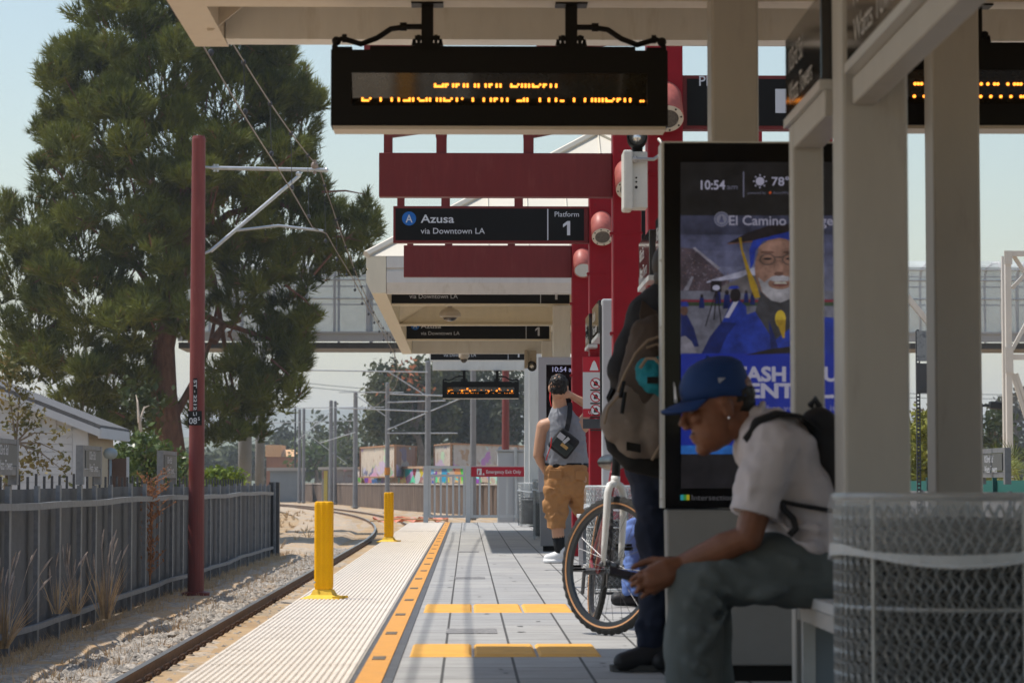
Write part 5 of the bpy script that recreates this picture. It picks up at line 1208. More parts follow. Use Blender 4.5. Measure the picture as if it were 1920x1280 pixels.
for (u, v, a, c, dy) in base_l:
    # break each lobe into several smaller clumps
    pine_lobes.append((u, v, a*.72, c*.72, dy))
    for q in range(8):
        th = rng.uniform(0, 6.28); pine_lobes.append((u+a*.72*math.cos(th), v+c*.72*math.sin(th), a*rng.uniform(.22,.40), c*rng.uniform(.22,.40), dy+rng.uniform(-2.5,2.5)))
P, D = lobe_pts(pine_lobes, Yp_, 100)
# keep gaps where the photo shows sky between the limbs
keep = np.ones(len(P), bool); px_u = 876+P[:,0]/P[:,1]*FPX; px_v = 905-(P[:,2]-CAMZ)/P[:,1]*FPX
for (u, v, ru, rv) in ((410,610,24,38),(405,655,20,30),(22,205,40,110),(285,340,14,12),(545,265,10,16),(300,655,18,36),(352,560,10,20),(600,300,12,26),(455,605,14,18)):
    keep &= ((px_u-u)/ru)**2+((px_v-v)/rv)**2 > 1+rng.normal(0,.35,len(P))
P, D = P[keep], D[keep]
pt = thing('pine_tree', 'huge dark green pine tree filling the left sky behind the fence', 'tree', (at(312,900,Yp_).x, Yp_, GZ))
pm1 = leafmat('pine needles', (.030,.054,.008), (.205,.222,.034), vs=.55)
V, F = needles(P, D, 12, .30, .020, .38, 'x')
mesh_np('crown', V, F, pm1, pt, pt.location)
sel = rng.random(len(P)) < .018; V, F = needles(P[sel], D[sel], 10, .30, .016, .6, 'x'); mesh_np('dead_needles', V, F, mat('dead needles', (.22,.12,.06), .9, var=.3, vs=3), pt, pt.location)
m_ = MB(); tp = [(322,920),(318,830),(308,740),(306,650),(330,540),(350,430),(350,300),(330,160),(330,60)]
m_.path([at(u,v,Yp_) for u, v in tp], [.62,.48,.42,.38,.30,.26,.2,.14,.06], 14)
for br_ in ([(306,650),(230,560),(150,520),(70,560)],[(320,590),(250,490),(180,420),(100,400)],[(345,470),(430,400),(520,380),(640,430)],[(330,560),(400,600),(460,620),(520,640)],[(350,400),(260,330),(180,260)],[(350,340),(430,260),(520,200)],[(345,420),(400,520),(420,640),(440,740)],[(312,700),(240,700),(160,690)],[(340,500),(300,420),(280,300)],[(318,800),(360,720),(395,640),(410,560)],[(400,640),(420,610),(450,600)]):
    m_.path([at(u,v,Yp_+(i*.4)) for i,(u,v) in enumerate(br_)], [.16,.11,.08,.04][:len(br_)], 8)
for k in range(120):
    i = rng.integers(len(P)); a = Vector(P[i]); c = at(340, rng.uniform(200,700), Yp_); m_.path([a, a+(c-a)*.12+Vector((0,0,-.15)), a+(c-a)*.25+Vector((0,0,-.5))], [.012,.03,.045], 5)
m_.build('trunk', bark, pt)
# ---- generic broadleaf tree
def tree(name, label, Y, lobes, leaf, trunk, size, dens, k=7, group=None, bm=None, cat='tree', br=None):
    P, _ = lobe_pts(lobes, Y, dens, shell=.3)
    b0 = at(trunk[0], trunk[1], Y); t = thing(name, label, cat, (b0.x, Y, GZ), group)
    V, F = leaves(P, k, size, size*1.5); mesh_np('crown', V, F, leaf, t, t.location)
    m_ = MB(); top = at(trunk[2], trunk[3], Y); r = trunk[4]; m_.path([(b0.x,Y,GZ-.1), (b0+(top-b0)*.5)+Vector((r,0,0)), top], [r, r*.75, r*.4], 10)
    for (u, v, ru, rv, dy) in lobes[:10]:
        c = at(u, v, Y+dy*.5); m_.path([top+Vector((0,0,-r*2)), top+(c-top)*.5+Vector((0,0,r)), c], [r*.5, r*.3, r*.1], 6)
    m_.build('trunk', bm or bark2, t); return t
lf_dark = leafmat('dark leaves', (.022,.034,.014), (.055,.066,.024), vs=.25)
lf_mid = leafmat('mid leaves', (.035,.055,.018), (.085,.10,.03), vs=.3)
lf_fl = leafmat('flame tree leaves', (.04,.06,.02), (.10,.105,.035), vs=.3)
n, l, p = nodes_of(lf_fl)
lf_bright = leafmat('bright leaves', (.10,.17,.02), (.22,.28,.03), vs=1.5)
lf_yel = leafmat('yellow green leaves', (.13,.15,.022), (.26,.25,.035), vs=1.4)
lf_lau = leafmat('laurel leaves', (.035,.075,.015), (.13,.17,.035), rough=.35, vs=2)
def jl(ls, n_=6, f=.8):
    out = []
    for (u, v, a, c, dy) in ls:
        out.append((u, v, a*.75, c*.75, dy))
        for q in range(n_): th = rng.uniform(0, 6.28); out.append((u+a*f*math.cos(th), v+c*f*math.sin(th), a*rng.uniform(.25,.42), c*rng.uniform(.25,.42), dy+rng.uniform(-2,2)))
    return out
tree('flame_tree', 'tall spreading tree with orange blossom clumps behind the containers', 238, jl([(760,720,60,45,0),(800,760,60,60,2),(730,760,40,45,-2),(835,730,40,45,3),(790,820,55,30,3),(720,790,30,30,-2)]), lf_fl, (784,905,780,800,.5), .30, 120, 6)
# blossoms
P, _ = lobe_pts([(757,688,14,9,-4),(775,715,12,8,-5),(718,730,8,6,-4),(740,705,8,6,-5),(800,730,10,8,-4)], 232, 60); V, F = leaves(P, 3, .28, .35)
mesh_np('blossom', V, F, leafmat('orange blossom', (.32,.09,.03), (.42,.15,.05)), [o for o in COL.objects if o.name.startswith('flame_tree')][0], [o for o in COL.objects if o.name.startswith('flame_tree')][0].location)
tree('shade_tree', 'dark shade tree behind the purple graffiti container', 246, jl([(850,760,50,55,0),(890,790,45,45,1),(870,720,40,30,2),(930,800,30,40,0)]), lf_dark, (860,905,858,800,.45), .32, 130, 6)
tree('cypress_tree', 'dark narrow cypress tree right of the distant LED display', 240, [(958,770,26,70,0),(960,720,18,45,0),(955,820,30,40,0),(985,760,20,70,1)], lf_dark, (960,905,960,780,.25), .30, 60, 6)
tree('cypress_tree', 'tall dark cypress trees merging behind the LED display', 252, [(905,740,30,70,0),(925,760,25,60,1),(940,790,22,50,0)], lf_dark, (912,905,912,760,.25), .30, 60, 6)
tree('street_tree', 'rounded green tree between the far poles', 275, jl([(690,830,34,35,0),(650,860,30,25,0),(710,790,20,22,1)]), lf_mid, (690,905,690,850,.25), .34, 40, 5)
tree('street_tree', 'bright green tree beside the orange brick building', 290, jl([(590,860,36,26,0),(560,868,20,18,0),(615,845,20,20,0)]), leafmat('street leaves', (.05,.09,.02), (.12,.16,.04), vs=.3), (590,905,590,868,.25), .36, 40, 5)
tree('cypress_tree', 'bluish slim conifer beyond the touching pair of poles', 420, [(597,800,9,30,0),(604,835,14,22,0),(592,838,10,20,0)], lf_mid, (598,880,598,820,.3), .5, 80, 5)
tree('cypress_tree', 'dark slim conifers left of the touching pair of poles', 400, [(534,808,10,26,0),(520,830,14,22,0),(545,836,12,22,0)], lf_dark, (534,880,534,820,.3), .5, 80, 5)
tree('street_tree', 'hazy tree left of the cream rusty container', 330, jl([(655,800,22,26,0),(640,825,26,24,0),(610,830,22,20,1)]), lf_mid, (650,890,650,820,.3), .42, 40, 5)
tree('laurel_bush', 'glossy green laurel bush behind the fence left of the red pole', 62, jl([(262,850,42,32,0),(310,862,36,28,0),(232,880,28,30,0),(290,890,50,22,0),(335,885,18,25,0)], 7), lf_lau, (275,930,275,870,.05), .085, 60, 7, cat='bush')
tree('low_hedge', 'bright yellow-green low hedge right of the red pole', 72, [(412,896,26,10,0),(440,898,16,9,0),(395,900,18,8,0)], lf_bright, (415,930,415,902,.05), .08, 300, 8, cat='hedge')
tree('willowy_bush', 'sparse yellowing bush hanging over the white house siding', 50, [(35,770,40,40,0),(75,800,22,14,0),(100,812,26,9,0),(118,850,14,16,0),(122,885,10,14,0),(60,860,30,35,0),(20,880,25,40,0),(10,700,25,30,0),(40,720,20,20,0)], leafmat('ochre leaves', (.07,.09,.025), (.26,.19,.06), vs=2.5), (-10,930,30,820,.05), .06, 24, 6, cat='bush')
tree('yellow_bush', 'yellow-green bushy tree between the two thick grey columns', 62, jl([(1722,830,36,45,0),(1738,880,34,35,0),(1700,880,30,40,0),(1740,800,20,20,0)], 6), lf_yel, (1722,930,1722,860,.08), .11, 60, 8, cat='bush')
tree('street_tree', 'thin reddish treetop above the yellow-green bush', 120, jl([(1735,775,16,22,0),(1710,790,12,10,0),(1752,785,14,22,0)]), leafmat('reddish leaves', (.06,.05,.025), (.13,.085,.05), vs=.6), (1735,905,1735,790,.1), .15, 40, 4)
tree('street_tree', 'dark green tree right of the floodlight', 130, jl([(1868,830,30,35,0),(1845,870,25,30,0),(1870,790,25,20,0),(1890,860,20,40,0)]), lf_mid, (1865,905,1865,840,.2), .2, 50, 5)
tree('street_tree', 'hazy brownish tree behind the lattice tower', 320, jl([(1905,790,36,40,0),(1890,760,20,18,0),(1930,770,30,40,0),(1860,840,30,25,0),(1925,850,40,40,0)]), leafmat('dusty leaves', (.05,.05,.03), (.11,.095,.06), vs=.2), (1905,905,1905,800,.4), .45, 36, 5)
tree('forked_tree', 'pale-trunked small tree between the white house and the pine', 70, [(255,740,30,25,1),(280,760,25,20,1)], lf_mid, (263,930,261,780,.09), .12, 40, 5, bm=mat('pale trunk', (.42,.35,.28), .8, var=.12, vs=4))
# far woodland masses
P, _ = lobe_pts([(u, 868+rng.uniform(-12,10), 26, 20, rng.uniform(-20,40)) for u in range(480,1010,14)]+[(u, 872+rng.uniform(-10,6), 30, 26, rng.uniform(-20,40)) for u in range(1500,2200,22)]+[(u, 872+rng.uniform(-10,6), 30, 24, rng.uniform(-20,40)) for u in range(-300,480,22)], 380, 260)
V, F = leaves(P, 4, .55, .6); o = mesh_np('far_woodland', V, F, lf_mid, None, (0, 380, 0)); tag(o, kind='stuff')
# fan palms on the right
def palm(u, v, Y, s, label, n_=16, r_=(.0, .0)):
    q = at(u, v, Y); t = thing('fan_palm', label, 'palm', (q.x, Y, GZ), 'fan palms behind the right fence')
    m_ = MB(); m_.tube((q.x,Y,GZ),(q.x,Y,q.z-.05), .09, .08); m_.build('trunk', bark2, t)
    V = []; F = []
    for i in range(n_):
        a = rng.uniform(0, 6.28); el = rng.uniform(-.2, 1.25); d = np.array([math.cos(a)*math.cos(el), math.sin(a)*math.cos(el), math.sin(el)]); base = np.array(q)+d*.25*s; hub = np.array(q)+d*s*.62
        sd = np.cross(d, [0,0,1.]); sd /= np.linalg.norm(sd)+1e-9; up_ = np.cross(sd, d)
        k0 = len(V); V += [np.array(q)-sd*.012, np.array(q)+sd*.012, hub+sd*.01, hub-sd*.01]; F.append((k0,k0+1,k0+2,k0+3))
        for j in range(15):
            th = -1.35+2.7*j/14; dd = d*math.cos(th)+sd*math.sin(th)-up_*.12*abs(th); L = s*.62*(1-.12*abs(th))*rng.uniform(.85,1.1); w_ = sd*math.cos(th)-d*math.sin(th)
            k0 = len(V); V += [hub-w_*.004, hub+w_*.012+dd*L*.4, hub+dd*L-np.array([0,0,.12*s*rng.random()]), hub-w_*.012+dd*L*.4]; F.append((k0,k0+1,k0+2,k0+3))
    mesh_np('fronds', np.array(V), np.array(F), leafmat('palm leaf', (.07,.11,.02), (.26,.27,.06), rough=.4, vs=3), t, t.location)
palm(1856, 925, 47, .85, 'fan palm left of the lattice tower base', 15)
palm(1915, 910, 50, .95, 'fan palm with broad fronds at the right edge', 18)
palm(1835, 940, 52, .7, 'low fan palm beside the right-hand station name board', 12)
# ---- dry weeds
straw = mat('dry straw', (.52,.36,.20), .8, var=.25, vs=9)
straw2 = mat('brown dead plant', (.30,.13,.055), .85, var=.3, vs=9)
def tuft(V, F, c, n_, h, sp, wd=.006, droop=.25):
    for i in range(n_):
        a = rng.uniform(0, 6.28); r = rng.uniform(0, sp); tip = np.array(c)+np.array([math.cos(a)*r*1.6, math.sin(a)*r*1.6, h*rng.uniform(.5,1.1)]); b_ = np.array(c)+np.array([math.cos(a)*.06, math.sin(a)*.06, 0])*rng.random()
        mid = (b_+tip)/2+np.array([0,0,h*droop*.3]); s = np.array([math.sin(a+.7), math.cos(a), 0])*wd
        k = len(V); V += [b_-s, b_+s, mid+s*.8, mid-s*.8, tip]; F += [(k,k+1,k+2,k+3),(k+3,k+2,k+4,k+4)]
V, F = [], []
for i in range(2000):
    y = 18+rng.random()**1.3*48; x = rng.normal(-4.6, .16) if rng.random() < .72 else rng.uniform(-4.6, -3.4); tuft(V, F, (x,y,-1.1), 9, rng.uniform(.06,.22), .10, .004)
for i in range(260):
    y = 66+rng.random()*100; x = rng.uniform(-14,-5.2)+track_x(y); tuft(V, F, (x,y,-1.1), 8, rng.uniform(.1,.35), .25, .018)
F4 = [tuple(f) if len(set(f)) == 4 else tuple(f[:3]) for f in F]
me = bpy.data.meshes.new('dry_grass'); me.from_pydata([tuple(v) for v in V], [], F4); me.materials.append(straw); o = bpy.data.objects.new('dry_grass', me); COL.objects.link(o); tag(o, kind='stuff')
def fountain(u, v, Y, h, label, n_=60, plumes=9, sp=.28):
    q = at(u, v, Y); t = thing('fountain_grass', label, 'grass clump', (q.x, Y, q.z), 'dry grass clumps along the fence'); V, F = [], []
    tuft(V, F, (q.x,Y,q.z), n_, h*.8, sp, .005)
    F4 = [tuple(f) if len(set(f)) == 4 else tuple(f[:3]) for f in F]; m_ = MB(); m_.add(V, F4); m_.build('blades', straw, t)
    m_ = MB()
    for i in range(plumes):
        a = rng.uniform(0,6.28); r = rng.uniform(.05, sp*1.3); b_ = Vector((q.x,Y,q.z)); e = b_+Vector((math.cos(a)*r, math.sin(a)*r, h*rng.uniform(.75,1.15))); d = (e-b_).normalized()
        m_.path([b_, e], .003, 4); m_.path([e-d*.02, e+d*.07+Vector((.01,0,0)), e+d*.17+Vector((.03,0,-.01))], [.006,.014,.004], 6)
    m_.build('plume', mat('grass plume', (.40,.33,.29), .9, var=.2, vs=20), t)
fountain(197, 1160, 31.2, .85, 'feathery dry grass clump against the fence below the middle name board', 80, 10, .20)
fountain(140, 1150, 30.2, .62, 'thin dry grass clump left of the feathery one', 40, 9, .25)
fountain(5, 1215, 26.0, .75, 'dry straw clump at the left picture edge', 90, 12, .3)
fountain(105, 1150, 29.2, .5, 'small dry grass clump between two fence posts at left', 30, 5, .2)
q = at(268, 1100, 38.0); t = thing('dead_weed', 'tall orange-brown dead weed stalk in front of the fence', 'weed', (q.x+.1, 38, q.z))
m_ = MB(); x0, z0 = q.x+.1, q.z; H_ = 1.62
m_.path([(x0,38,z0),(x0+.02,38,z0+H_*.5),(x0+.0,38,z0+H_)], [.014,.010,.004], 6)
for i in range(70):
    k = rng.uniform(.12,1); a = rng.uniform(0,6.28); L = rng.uniform(.08,.30)*(1.3 if .35 < k else .8); b_ = Vector((x0+.01,38,z0+H_*k)); e = b_+Vector((math.cos(a)*L,math.sin(a)*L*.6,L*rng.uniform(.2,1.)))
    m_.path([b_, e], [.005,.0025], 4)
    for j in range(4): m_.ell(b_+(e-b_)*rng.uniform(.3,1)+Vector(rng.normal(0,.02,3)), (.012,.012,.016), n=5)
for i in range(60): m_.ell(Vector((x0,38,z0+H_*rng.uniform(.1,.85)))+Vector(rng.normal(0,.018,3)), (.014,.014,.024), n=5)
m_.build('stalk', straw2, t)
# orange tarp scrap on the ground behind the gate
q = at(770, 974, 51.2); t = thing('tarp', 'crumpled orange and white plastic scrap on the ground behind the gate', 'tarp', (q.x, 51.2, q.z)); V = []; nn = 14
for i in range(nn):
    for j in range(7): V.append((q.x-.75+1.5*i/(nn-1), 50.9+j*.14, q.z-.06+.14*rng.random()))
m_ = MB(); m_.add(V, [(j+i*7, j+1+i*7, j+8+i*7, j+7+i*7) for i in range(nn-1) for j in range(6)]); m_.build('sheet', mat('orange plastic', (.62,.20,.11), .6, dirt=(.6,.55,.5), ds=4, dth=.5), t)
m_ = MB(); m_.path([(q.x-.8,50.85,q.z-.02),(q.x-.2,50.86,q.z+.03),(q.x+.7,50.84,q.z)], .015, 6); m_.build('cord', straw, t)
# ================================================================ BENCHES
bench_m = mat('pale bench slats', (.50,.50,.50), .5, var=.08, vs=8, dirt=(.36,.34,.32), ds=9, dth=.62)
def bench(x0, x1, y0, y1, z, label, n=4):
    t = thing('bench', label, 'bench', (x0, (y0+y1)/2, 0), 'platform benches')
    w_ = (x1-x0)/n
    for i in range(n):
        m_ = MB(); m_.b2(x0+i*w_+.006, x0+(i+1)*w_-.006, y0, y1, z-.035, z); m_.build('slat', bench_m, t, bevel=.006)
    m_ = MB(); m_.b2(x0+.012, x1-.012, y0+.02, y0+.06, z-.085, z-.037); m_.b2(x0+.012, x1-.012, y1-.06, y1-.02, z-.085, z-.037); m_.b2(x0+.014, x0+.05, y0+.062, y1-.062, z-.085, z-.037); m_.build('frame', mat('bench frame', (.42,.41,.40), .45, dirt=(.3,.25,.2), ds=9, dth=.6), t)
    for y in (y0+.05, y1-.09):
        for xx in (x0+.02, x1-.06): m_ = MB(); m_.b2(xx, xx+.04, y, y+.04, 0, z-.087); m_.build('leg', bench_m, t)
    m_ = MB(); m_.b2(x0+.062, x1-.062, y1-.08, y1-.06, .03, z-.09); m_.build('side_panel', mat('bluegrey bench panel', (.20,.23,.26), .5), t)
    return t
bx0 = at(1487, 1122, 8.3).x
bench(bx0, bx0+.46, 7.08, 8.3, at(1490,1110,8.3).z, 'pale slatted bench with the seated man in the foreground')
bench(at(1080,965,23.3).x, at(1080,965,23.3).x+.5, 18.9, 23.3, at(1085,963,23.3).z, 'white bench end sticking out behind the second trash can')

# ================================================================ PEOPLE
skin_b = mat('brown skin', (.155,.060,.030), .5, var=.14, vs=22, spec=.35, bump=.25, bs=260)
skin_t = mat('tan skin', (.46,.25,.155), .5, var=.07, vs=14, spec=.35)
hair_m = mat('black hair', (.010,.008,.007), .55, var=.3, vs=60, bump=.6, bs=90)
def head_local(mb, c, f, up, s=1., m=0, ears=True):
    """head from overlapping volumes. c: centre, f: facing, up: crown direction"""
    f = Vector(f).normalized(); up = Vector(up); up = (up-f*up.dot(f)).normalized(); sd = up.cross(f)
    Rm = Matrix((f, sd, up)).transposed()
    q = lambda a, b_, d: Vector(c)+Rm @ Vector((a*s, b_*s, d*s))
    E = lambda p_, r: mb.ell(q(*p_), tuple(x*s for x in r), rot=Rm, n=18, m=m)
    E((-.012,0,.035),(.096,.077,.088)); E((.018,0,-.02),(.070,.064,.088)); E((.040,0,-.062),(.050,.050,.052)); E((.066,0,-.098),(.024,.026,.020))
    E((-.02,0,-.045),(.062,.058,.05))
    mb.path([q(.078,0,.028), q(.094,0,.002), q(.110,0,-.026)], [.009*s,.0105*s,.0125*s], 10, m); E((.098,.009,-.031),(.011,.009,.008)); E((.098,-.009,-.031),(.011,.009,.008))
    E((.076,.03,.030),(.014,.024,.009)); E((.076,-.03,.030),(.014,.024,.009))
    E((.084,0,-.058),(.014,.022,.007)); E((.080,0,-.072),(.014,.019,.008)); E((.070,.035,-.012),(.02,.02,.018)); E((.070,-.035,-.012),(.02,.02,.018))
    if ears:
        for k in (-1, 1): E((-.008,.076*k,-.006),(.018,.010,.032)); E((-.002,.080*k,.010),(.017,.008,.017))
    return q, Rm
# ---------------- seated man (foreground)
PS = lambda u, v, dy=0.: at(u, v, 8.05+dy)
def fingers(mb, chains, r0=.0088):
    for ch in chains: mb.limb(ch, [r0*(1-.13*i) for i in range(len(ch))], n=10)
sp = thing('person', 'seated man in blue cap and white t-shirt bent over a phone on the bench', 'person', (PS(1540,1100).x, 8.05, 0))
mb = MB()
hc = PS(1347, 764); fdir = Vector((-.955, -.10, -.24)); fup = Vector((-.24,.0,.97))
q, Rm = head_local(mb, hc, fdir, fup, 1.16)
mb.limb([hc+Vector((.05,0,-.04)), PS(1404,796), PS(1440,818)], [.058,.056,.06])
SL = PS(1446, 850, -.19); EL = PS(1404, 1006, -.22); WL = PS(1278, 1058, -.14)
mb.limb([SL, SL+(EL-SL)*.5, EL, EL+(WL-EL)*.35, EL+(WL-EL)*.75, WL], [.055,.052,.044,.045,.034,.027])
SR = PS(1446, 850, .19); ER = PS(1400, 1004, .24); WR = PS(1272, 1058, .05)
mb.limb([SR, SR+(ER-SR)*.5, ER, ER+(WR-ER)*.35, WR], [.055,.052,.044,.044,.027])
# near hand: palm, four curled fingers, thumb on top of the phone
KN = [PS(1222,1066,-.15), PS(1218,1078,-.165), PS(1219,1091,-.17), PS(1224,1102,-.165)]
mb.limb([WL, (WL+KN[1])/2+Vector((0,-.004,.003)), KN[1]], [.028,.033,.024]); mb.limb([WL+Vector((0,0,-.012)), (WL+KN[2])/2+Vector((0,-.006,-.008)), KN[2]], [.026,.032,.022]); mb.limb([(WL+KN[3])/2+Vector((.01,0,-.004)), KN[3]], [.026,.017])
mb.limb([(WL+KN[0])/2, KN[0]], [.026,.017])
fingers(mb, [[KN[0], PS(1200,1074,-.165), PS(1186,1084,-.15), PS(1180,1088,-.12)], [KN[1], PS(1196,1088,-.178), PS(1184,1097,-.158), PS(1186,1099,-.12)], [KN[2], PS(1200,1101,-.18), PS(1192,1110,-.158), PS(1197,1108,-.125)], [KN[3], PS(1209,1113,-.172), PS(1203,1119,-.15), PS(1209,1115,-.125)]], .0098)
mb.limb([WL+(KN[0]-WL)*.3+Vector((0,.02,.008)), PS(1224,1050,-.09), PS(1203,1055,-.085), PS(1186,1064,-.085)], [.017,.0135,.0105,.0085], n=10)
# far hand behind the phone
KR = [PS(1220,1068,.02), PS(1216,1082,.03), PS(1220,1096,.03), PS(1226,1106,.03)]
mb.limb([WR, KR[1]], [.028,.024]); mb.limb([WR, KR[2]], [.028,.022]); mb.limb([WR, KR[3]], [.024,.016]); mb.limb([WR, KR[0]], [.026,.016])
fingers(mb, [[KR[0], PS(1198,1078,.03), PS(1186,1088,.0)], [KR[1], PS(1194,1092,.03), PS(1186,1098,-.01)], [KR[2], PS(1200,1104,.03), PS(1196,1108,-.02)], [KR[3], PS(1210,1114,.03), PS(1210,1114,-.02)]], .0095)
mb.limb([WR+Vector((-.02,0,.012)), PS(1214,1052,-.02), PS(1192,1060,-.045)], [.016,.012,.009], n=10)
# lower legs / hips under the clothing keep the body one surface
mb.limb([PS(1450,840), PS(1495,925), PS(1545,1060)], [.075,.10,.11]); mb.limb([SL, PS(1450,858), SR], [.055,.07,.055])
KNL = PS(1310, 1078, -.12); KNR = PS(1318, 1086, .20); ANL = PS(1304, 1318, -.12); ANR = PS(1330, 1318, .20)
mb.limb([PS(1545,1072,-.09), KNL, ANL], [.09,.06,.045]); mb.limb([PS(1545,1072,.09), KNR, ANR], [.09,.06,.045])
mb.build('body', skin_b, sp, remesh=.0048, smit=3)
def creases(mb, lines, dy, r=.015):
    for a, c in lines:
        p0, p1 = PS(a[0], a[1], dy), PS(c[0], c[1], dy); md = (p0+p1)/2+Vector((0,-.006,.006)); mb.path([p0+Vector((0,.02,0)), p0+(md-p0)*.5, md, md+(p1-md)*.5, p1+Vector((0,.02,0))], [.003, r*.8, r, r*.8, .003], 8)
# shirt
shirt_m = mat('white cotton', (.43,.40,.42), .85, var=.03, vs=10, bump=.15, bs=300)
mb = MB()
def ring(c, a, b_, ax, sdv, n=20): return [Vector(c)+Vector(ax)*(a*math.cos(2*math.pi*i/n))+Vector(sdv)*(b_*math.sin(2*math.pi*i/n)) for i in range(n)]
mb.limb([PS(1424,797), PS(1440,815), PS(1458,838)], [.062,.085,.105])
mb.limb([PS(1440,838,-.13), PS(1440,832), PS(1440,838,.13)], [.082,.11,.082])
mb.limb([PS(1462,846,-.10), PS(1482,910,-.08), PS(1520,1000,-.07), PS(1540,1050,-.07)], [.115,.125,.13,.135]); mb.limb([PS(1462,846,.10), PS(1482,910,.08), PS(1520,1000,.07), PS(1540,1050,.07)], [.115,.125,.13,.135])
mb.limb([PS(1510,1000), PS(1560,1040,0)], [.13,.12])
for s_, Sx, Ex in ((-1, SL, EL), (1, SR, ER)):
    d = (Ex-Sx).normalized(); mb.path([Sx-d*.03, Sx+d*.06, Sx+d*.14, Sx+d*.205], [.076,.078,.080,.083], 18); mb.ell(Sx-d*.01, (.080,.078,.080))
    mb.limb([Sx+Vector((.01,0,.0)), PS(1462,862,-.12*-s_*-1)], [.082,.10])
creases(mb, [((1402,878),(1428,950)),((1425,870),(1392,965)),((1450,905),(1420,975))], -.266, .016); creases(mb, [((1470,985),(1555,1000)),((1480,1010),(1555,1040)),((1452,965),(1500,1030))], -.203, .018)
so_ = mb.build('shirt', shirt_m, sp, remesh=.0075, smit=3, disp=.020, dsize=.16)
mb = MB(); mb.path([PS(1413,793)+Vector((.03*math.cos(a), .066*math.sin(a), .062*math.cos(a))) for a in np.linspace(0,6.28,20)[:-1]], .009, 8, closed=True); mb.build('collar', shirt_m, so_, smooth=True)
# trousers
trs = mat('grey green trousers', (.085,.100,.102), .85, var=.10, vs=9, bump=.2, bs=200)
mb = MB()
mb.limb([PS(1552,1072,-.09), PS(1440,1066,-.115), PS(1360,1074,-.12), KNL+Vector((.008,0,.0))], [.125,.112,.098,.092], n=18)
mb.path([KNL+Vector((-.004,0,.02)), PS(1302,1150,-.12), PS(1300,1230,-.12), PS(1305,1315,-.12)], [.094,.090,.090,.094], 20)
mb.limb([PS(1552,1072,.09), PS(1440,1072,.16), KNR], [.125,.108,.090], n=18); mb.path([KNR+Vector((0,0,.02)), PS(1322,1200,.20), PS(1330,1315,.20)], [.092,.088,.09], 20)
mb.limb([PS(1556,1065,-.08), PS(1556,1065,.08)], [.13,.13])
creases(mb, [((1302,1052),(1392,1126)),((1335,1040),(1430,1092)),((1285,1092),(1372,1150)),((1275,1118),(1352,1178)),((1272,1178),(1345,1206)),((1365,1150),(1295,1246)),((1385,1036),(1500,1108)),((1440,1030),(1545,1092)),((1275,1232),(1335,1268)),((1400,1120),(1500,1100))], -.202, .024)
mb.build('trousers', trs, sp, remesh=.0085, smit=2, disp=.012, dsize=.17)
shoe_d = mat('dark shoe', (.018,.018,.02), .6)
for A in (ANL, ANR):
    mb = MB(); mb.limb([(A.x+.04,A.y,.055),(A.x-.08,A.y,.05),(A.x-.17,A.y,.04)], [.05,.046,.038]); mb.b2(A.x-.21,A.x+.09,A.y-.045,A.y+.045,.004,.03); mb.build('shoe', shoe_d, sp, remesh=.008, smit=3)
# cap
capm = mat('royal blue cap', (.005,.028,.115), .75, var=.06, vs=30, bump=.2, bs=400)
mb = MB(); S_ = 1.10
qq = lambda a, b_, d: hc + Rm @ Vector((a*S_, b_*S_, d*S_+.012))
nr = 24; rings = []
for z, rx_2, ry_ in ((.020,.107,.088),(.045,.108,.089),(.075,.103,.086),(.103,.090,.077),(.122,.066,.058),(.132,.036,.032),(.135,.008,.008)):
    rings.append([qq(-.004-.006*(z > .1)+.96*rx_2*math.cos(2*math.pi*i/nr), ry_*math.sin(2*math.pi*i/nr), z + .006*math.cos(2*math.pi*i/nr)*(z < .05) - .022*max(0,-math.cos(2*math.pi*i/nr))*(z < .05)) for i in range(nr)])
mb.loft(rings)
cp = mb.build('cap', capm, sp, smooth=True)
mb = MB(); V = []; nb = 16
for k in range(5):
    for i in range(nb+1):
        th = -1.18+2.36*i/nb; r_ = k/4
        a = .100*math.cos(th)+r_*(.064*math.cos(th*.75)); b_ = .088*math.sin(th)*(1+.03*r_); V.append(qq(a, b_, .027-.012*r_*1.0-.020*abs(math.sin(th))*(.4+.6*r_)))
F = [(k*(nb+1)+i, k*(nb+1)+i+1, (k+1)*(nb+1)+i+1, (k+1)*(nb+1)+i) for k in range(4) for i in range(nb)]
mb.add(V, F); o = mb.build('brim', capm, cp, smooth=True); sm_ = o.modifiers.new('s', 'SOLIDIFY'); sm_.thickness = .006
mb = MB(); mb.ell(qq(-.006,0,.137), (.007,.007,.004), n=8); mb.build('button', capm, cp)
# cap marks: interlocking letters on the front, small flag on the side
mb = MB(); xd = Rm @ Vector((0,1,0)); zd = (Rm @ Vector((-.22,0,1))).normalized()
o_ = qq(.107,0,.062)
mb.text('L', (-.026,-.020), o_, xd, zd, h=.05, w=.030, off=.003, bold=.03); mb.text('A', (-.012,-.032), o_, xd, zd, h=.05, w=.040, off=.005, bold=.03); mb.build('emblem', mat('cap white', (.5,.5,.52), .7), cp)
mb = MB(); xd = Rm @ Vector((-1,0,0)) ; xd = -xd; sdv = Rm @ Vector((0,-1,0)); side = -1 if (Rm @ Vector((0,-1,0))).y < 0 else 1
o_ = qq(-.012, .0865*side*1.0, .062); zd = (Rm @ Vector((0,0,1))); xdir = Vector((1,0,0)) ; xdir = (xdir-zd*xdir.dot(zd)).normalized()
mb.flat([(-.012,-.008),(.012,.004),(-.012,.010)], o_+Vector((0,-.006,0)), xdir, zd); mb.build('side_mark', mat('cap grey', (.25,.27,.33), .7), cp)
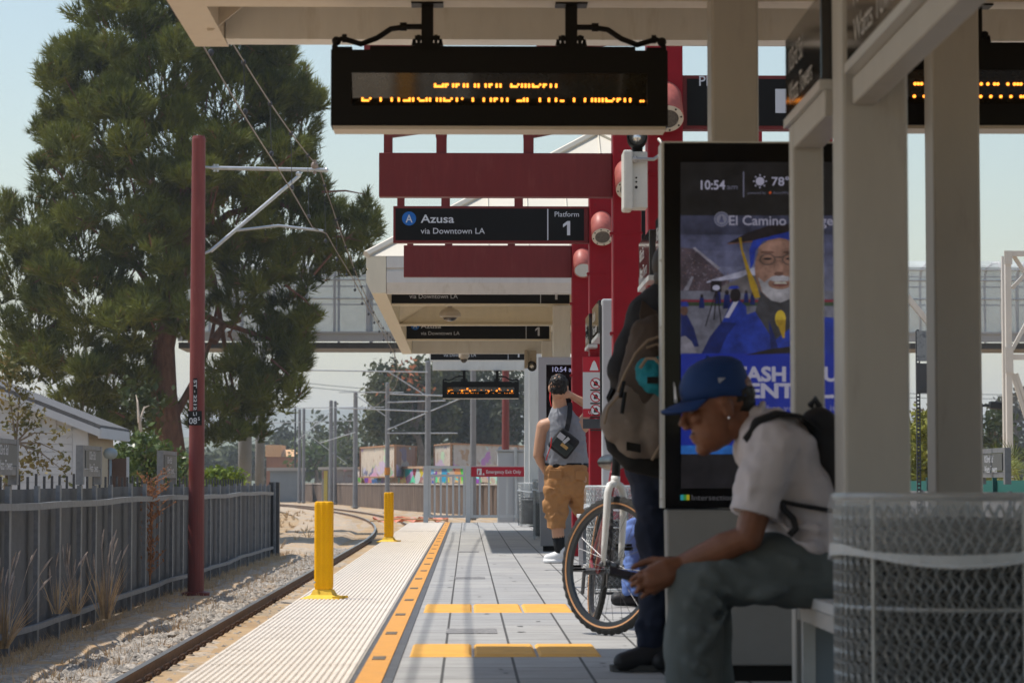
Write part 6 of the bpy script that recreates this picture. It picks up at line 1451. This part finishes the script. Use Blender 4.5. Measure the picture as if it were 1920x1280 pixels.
# hair, brows, moustache, eye
mb = MB(); mb.ell(qq(-.040,0,.012), (.076*S_,.0765*S_,.050*S_), rot=Rm, n=22); mb.ell(qq(-.058,0,-.018), (.050*S_,.060*S_,.040*S_), rot=Rm, n=20); mb.build('hair', hair_m, sp, remesh=.006, smit=2, disp=.012, dsize=.012)
mb = MB()
for k in (-1,1): mb.limb([qq(.094,.018*k,.014), qq(.087,.045*k,.018)], [.004,.0035], n=8)
mb.ell(qq(.091,0,-.066), (.007,.024,.004), rot=Rm, n=12); mb.ell(qq(.083,0,-.122), (.010,.014,.009), rot=Rm, n=12); mb.build('facial_hair', mat('thin dark beard', (.03,.018,.012), .8), sp)
mb = MB(); mb.ell(qq(.091,0,-.079), (.008,.019,.0065), rot=Rm, n=12); mb.build('lips', mat('lips', (.20,.06,.045), .5), sp, smooth=True)
for k in (-1,1):
    mb = MB(); mb.ell(qq(.081,.031*k,-.004), (.011,.014,.010), rot=Rm, n=12); mb.build('eye', mat('eye', (.06,.04,.035), .2), sp, smooth=True)
mb = MB(); mb.ell(qq(-.004,.090*side,-.046), (.005,.004,.005), n=8); mb.build('ear_stud', mat('stud', (.8,.8,.8), .1, metal=1), sp)
# phone
mb = MB(); a, c = PS(1141,1069,-.10), PS(1216,1088,-.10); d = (c-a).normalized(); mb.bar(a, c, .075, .009, up=Vector((d.z*-1,.25,d.x*-1)) if False else (0,-.3,1)); o = mb.build('phone', mat('phone black', (.02,.02,.022), .2), org=a, bevel=.003)
tag(o, 'dark phone held in the hands of the seated man', 'phone')
# black backpack on his back
bp_m = mat('black nylon', (.010,.010,.012), .7, var=.2, vs=12)
t = thing('backpack', 'black backpack on the back of the seated man in the cap', 'backpack', (PS(1560,850).x, 8.05, PS(1560,900).z))
mb = MB(); mb.limb([PS(1535,800,-.05), PS(1570,850,-.05), PS(1610,930,-.05)], [.065,.11,.13]); mb.limb([PS(1535,800,.05), PS(1570,850,.05), PS(1610,930,.05)], [.065,.11,.13]); mb.build('bag', bp_m, t, remesh=.012, smit=4)
mb = MB(); mb.path([PS(1520,760), PS(1528,748,-.02), PS(1536,762)], .012, 8); mb.build('handle', bp_m, t)
for s_ in (-1, 1):
    mb = MB(); pts = [PS(1532,800,.13*s_), PS(1500,777,.135*s_), PS(1456,770,.14*s_), PS(1416,785,.15*s_), PS(1392,822,.15*s_)] if s_ < 0 else [PS(1532,800,.13), PS(1460,770,.14), PS(1410,800,.15)]
    V = []
    for p_ in pts: V += [p_+Vector((0,-.034,.0)), p_+Vector((0,.034,.004)), p_+Vector((.012,.034,-.012)), p_+Vector((.012,-.034,-.016))]
    mb.loft([V[i*4:i*4+4] for i in range(len(pts))]); o = mb.build('strap', bp_m, t, bevel=.004)
mb = MB(); mb.path([PS(1466,940,-.225), PS(1500,947,-.222), PS(1560,957,-.20)], .008, 6); mb.path([PS(1464,940,-.226), PS(1470,955,-.232), PS(1487,972,-.228), PS(1492,990,-.225), PS(1480,1003,-.22)], .011, 6); mb.build('lower_strap', bp_m, t)
mb = MB(); mb.box(PS(1467,801,-.175), (.02,.01,.008)); mb.build('gold_tag', mat('gold tag', (.5,.3,.05), .4), t)

# ---------------- man in tank top
PT = lambda u, v, dy=0.: at(u, v, 24.35+dy)
tp_ = thing('person', 'man in grey tank top and brown shorts facing the far screen kiosk', 'person', (PT(1050,1055).x, 24.35, 0))
mb = MB()
hc2 = PT(1047, 728); head_local(mb, hc2, (.12,1,-.02), (0,0,1), 1.12)
mb.limb([PT(1048,745,.01), PT(1050,768,.03)], [.063,.075])
SLm, ELm, WLm = PT(1020,800,.03), PT(1009,853,.05), PT(1028,891,.20)
mb.limb([SLm, SLm+(ELm-SLm)*.45, ELm, ELm+(WLm-ELm)*.3, WLm], [.074,.066,.050,.050,.032]); mb.limb([WLm, WLm+Vector((.03,.07,-.02))], [.034,.028])
SRm, ERm, WRm = PT(1092,798,.03), PT(1112,764,.12), PT(1077,745,.03)
mb.limb([SRm, SRm+(ERm-SRm)*.5, ERm, ERm+(WRm-ERm)*.5, WRm], [.074,.062,.052,.045,.033]); mb.limb([WRm, PT(1067,738,-.0)], [.035,.030])
for k in range(4): mb.limb([PT(1068,735+k*3.2,-.03), PT(1061,735+k*3.4,-.045), PT(1056,737+k*3.3,-.04)], [.011,.0105,.009], n=8)
mb.limb([SLm, PT(1050,792,.03), SRm], [.075,.09,.075]); mb.limb([PT(1052,800,.03), PT(1060,855,.03), PT(1060,895,.03)], [.11,.13,.13])
HL, KL, AL = PT(1050,900,.0), PT(1045,985,.0), PT(1050,1040,.02)
mb.limb([HL, KL, KL+(AL-KL)*.4, AL], [.12,.062,.060,.038])
HR, KR2, AR = PT(1078,900,.0), PT(1104,965,.28), PT(1116,1030,.05)
mb.limb([HR, KR2, KR2+(AR-KR2)*.4, AR], [.12,.062,.060,.038])
mb.build('body', skin_t, tp_, remesh=.010, smit=3)
tank = mat('heather grey tank', (.21,.215,.235), .9, var=.05, vs=25, bump=.2, bs=200)
mb = MB(); c0 = lambda u, v: PT(u, v, .035); rg = []
for v, cu, hw, dp in ((874,1063,42,.165),(862,1062.5,41.5,.170),(845,1061.5,40.5,.17),(825,1060.5,39.5,.165),(808,1060,38.5,.158),(795,1059,36,.148),(784,1057,31,.135),(774,1054,25,.115),(766,1052,19,.09),(760,1051,15,.075)):
    rg.append(ring(c0(cu,v), hw*24.35/FPX, dp, X3, Y3, 28))
mb.loft(rg); o = mb.build('tank_top', tank, tp_, remesh=.010, smit=2, disp=.014, dsize=.12)
mb = MB(); mb.loft([ring(c0(1063,868), 41.5*24.35/FPX, .172, X3, Y3, 28), ring(c0(1063.5,876), 41.5*24.35/FPX, .172, X3, Y3, 28)]); mb.build('waistband', black_metal, tp_, smooth=True)
shm = mat('brown cotton shorts', (.34,.165,.062), .85, var=.06, vs=10, bump=.2, bs=150)
mb = MB()
mb.loft([ring(c0(1063,872), 40*24.35/FPX, .168, X3, Y3, 24), ring(c0(1063.5,890), 41*24.35/FPX, .175, X3, Y3, 24), ring(c0(1064,910), 41.5*24.35/FPX, .18, X3, Y3, 24), ring(c0(1064,928), 40*24.35/FPX, .165, X3, Y3, 24)])
mb.path([PT(1045,915), PT(1043,950), PT(1043,975), PT(1043,991)], [.13,.112,.103,.100], 20)
mb.path([PT(1083,912,.02), PT(1091,940,.14), PT(1100,962,.26)], [.125,.115,.10], 20); mb.ell(PT(1083,912,.02), (.125,.13,.12))
mb.ell(PT(1023,950,.02), (.035,.07,.075)); mb.ell(PT(1025,968,.02), (.028,.07,.035))
mb.build('shorts', shm, tp_, remesh=.010, smit=2, disp=.028, dsize=.15)
for cu, cv, rr in ((1041,890,.065),(1088,892,.05)):
    mb = MB(); cc = PT(cu,cv,-.145); mb.flat([(-rr,-.03),(rr,-.045),(rr*.9,.05),(0,.062),(-rr*.9,.05)], cc, X3, Z3); mb.prism([(-rr,-.03),(rr,-.045),(rr*.9,.05),(-rr*.9,.05)], cc+Vector((0,-.006,0)), X3, Z3, .02); mb.build('pocket', shm, tp_, bevel=.006)
for K_, A_, nm in ((KL, AL, 1), (KR2, AR, 2)):
    mb = MB(); mb.limb([K_+(A_-K_)*.40, K_+(A_-K_)*.7, A_+Vector((0,0,-.01))], [.061,.052,.043]); mb.build('sock', mat('black sock', (.012,.012,.013), .9), tp_, smooth=True)
    mb = MB(); mb.limb([(A_.x+.03,A_.y,.085),(A_.x-.04,A_.y,.06),(A_.x-.115,A_.y+.02,.045)], [.050,.052,.043]); mb.limb([(A_.x+.01,A_.y,.11),(A_.x+.005,A_.y,.13)], [.052,.05]); mb.loft([ring((A_.x-.045,A_.y,.003), .115, .055, X3, Y3, 16), ring((A_.x-.045,A_.y,.03), .12, .058, X3, Y3, 16)])
    mb.build('shoe', mat('white sneaker', (.70,.69,.68), .5), tp_, remesh=.008, smit=2)
mb = MB(); mb.ell(hc2+Vector((0,-.022,.048)), (.089,.105,.088), n=24); mb.ell(hc2+Vector((0,-.045,.0)), (.080,.075,.075), n=20); mb.build('hair', hair_m, tp_, remesh=.008, smit=1, disp=.035, dsize=.02)
# cross-body bag
t = thing('shoulder_bag', 'small black cross-body bag slung on the back of the tank top man', 'bag', tuple(PT(1057,830,-.2)))
Tb = Matrix.Translation(PT(1057,831,-.185)) @ Matrix.Rotation(R(38), 4, 'Y')
mb = MB(Tb); mb.box((0,0,0), (.23,.07,.225)); mb.build('bag', bp_m, t, bevel=.03, bseg=3)
mb = MB(Tb); mb.box((.0,-.042,-.03), (.19,.02,.12)); mb.build('front_pocket', mat('mesh pocket', (.022,.03,.028), .4), t, bevel=.01)
mb = MB(Tb); mb.box((-.06,-.055,.035), (.07,.006,.055)); mb.build('card', mat('card white', (.4,.4,.42), .5), t)
mb = MB(Tb); mb.box((.02,-.055,-.02), (.075,.006,.03)); mb.build('label_tag', mat('tan label', (.42,.25,.08), .5), t)
mb = MB(Tb); mb.box((.0,-.054,.035), (.03,.006,.07),(0,.2,0)); mb.build('bright_label', mat('label white', (.45,.45,.45), .5), t)
mb = MB(); pts = [PT(1062,808,-.165), PT(1065,795,-.155), PT(1068,778,-.13), PT(1069,762,-.08), PT(1068,754,-.02)]
V = [p_+Vector((dx,dy,0)) for p_ in pts for dx, dy in ((-.024,-.006),(.024,-.006),(.024,.006),(-.024,.006))]; mb.loft([V[i*4:i*4+4] for i in range(len(pts))]); mb.build('strap', bp_m, t)
mb = MB(); mb.path([PT(1032,733,.0), PT(1031,748,-.08), PT(1034,762,-.1)], .005, 5); mb.path([PT(1034,820,-.24), PT(1033,835,-.25), PT(1027,852,-.22), PT(1024,862,-.19)], .005, 5); o = mb.build('earphone_cable', mat('red cable', (.5,.02,.02), .5), org=PT(1032,750)); tag(o, 'thin red earphone cable hanging from the tank top man', 'cable')

# ---------------- standing man with the backpack and bicycle
PB = lambda u, v, dy=0.: at(u, v, 10.42+dy)
jk = mat('black hooded jacket', (.012,.012,.015), .85, var=.2, vs=10); jeans = mat('dark navy jeans', (.010,.014,.030), .85, var=.25, vs=9)
t = thing('person', 'standing man in black jacket and navy trousers half hidden by the screen', 'person', (PB(1262,1250).x, 10.42, 0))
mb = MB(); hb = PB(1268, 512); head_local(mb, hb, (.1,1,-.1), (0,0,1), 1.05)
mb.limb([PB(1262,530), PB(1258,565)], [.06,.06]); mb.limb([PB(1205,600), PB(1262,605), PB(1325,600)], [.045,.07,.045]); mb.limb([PB(1262,600), PB(1262,860)], [.13,.14])
mb.limb([PB(1240,880), PB(1228,1060), PB(1225,1225)], [.085,.055,.04]); mb.limb([PB(1290,880), PB(1300,1060), PB(1302,1225)], [.085,.055,.04]); mb.limb([PB(1205,602), PB(1168,695), PB(1182,790,.2)], [.045,.04,.03]); mb.limb([PB(1325,602), PB(1360,690), PB(1290,790,.35)], [.045,.04,.03])
for x_, dy in ((1175,.2),(1290,.35)):
    for k in range(4): mb.limb([PB(x_,795+k*5,dy), PB(x_+14,800+k*5,dy+.03), PB(x_+20,808+k*5,dy)], [.011,.010,.009], n=8)
mb.build('body', skin_t, t, remesh=.010, smit=3)
mb = MB(); mb.limb([PB(1222,585), PB(1262,578), PB(1310,585)], [.075,.09,.075]); mb.limb([PB(1262,590), PB(1262,700), PB(1262,850)], [.16,.16,.165]); mb.limb([PB(1225,600), PB(1235,840)], [.12,.14]); mb.limb([PB(1300,600), PB(1290,840)], [.12,.14])
mb.limb([PB(1212,598), PB(1195,640), PB(1172,695), PB(1170,740,.08), PB(1182,785,.19)], [.080,.084,.074,.062,.05]); mb.limb([PB(1335,585), PB(1362,690), PB(1295,785,.33)], [.08,.07,.05]); mb.build('jacket', jk, t, remesh=.011, smit=5, disp=.010, dsize=.15)
mb = MB(); mb.limb([PB(1236,850), PB(1236,960), PB(1228,1060), PB(1224,1140), PB(1222,1205)], [.115,.098,.078,.072,.078], n=18); mb.limb([PB(1292,850), PB(1298,1050), PB(1300,1205)], [.12,.085,.075], n=18); mb.limb([PB(1232,870), PB(1294,870)], [.125,.125]); mb.build('trousers', jeans, t, remesh=.011, smit=3, disp=.03, dsize=.15)
for u0, ln in ((1232, .0), (1302, .0)):
    A_ = PB(u0, 1230); mb = MB(); mb.limb([(A_.x+.045,A_.y,.075),(A_.x-.05,A_.y-.03,.06),(A_.x-.145,A_.y-.06,.042)], [.052,.05,.038]); mb.limb([(A_.x,A_.y,.09),(A_.x,A_.y,.13)], [.055,.05]); so2 = mb.build('shoe', shoe_d, t, remesh=.008, smit=3)
    mb = MB(); mb.loft([ring((A_.x-.045,A_.y-.02,.002), .148, .056, X3, Y3, 18), ring((A_.x-.045,A_.y-.02,.028), .150, .058, X3, Y3, 18)]); mb.build('sole', mat('dark sole', (.06,.058,.055), .7), so2)
mb = MB(); mb.ell(hb+Vector((-.004,-.02,.035)), (.098,.105,.098), n=22); mb.ell(hb+Vector((-.010,-.03,-.02)), (.086,.085,.08), n=20); mb.build('hair', mat('dark brown hair', (.022,.014,.010), .6, var=.3, vs=50), t, smooth=True)
# his backpack
t = thing('backpack', 'taupe and teal backpack worn by the standing man in black', 'backpack', tuple(PB(1200,760,-.2)))
tau = mat('taupe canvas', (.165,.135,.115), .9, var=.12, vs=9, bump=.25, bs=160); brn = mat('brown canvas', (.060,.043,.034), .9, var=.12, vs=9); teal = mat('teal pouch', (.008,.165,.215), .8, var=.08, vs=9); tanp = mat('tan piping', (.22,.165,.12), .8)
PK = lambda u, v, dy=-.24: PB(u, v, dy)
mb = MB(); mb.limb([PK(1232,640,-.20), PK(1220,700,-.20), PK(1205,760,-.20)], [.115,.13,.125]); mb.limb([PK(1270,640,-.20), PK(1270,760,-.20)], [.115,.13]); mb.build('main_body', brn, t, remesh=.012, smit=5, disp=.014, dsize=.12)
mb = MB(); mb.limb([PK(1190,745,-.245), PK(1176,790,-.25), PK(1190,822,-.245)], [.075,.105,.085]); mb.limb([PK(1235,750,-.25), PK(1232,800,-.26), PK(1225,828,-.245)], [.085,.105,.07]); mb.limb([PK(1275,770,-.23), PK(1265,820,-.23)], [.09,.08]); mb.build('lower_pocket', tau, t, remesh=.011, smit=5, disp=.012, dsize=.14)
mb = MB(); mb.limb([PK(1215,700,-.32), PK(1232,712,-.345), PK(1250,725,-.34)], [.058,.062,.055]); mb.limb([PK(1212,690,-.32), PK(1240,690,-.33)], [.045,.05]); mb.build('teal_pouch', teal, t, remesh=.009, smit=4, disp=.012, dsize=.07)
mb = MB(); mb.limb([PK(1150,838,-.20), PK(1185,862,-.20), PK(1235,872,-.18), PK(1280,865,-.16)], [.03,.05,.055,.05]); mb.limb([PK(1140,812,-.20), PK(1150,838,-.20)], [.02,.03]); mb.build('base', mat('black base', (.013,.012,.012), .8), t, remesh=.011, smit=4)
for pts, r_ in (([PK(1158,735,-.33), PK(1172,700,-.34), PK(1192,662,-.345), PK(1215,638,-.345), PK(1245,628,-.34)], .0065), ([PK(1200,690,-.40), PK(1212,672,-.40), PK(1228,672,-.41), PK(1246,690,-.41)], .0075), ([PK(1133,795,-.36), PK(1140,765,-.36), PK(1160,742,-.355)], .006), ([PK(1222,862,-.36), PK(1238,835,-.375), PK(1250,790,-.37)], .006), ([PK(1212,652,-.345), PK(1232,645,-.345), PK(1248,655,-.345)], .006)):
    mb = MB(); mb.path(pts, r_, 6); mb.build('piping', tanp, t)
mb = MB(); mb.prism([(-.028,-.012),(.028,-.022),(.028,.012),(-.028,.022)], PK(1188,838,-.365), X3, Z3, .01); mb.build('patch', black_metal, t); mb = MB(); mb.prism([(-.022,-.014),(.022,-.014),(.022,.012),(-.022,.012)], PK(1224,712,-.415), X3, Z3, .012); mb.build('patch', black_metal, t)
mb = MB(); mb.path([PK(1170,715,-.345), PK(1163,745,-.36)], .009, 6); mb.path([PK(1172,735,-.36), PK(1166,775,-.37)], .009, 6); mb.path([PK(1150,728,-.2), PK(1142,745,-.2), PK(1150,765,-.2)], .014, 6); mb.build('zip_pull', black_metal, t)
mb = MB(); pts = [PB(1222,620,-.20), PB(1215,590,-.15), PB(1220,562,-.06), PB(1228,552,.02)]; V = [p_+Vector((dx,dy,0)) for p_ in pts for dx, dy in ((-.035,-.006),(.035,-.006),(.035,.008),(-.035,.008))]; mb.loft([V[i*4:i*4+4] for i in range(len(pts))]); mb.build('strap', brn, t)

# ---------------- seated person in blue behind the bin
PJ = lambda u, v, dy=0.: at(u, v, 15.9+dy)
blue = mat('blue denim', (.10,.165,.40), .85, var=.12, vs=12); t = thing('person', 'person in bright blue trousers sitting behind the bicycle wheel', 'person', (PJ(1330,1115).x, 15.9, 0))
mb = MB(); hj = PJ(1345, 775); head_local(mb, hj, (-1,-.1,-.1), (0,0,1), 1.05); mb.limb([PJ(1346,795), PJ(1350,850), PJ(1352,970)], [.06,.12,.13]); mb.limb([PJ(1345,850,-.2), PJ(1310,925,-.22), PJ(1212,966,-.12)], [.055,.045,.03]); mb.limb([PJ(1345,850,.2), PJ(1310,925,.22), PJ(1214,966,.12)], [.055,.045,.03])
for k in range(4): mb.limb([PJ(1210,963+k*3,-.13), PJ(1201,965+k*3,-.13), PJ(1195,969+k*3,-.12)], [.011,.010,.009], n=8)
for dy in (-.1,.1): mb.limb([PJ(1345,985,dy), PJ(1188,995,dy), PJ(1194,1112,dy)], [.09,.055,.045])
mb.build('body', skin_t, t, remesh=.011, smit=3)
mb = MB(); mb.limb([PJ(1346,850,-.1), PJ(1350,970,-.1)], [.13,.15]); mb.limb([PJ(1346,850,.1), PJ(1350,970,.1)], [.13,.15]); mb.build('shirt', mat('dark shirt', (.05,.055,.07), .85), t, remesh=.014, smit=3)
mb = MB()
for dy in (-.1,.1): mb.limb([PJ(1345,988,dy), PJ(1260,994,dy), PJ(1190,1000,dy)], [.12,.10,.085], n=16); mb.path([PJ(1190,1000,dy), PJ(1192,1060,dy), PJ(1196,1112,dy)], [.085,.078,.085], 16)
mb.build('trousers', blue, t, remesh=.011, smit=3, disp=.03, dsize=.14)
for dy in (-.1,.1): mb = MB(); A_ = PJ(1196,1125,dy); mb.limb([(A_.x+.04,A_.y,.05),(A_.x-.13,A_.y,.045)], [.05,.04]); mb.build('shoe', shoe_d, t, remesh=.01, smit=2)
mb = MB(); mb.ell(hj+Vector((.02,0,.045)), (.10,.088,.09), n=18); mb.build('hair', hair_m, t, smooth=True)

# ================================================================ BICYCLE
Yw = 12.85; hub = at(1147, 1071, Yw); bt = thing('bicycle', 'white-forked bicycle with tan-walled tyre leaning beside the standing man', 'bicycle', (hub.x, Yw, 0))
tan_w = mat('tan sidewall', (.52,.26,.12), .7, var=.06, vs=20); tyre_m = mat('tyre rubber', (.022,.021,.02), .8); frame_w = mat('white fork paint', (.62,.61,.59), .4, var=.04, vs=10, dirt=(.4,.36,.3), ds=30, dth=.64); chrome = mat('bike alloy', (.10,.10,.105), .4, metal=.8); red_f = mat('red bike frame', (.22,.015,.02), .35, coat=.4)
def wheel(T, parent, Rw=.345, tan=True):
    n = 48; wob = []
    mb = MB(T); V = []; F = []
    prof = [(-.016,.307,1),(-.018,.315,1),(-.017,.324,0),(-.010,.343,0),(0,.346,0),(.010,.343,0),(.017,.324,0),(.018,.315,1),(.016,.307,1)]
    for i in range(n*2):
        a = 2*math.pi*i/(n*2); kn = .004 if i % 2 else -.002
        for (y, r_, w_) in prof: rr = r_+(kn if w_ == 0 else 0); V.append((rr*math.cos(a), y, rr*math.sin(a)))
    k = len(prof); mi = []
    for i in range(n*2):
        for j in range(k-1):
            F.append((i*k+j, i*k+j+1, ((i+1)%(n*2))*k+j+1, ((i+1)%(n*2))*k+j)); mi.append(1 if prof[j][2] and prof[j+1][2] else 0)
    mb.add(V, F); mb.m = mi
    w_ = mb.build('wheel', [tyre_m, tan_w if tan else tyre_m], parent)
    mb = MB(T); V = []; F = []; pr = [(-.011,.284),(.011,.284),(.014,.309),(-.014,.309)]
    for i in range(n):
        a = 2*math.pi*i/n
        for y, r_ in pr: V.append((r_*math.cos(a), y, r_*math.sin(a)))
    for i in range(n):
        for j in range(4): F.append((i*4+j, i*4+(j+1)%4, ((i+1)%n)*4+(j+1)%4, ((i+1)%n)*4+j))
    mb.add(V, F); mb.build('rim', mat('dark rim', (.05,.05,.052), .35, metal=.6), w_, smooth=False)
    mb = MB(T)
    for i in range(28):
        a = 2*math.pi*i/28; s_ = 1 if i % 2 else -1; b_ = a+.5*(1 if (i//2) % 2 else -1); mb.tube((.022*math.cos(b_), .03*s_, .022*math.sin(b_)), (.278*math.cos(a), 0, .278*math.sin(a)), .0014, n=4)
    mb.tube((0,-.045,0),(0,.045,0),.016,n=12); mb.tube((0,-.032,0),(0,-.028,0),.026,n=14); mb.tube((0,.028,0),(0,.032,0),.026,n=14); mb.build('hub_and_spokes', chrome, w_)
    return w_
steer = R(-42)     # wheel heading swings so that its face shows
lean = R(8)
# local wheel: x = heading, y = axle, z = up. Bike heading is toward -Y (camera)
Tf = Matrix.Translation((hub.x, Yw, .348)) @ Matrix.Rotation(lean, 4, 'Y') @ Matrix.Rotation(-math.pi/2-steer*-1*-1, 4, 'Z')
wheel(Tf, bt)
# fork (turns with the wheel)
mb = MB(Tf)
for s_ in (-1, 1): mb.path([(0,.062*s_,-.005),(-.01,.062*s_,.10),(-.025,.060*s_,.25),(-.042,.056*s_,.355),(-.050,.040*s_,.395),(-.054,.0,.412)], [.012,.016,.0185,.0195,.0195,.020], 12)
mb.tube((-.054,0,.40),(-.058,0,.445),.023,n=14); mb.build('fork', frame_w, bt, smooth=True)
mb = MB(Tf); mb.tube((0,-.075,0),(0,.075,0),.009,n=8); mb.ell((0,-.075,0),(.014,.01,.014)); mb.ell((0,.075,0),(.014,.01,.014)); mb.build('axle', chrome, bt)
ht0 = Tf @ Vector((-.058,0,.445)); ht1 = Tf @ Vector((-.078,0,.60))
mb = MB(); mb.tube(ht0, ht1, .022, n=14); hd_ = mb.build('head_tube', black_metal, bt)
mb = MB(); mb.lathe(ht1, [(.026,-.02),(.026,.0),(.02,.03)], 14); mb.build('stem_clamp', mat('brown clamp', (.12,.07,.045), .5, metal=.4), bt)
mb = MB(Tf); mb.path([(-.08,0,.62),(-.03,0,.65)], .016, 10); mb.path([(-.03,-.06,.66),(-.03,.1,.65),(-.03,.26,.66)], .013, 10); mb.build('handlebar', black_metal, bt)
# rear wheel straight behind, frame
rh = Vector((at(1127,1060,13.72).x, 13.80, .345)); Tr = Matrix.Translation(rh) @ Matrix.Rotation(lean*.8, 4, 'Y') @ Matrix.Rotation(-math.pi/2+R(4), 4, 'Z'); wheel(Tr, bt)
bb = Vector((at(1121,1058,13.4).x, 13.42, .30)); sd_ = at(1151, 873, 13.2); seat = Vector((sd_.x, 13.25, sd_.z))
st_ = bb+(seat-bb)*.62
for a, c, r_, m_2 in ((bb, ht0+Vector((-.01,.02,.02)), .019, red_f), (st_, ht1+Vector((0,.02,-.03)), .016, red_f), (bb, st_, .016, red_f)):
    mb = MB(); mb.tube(a, c, r_, n=12); mb.build('frame_tube', m_2, bt, smooth=True)
mb = MB(); 
for s_ in (-.05,.05): mb.tube(rh+Vector((s_,0,0)), st_, .008, n=8); mb.tube(rh+Vector((s_,0,0)), bb+Vector((s_*.5,0,0)), .009, n=8)
mb.build('stays', red_f, bt)
mb = MB(); mb.tube(st_, seat-Vector((0,0,.03)), .0135, n=12); mb.build('seat_post', black_metal, bt)
mb = MB(); mb.loft([[seat+Vector((a*math.cos(2*math.pi*i/16), y, .02+b_*math.sin(2*math.pi*i/16))) for i in range(16)] for y, a, b_ in ((-.20,.012,.010),(-.18,.026,.024),(-.10,.034,.034),(0,.055,.040),(.07,.080,.044),(.10,.076,.040),(.115,.05,.025))]); mb.build('saddle', mat('black saddle', (.015,.015,.016), .32), bt, smooth=True)
mb = MB(); mb.lathe(bb+Vector((.045,0,0)), [(.085,0),(.085,.004),(.03,.006)], 26, ax=(1,0,0)); mb.tube(bb-Vector((.07,0,0)), bb+Vector((.07,0,0)), .018); mb.tube(bb-Vector((.07,0,0)), bb+Vector((-.075,.10,-.12)), .010); mb.tube(bb+Vector((.07,0,0)), bb+Vector((.075,-.10,.12)), .010); ck = mb.build('crankset', chrome, bt)
for s_, e in ((-1, bb+Vector((-.075,-.06,.01))), (1, bb+Vector((.075,-.10,.12)))):
    mb = MB(); c_2 = e+Vector((.055*s_,0,0)); mb.box(c_2, (.09,.085,.018)); mb.box(c_2+Vector((0,0,.018)), (.085,.012,.014)); mb.tube(bb+Vector((-.07,0,0)) if s_ < 0 else e, e, .010); mb.build('pedal', black_metal, bt)

# ================================================================ HAZE
hz_m = bpy.data.materials.new('haze air'); hz_m.use_nodes = True; n, l = hz_m.node_tree.nodes, hz_m.node_tree.links
n.remove(n['Principled BSDF']); pv = n.new('ShaderNodeVolumePrincipled'); pv.inputs['Color'].default_value = (.86,.92,1,1); pv.inputs['Density'].default_value = .00035; pv.inputs['Anisotropy'].default_value = .2
l.new(pv.outputs[0], n['Material Output'].inputs['Volume'])
mb = MB(); mb.b2(-2600, 2600, -80, 4100, -3.0, 110); o = mb.build('haze', hz_m); tag(o, kind='stuff')
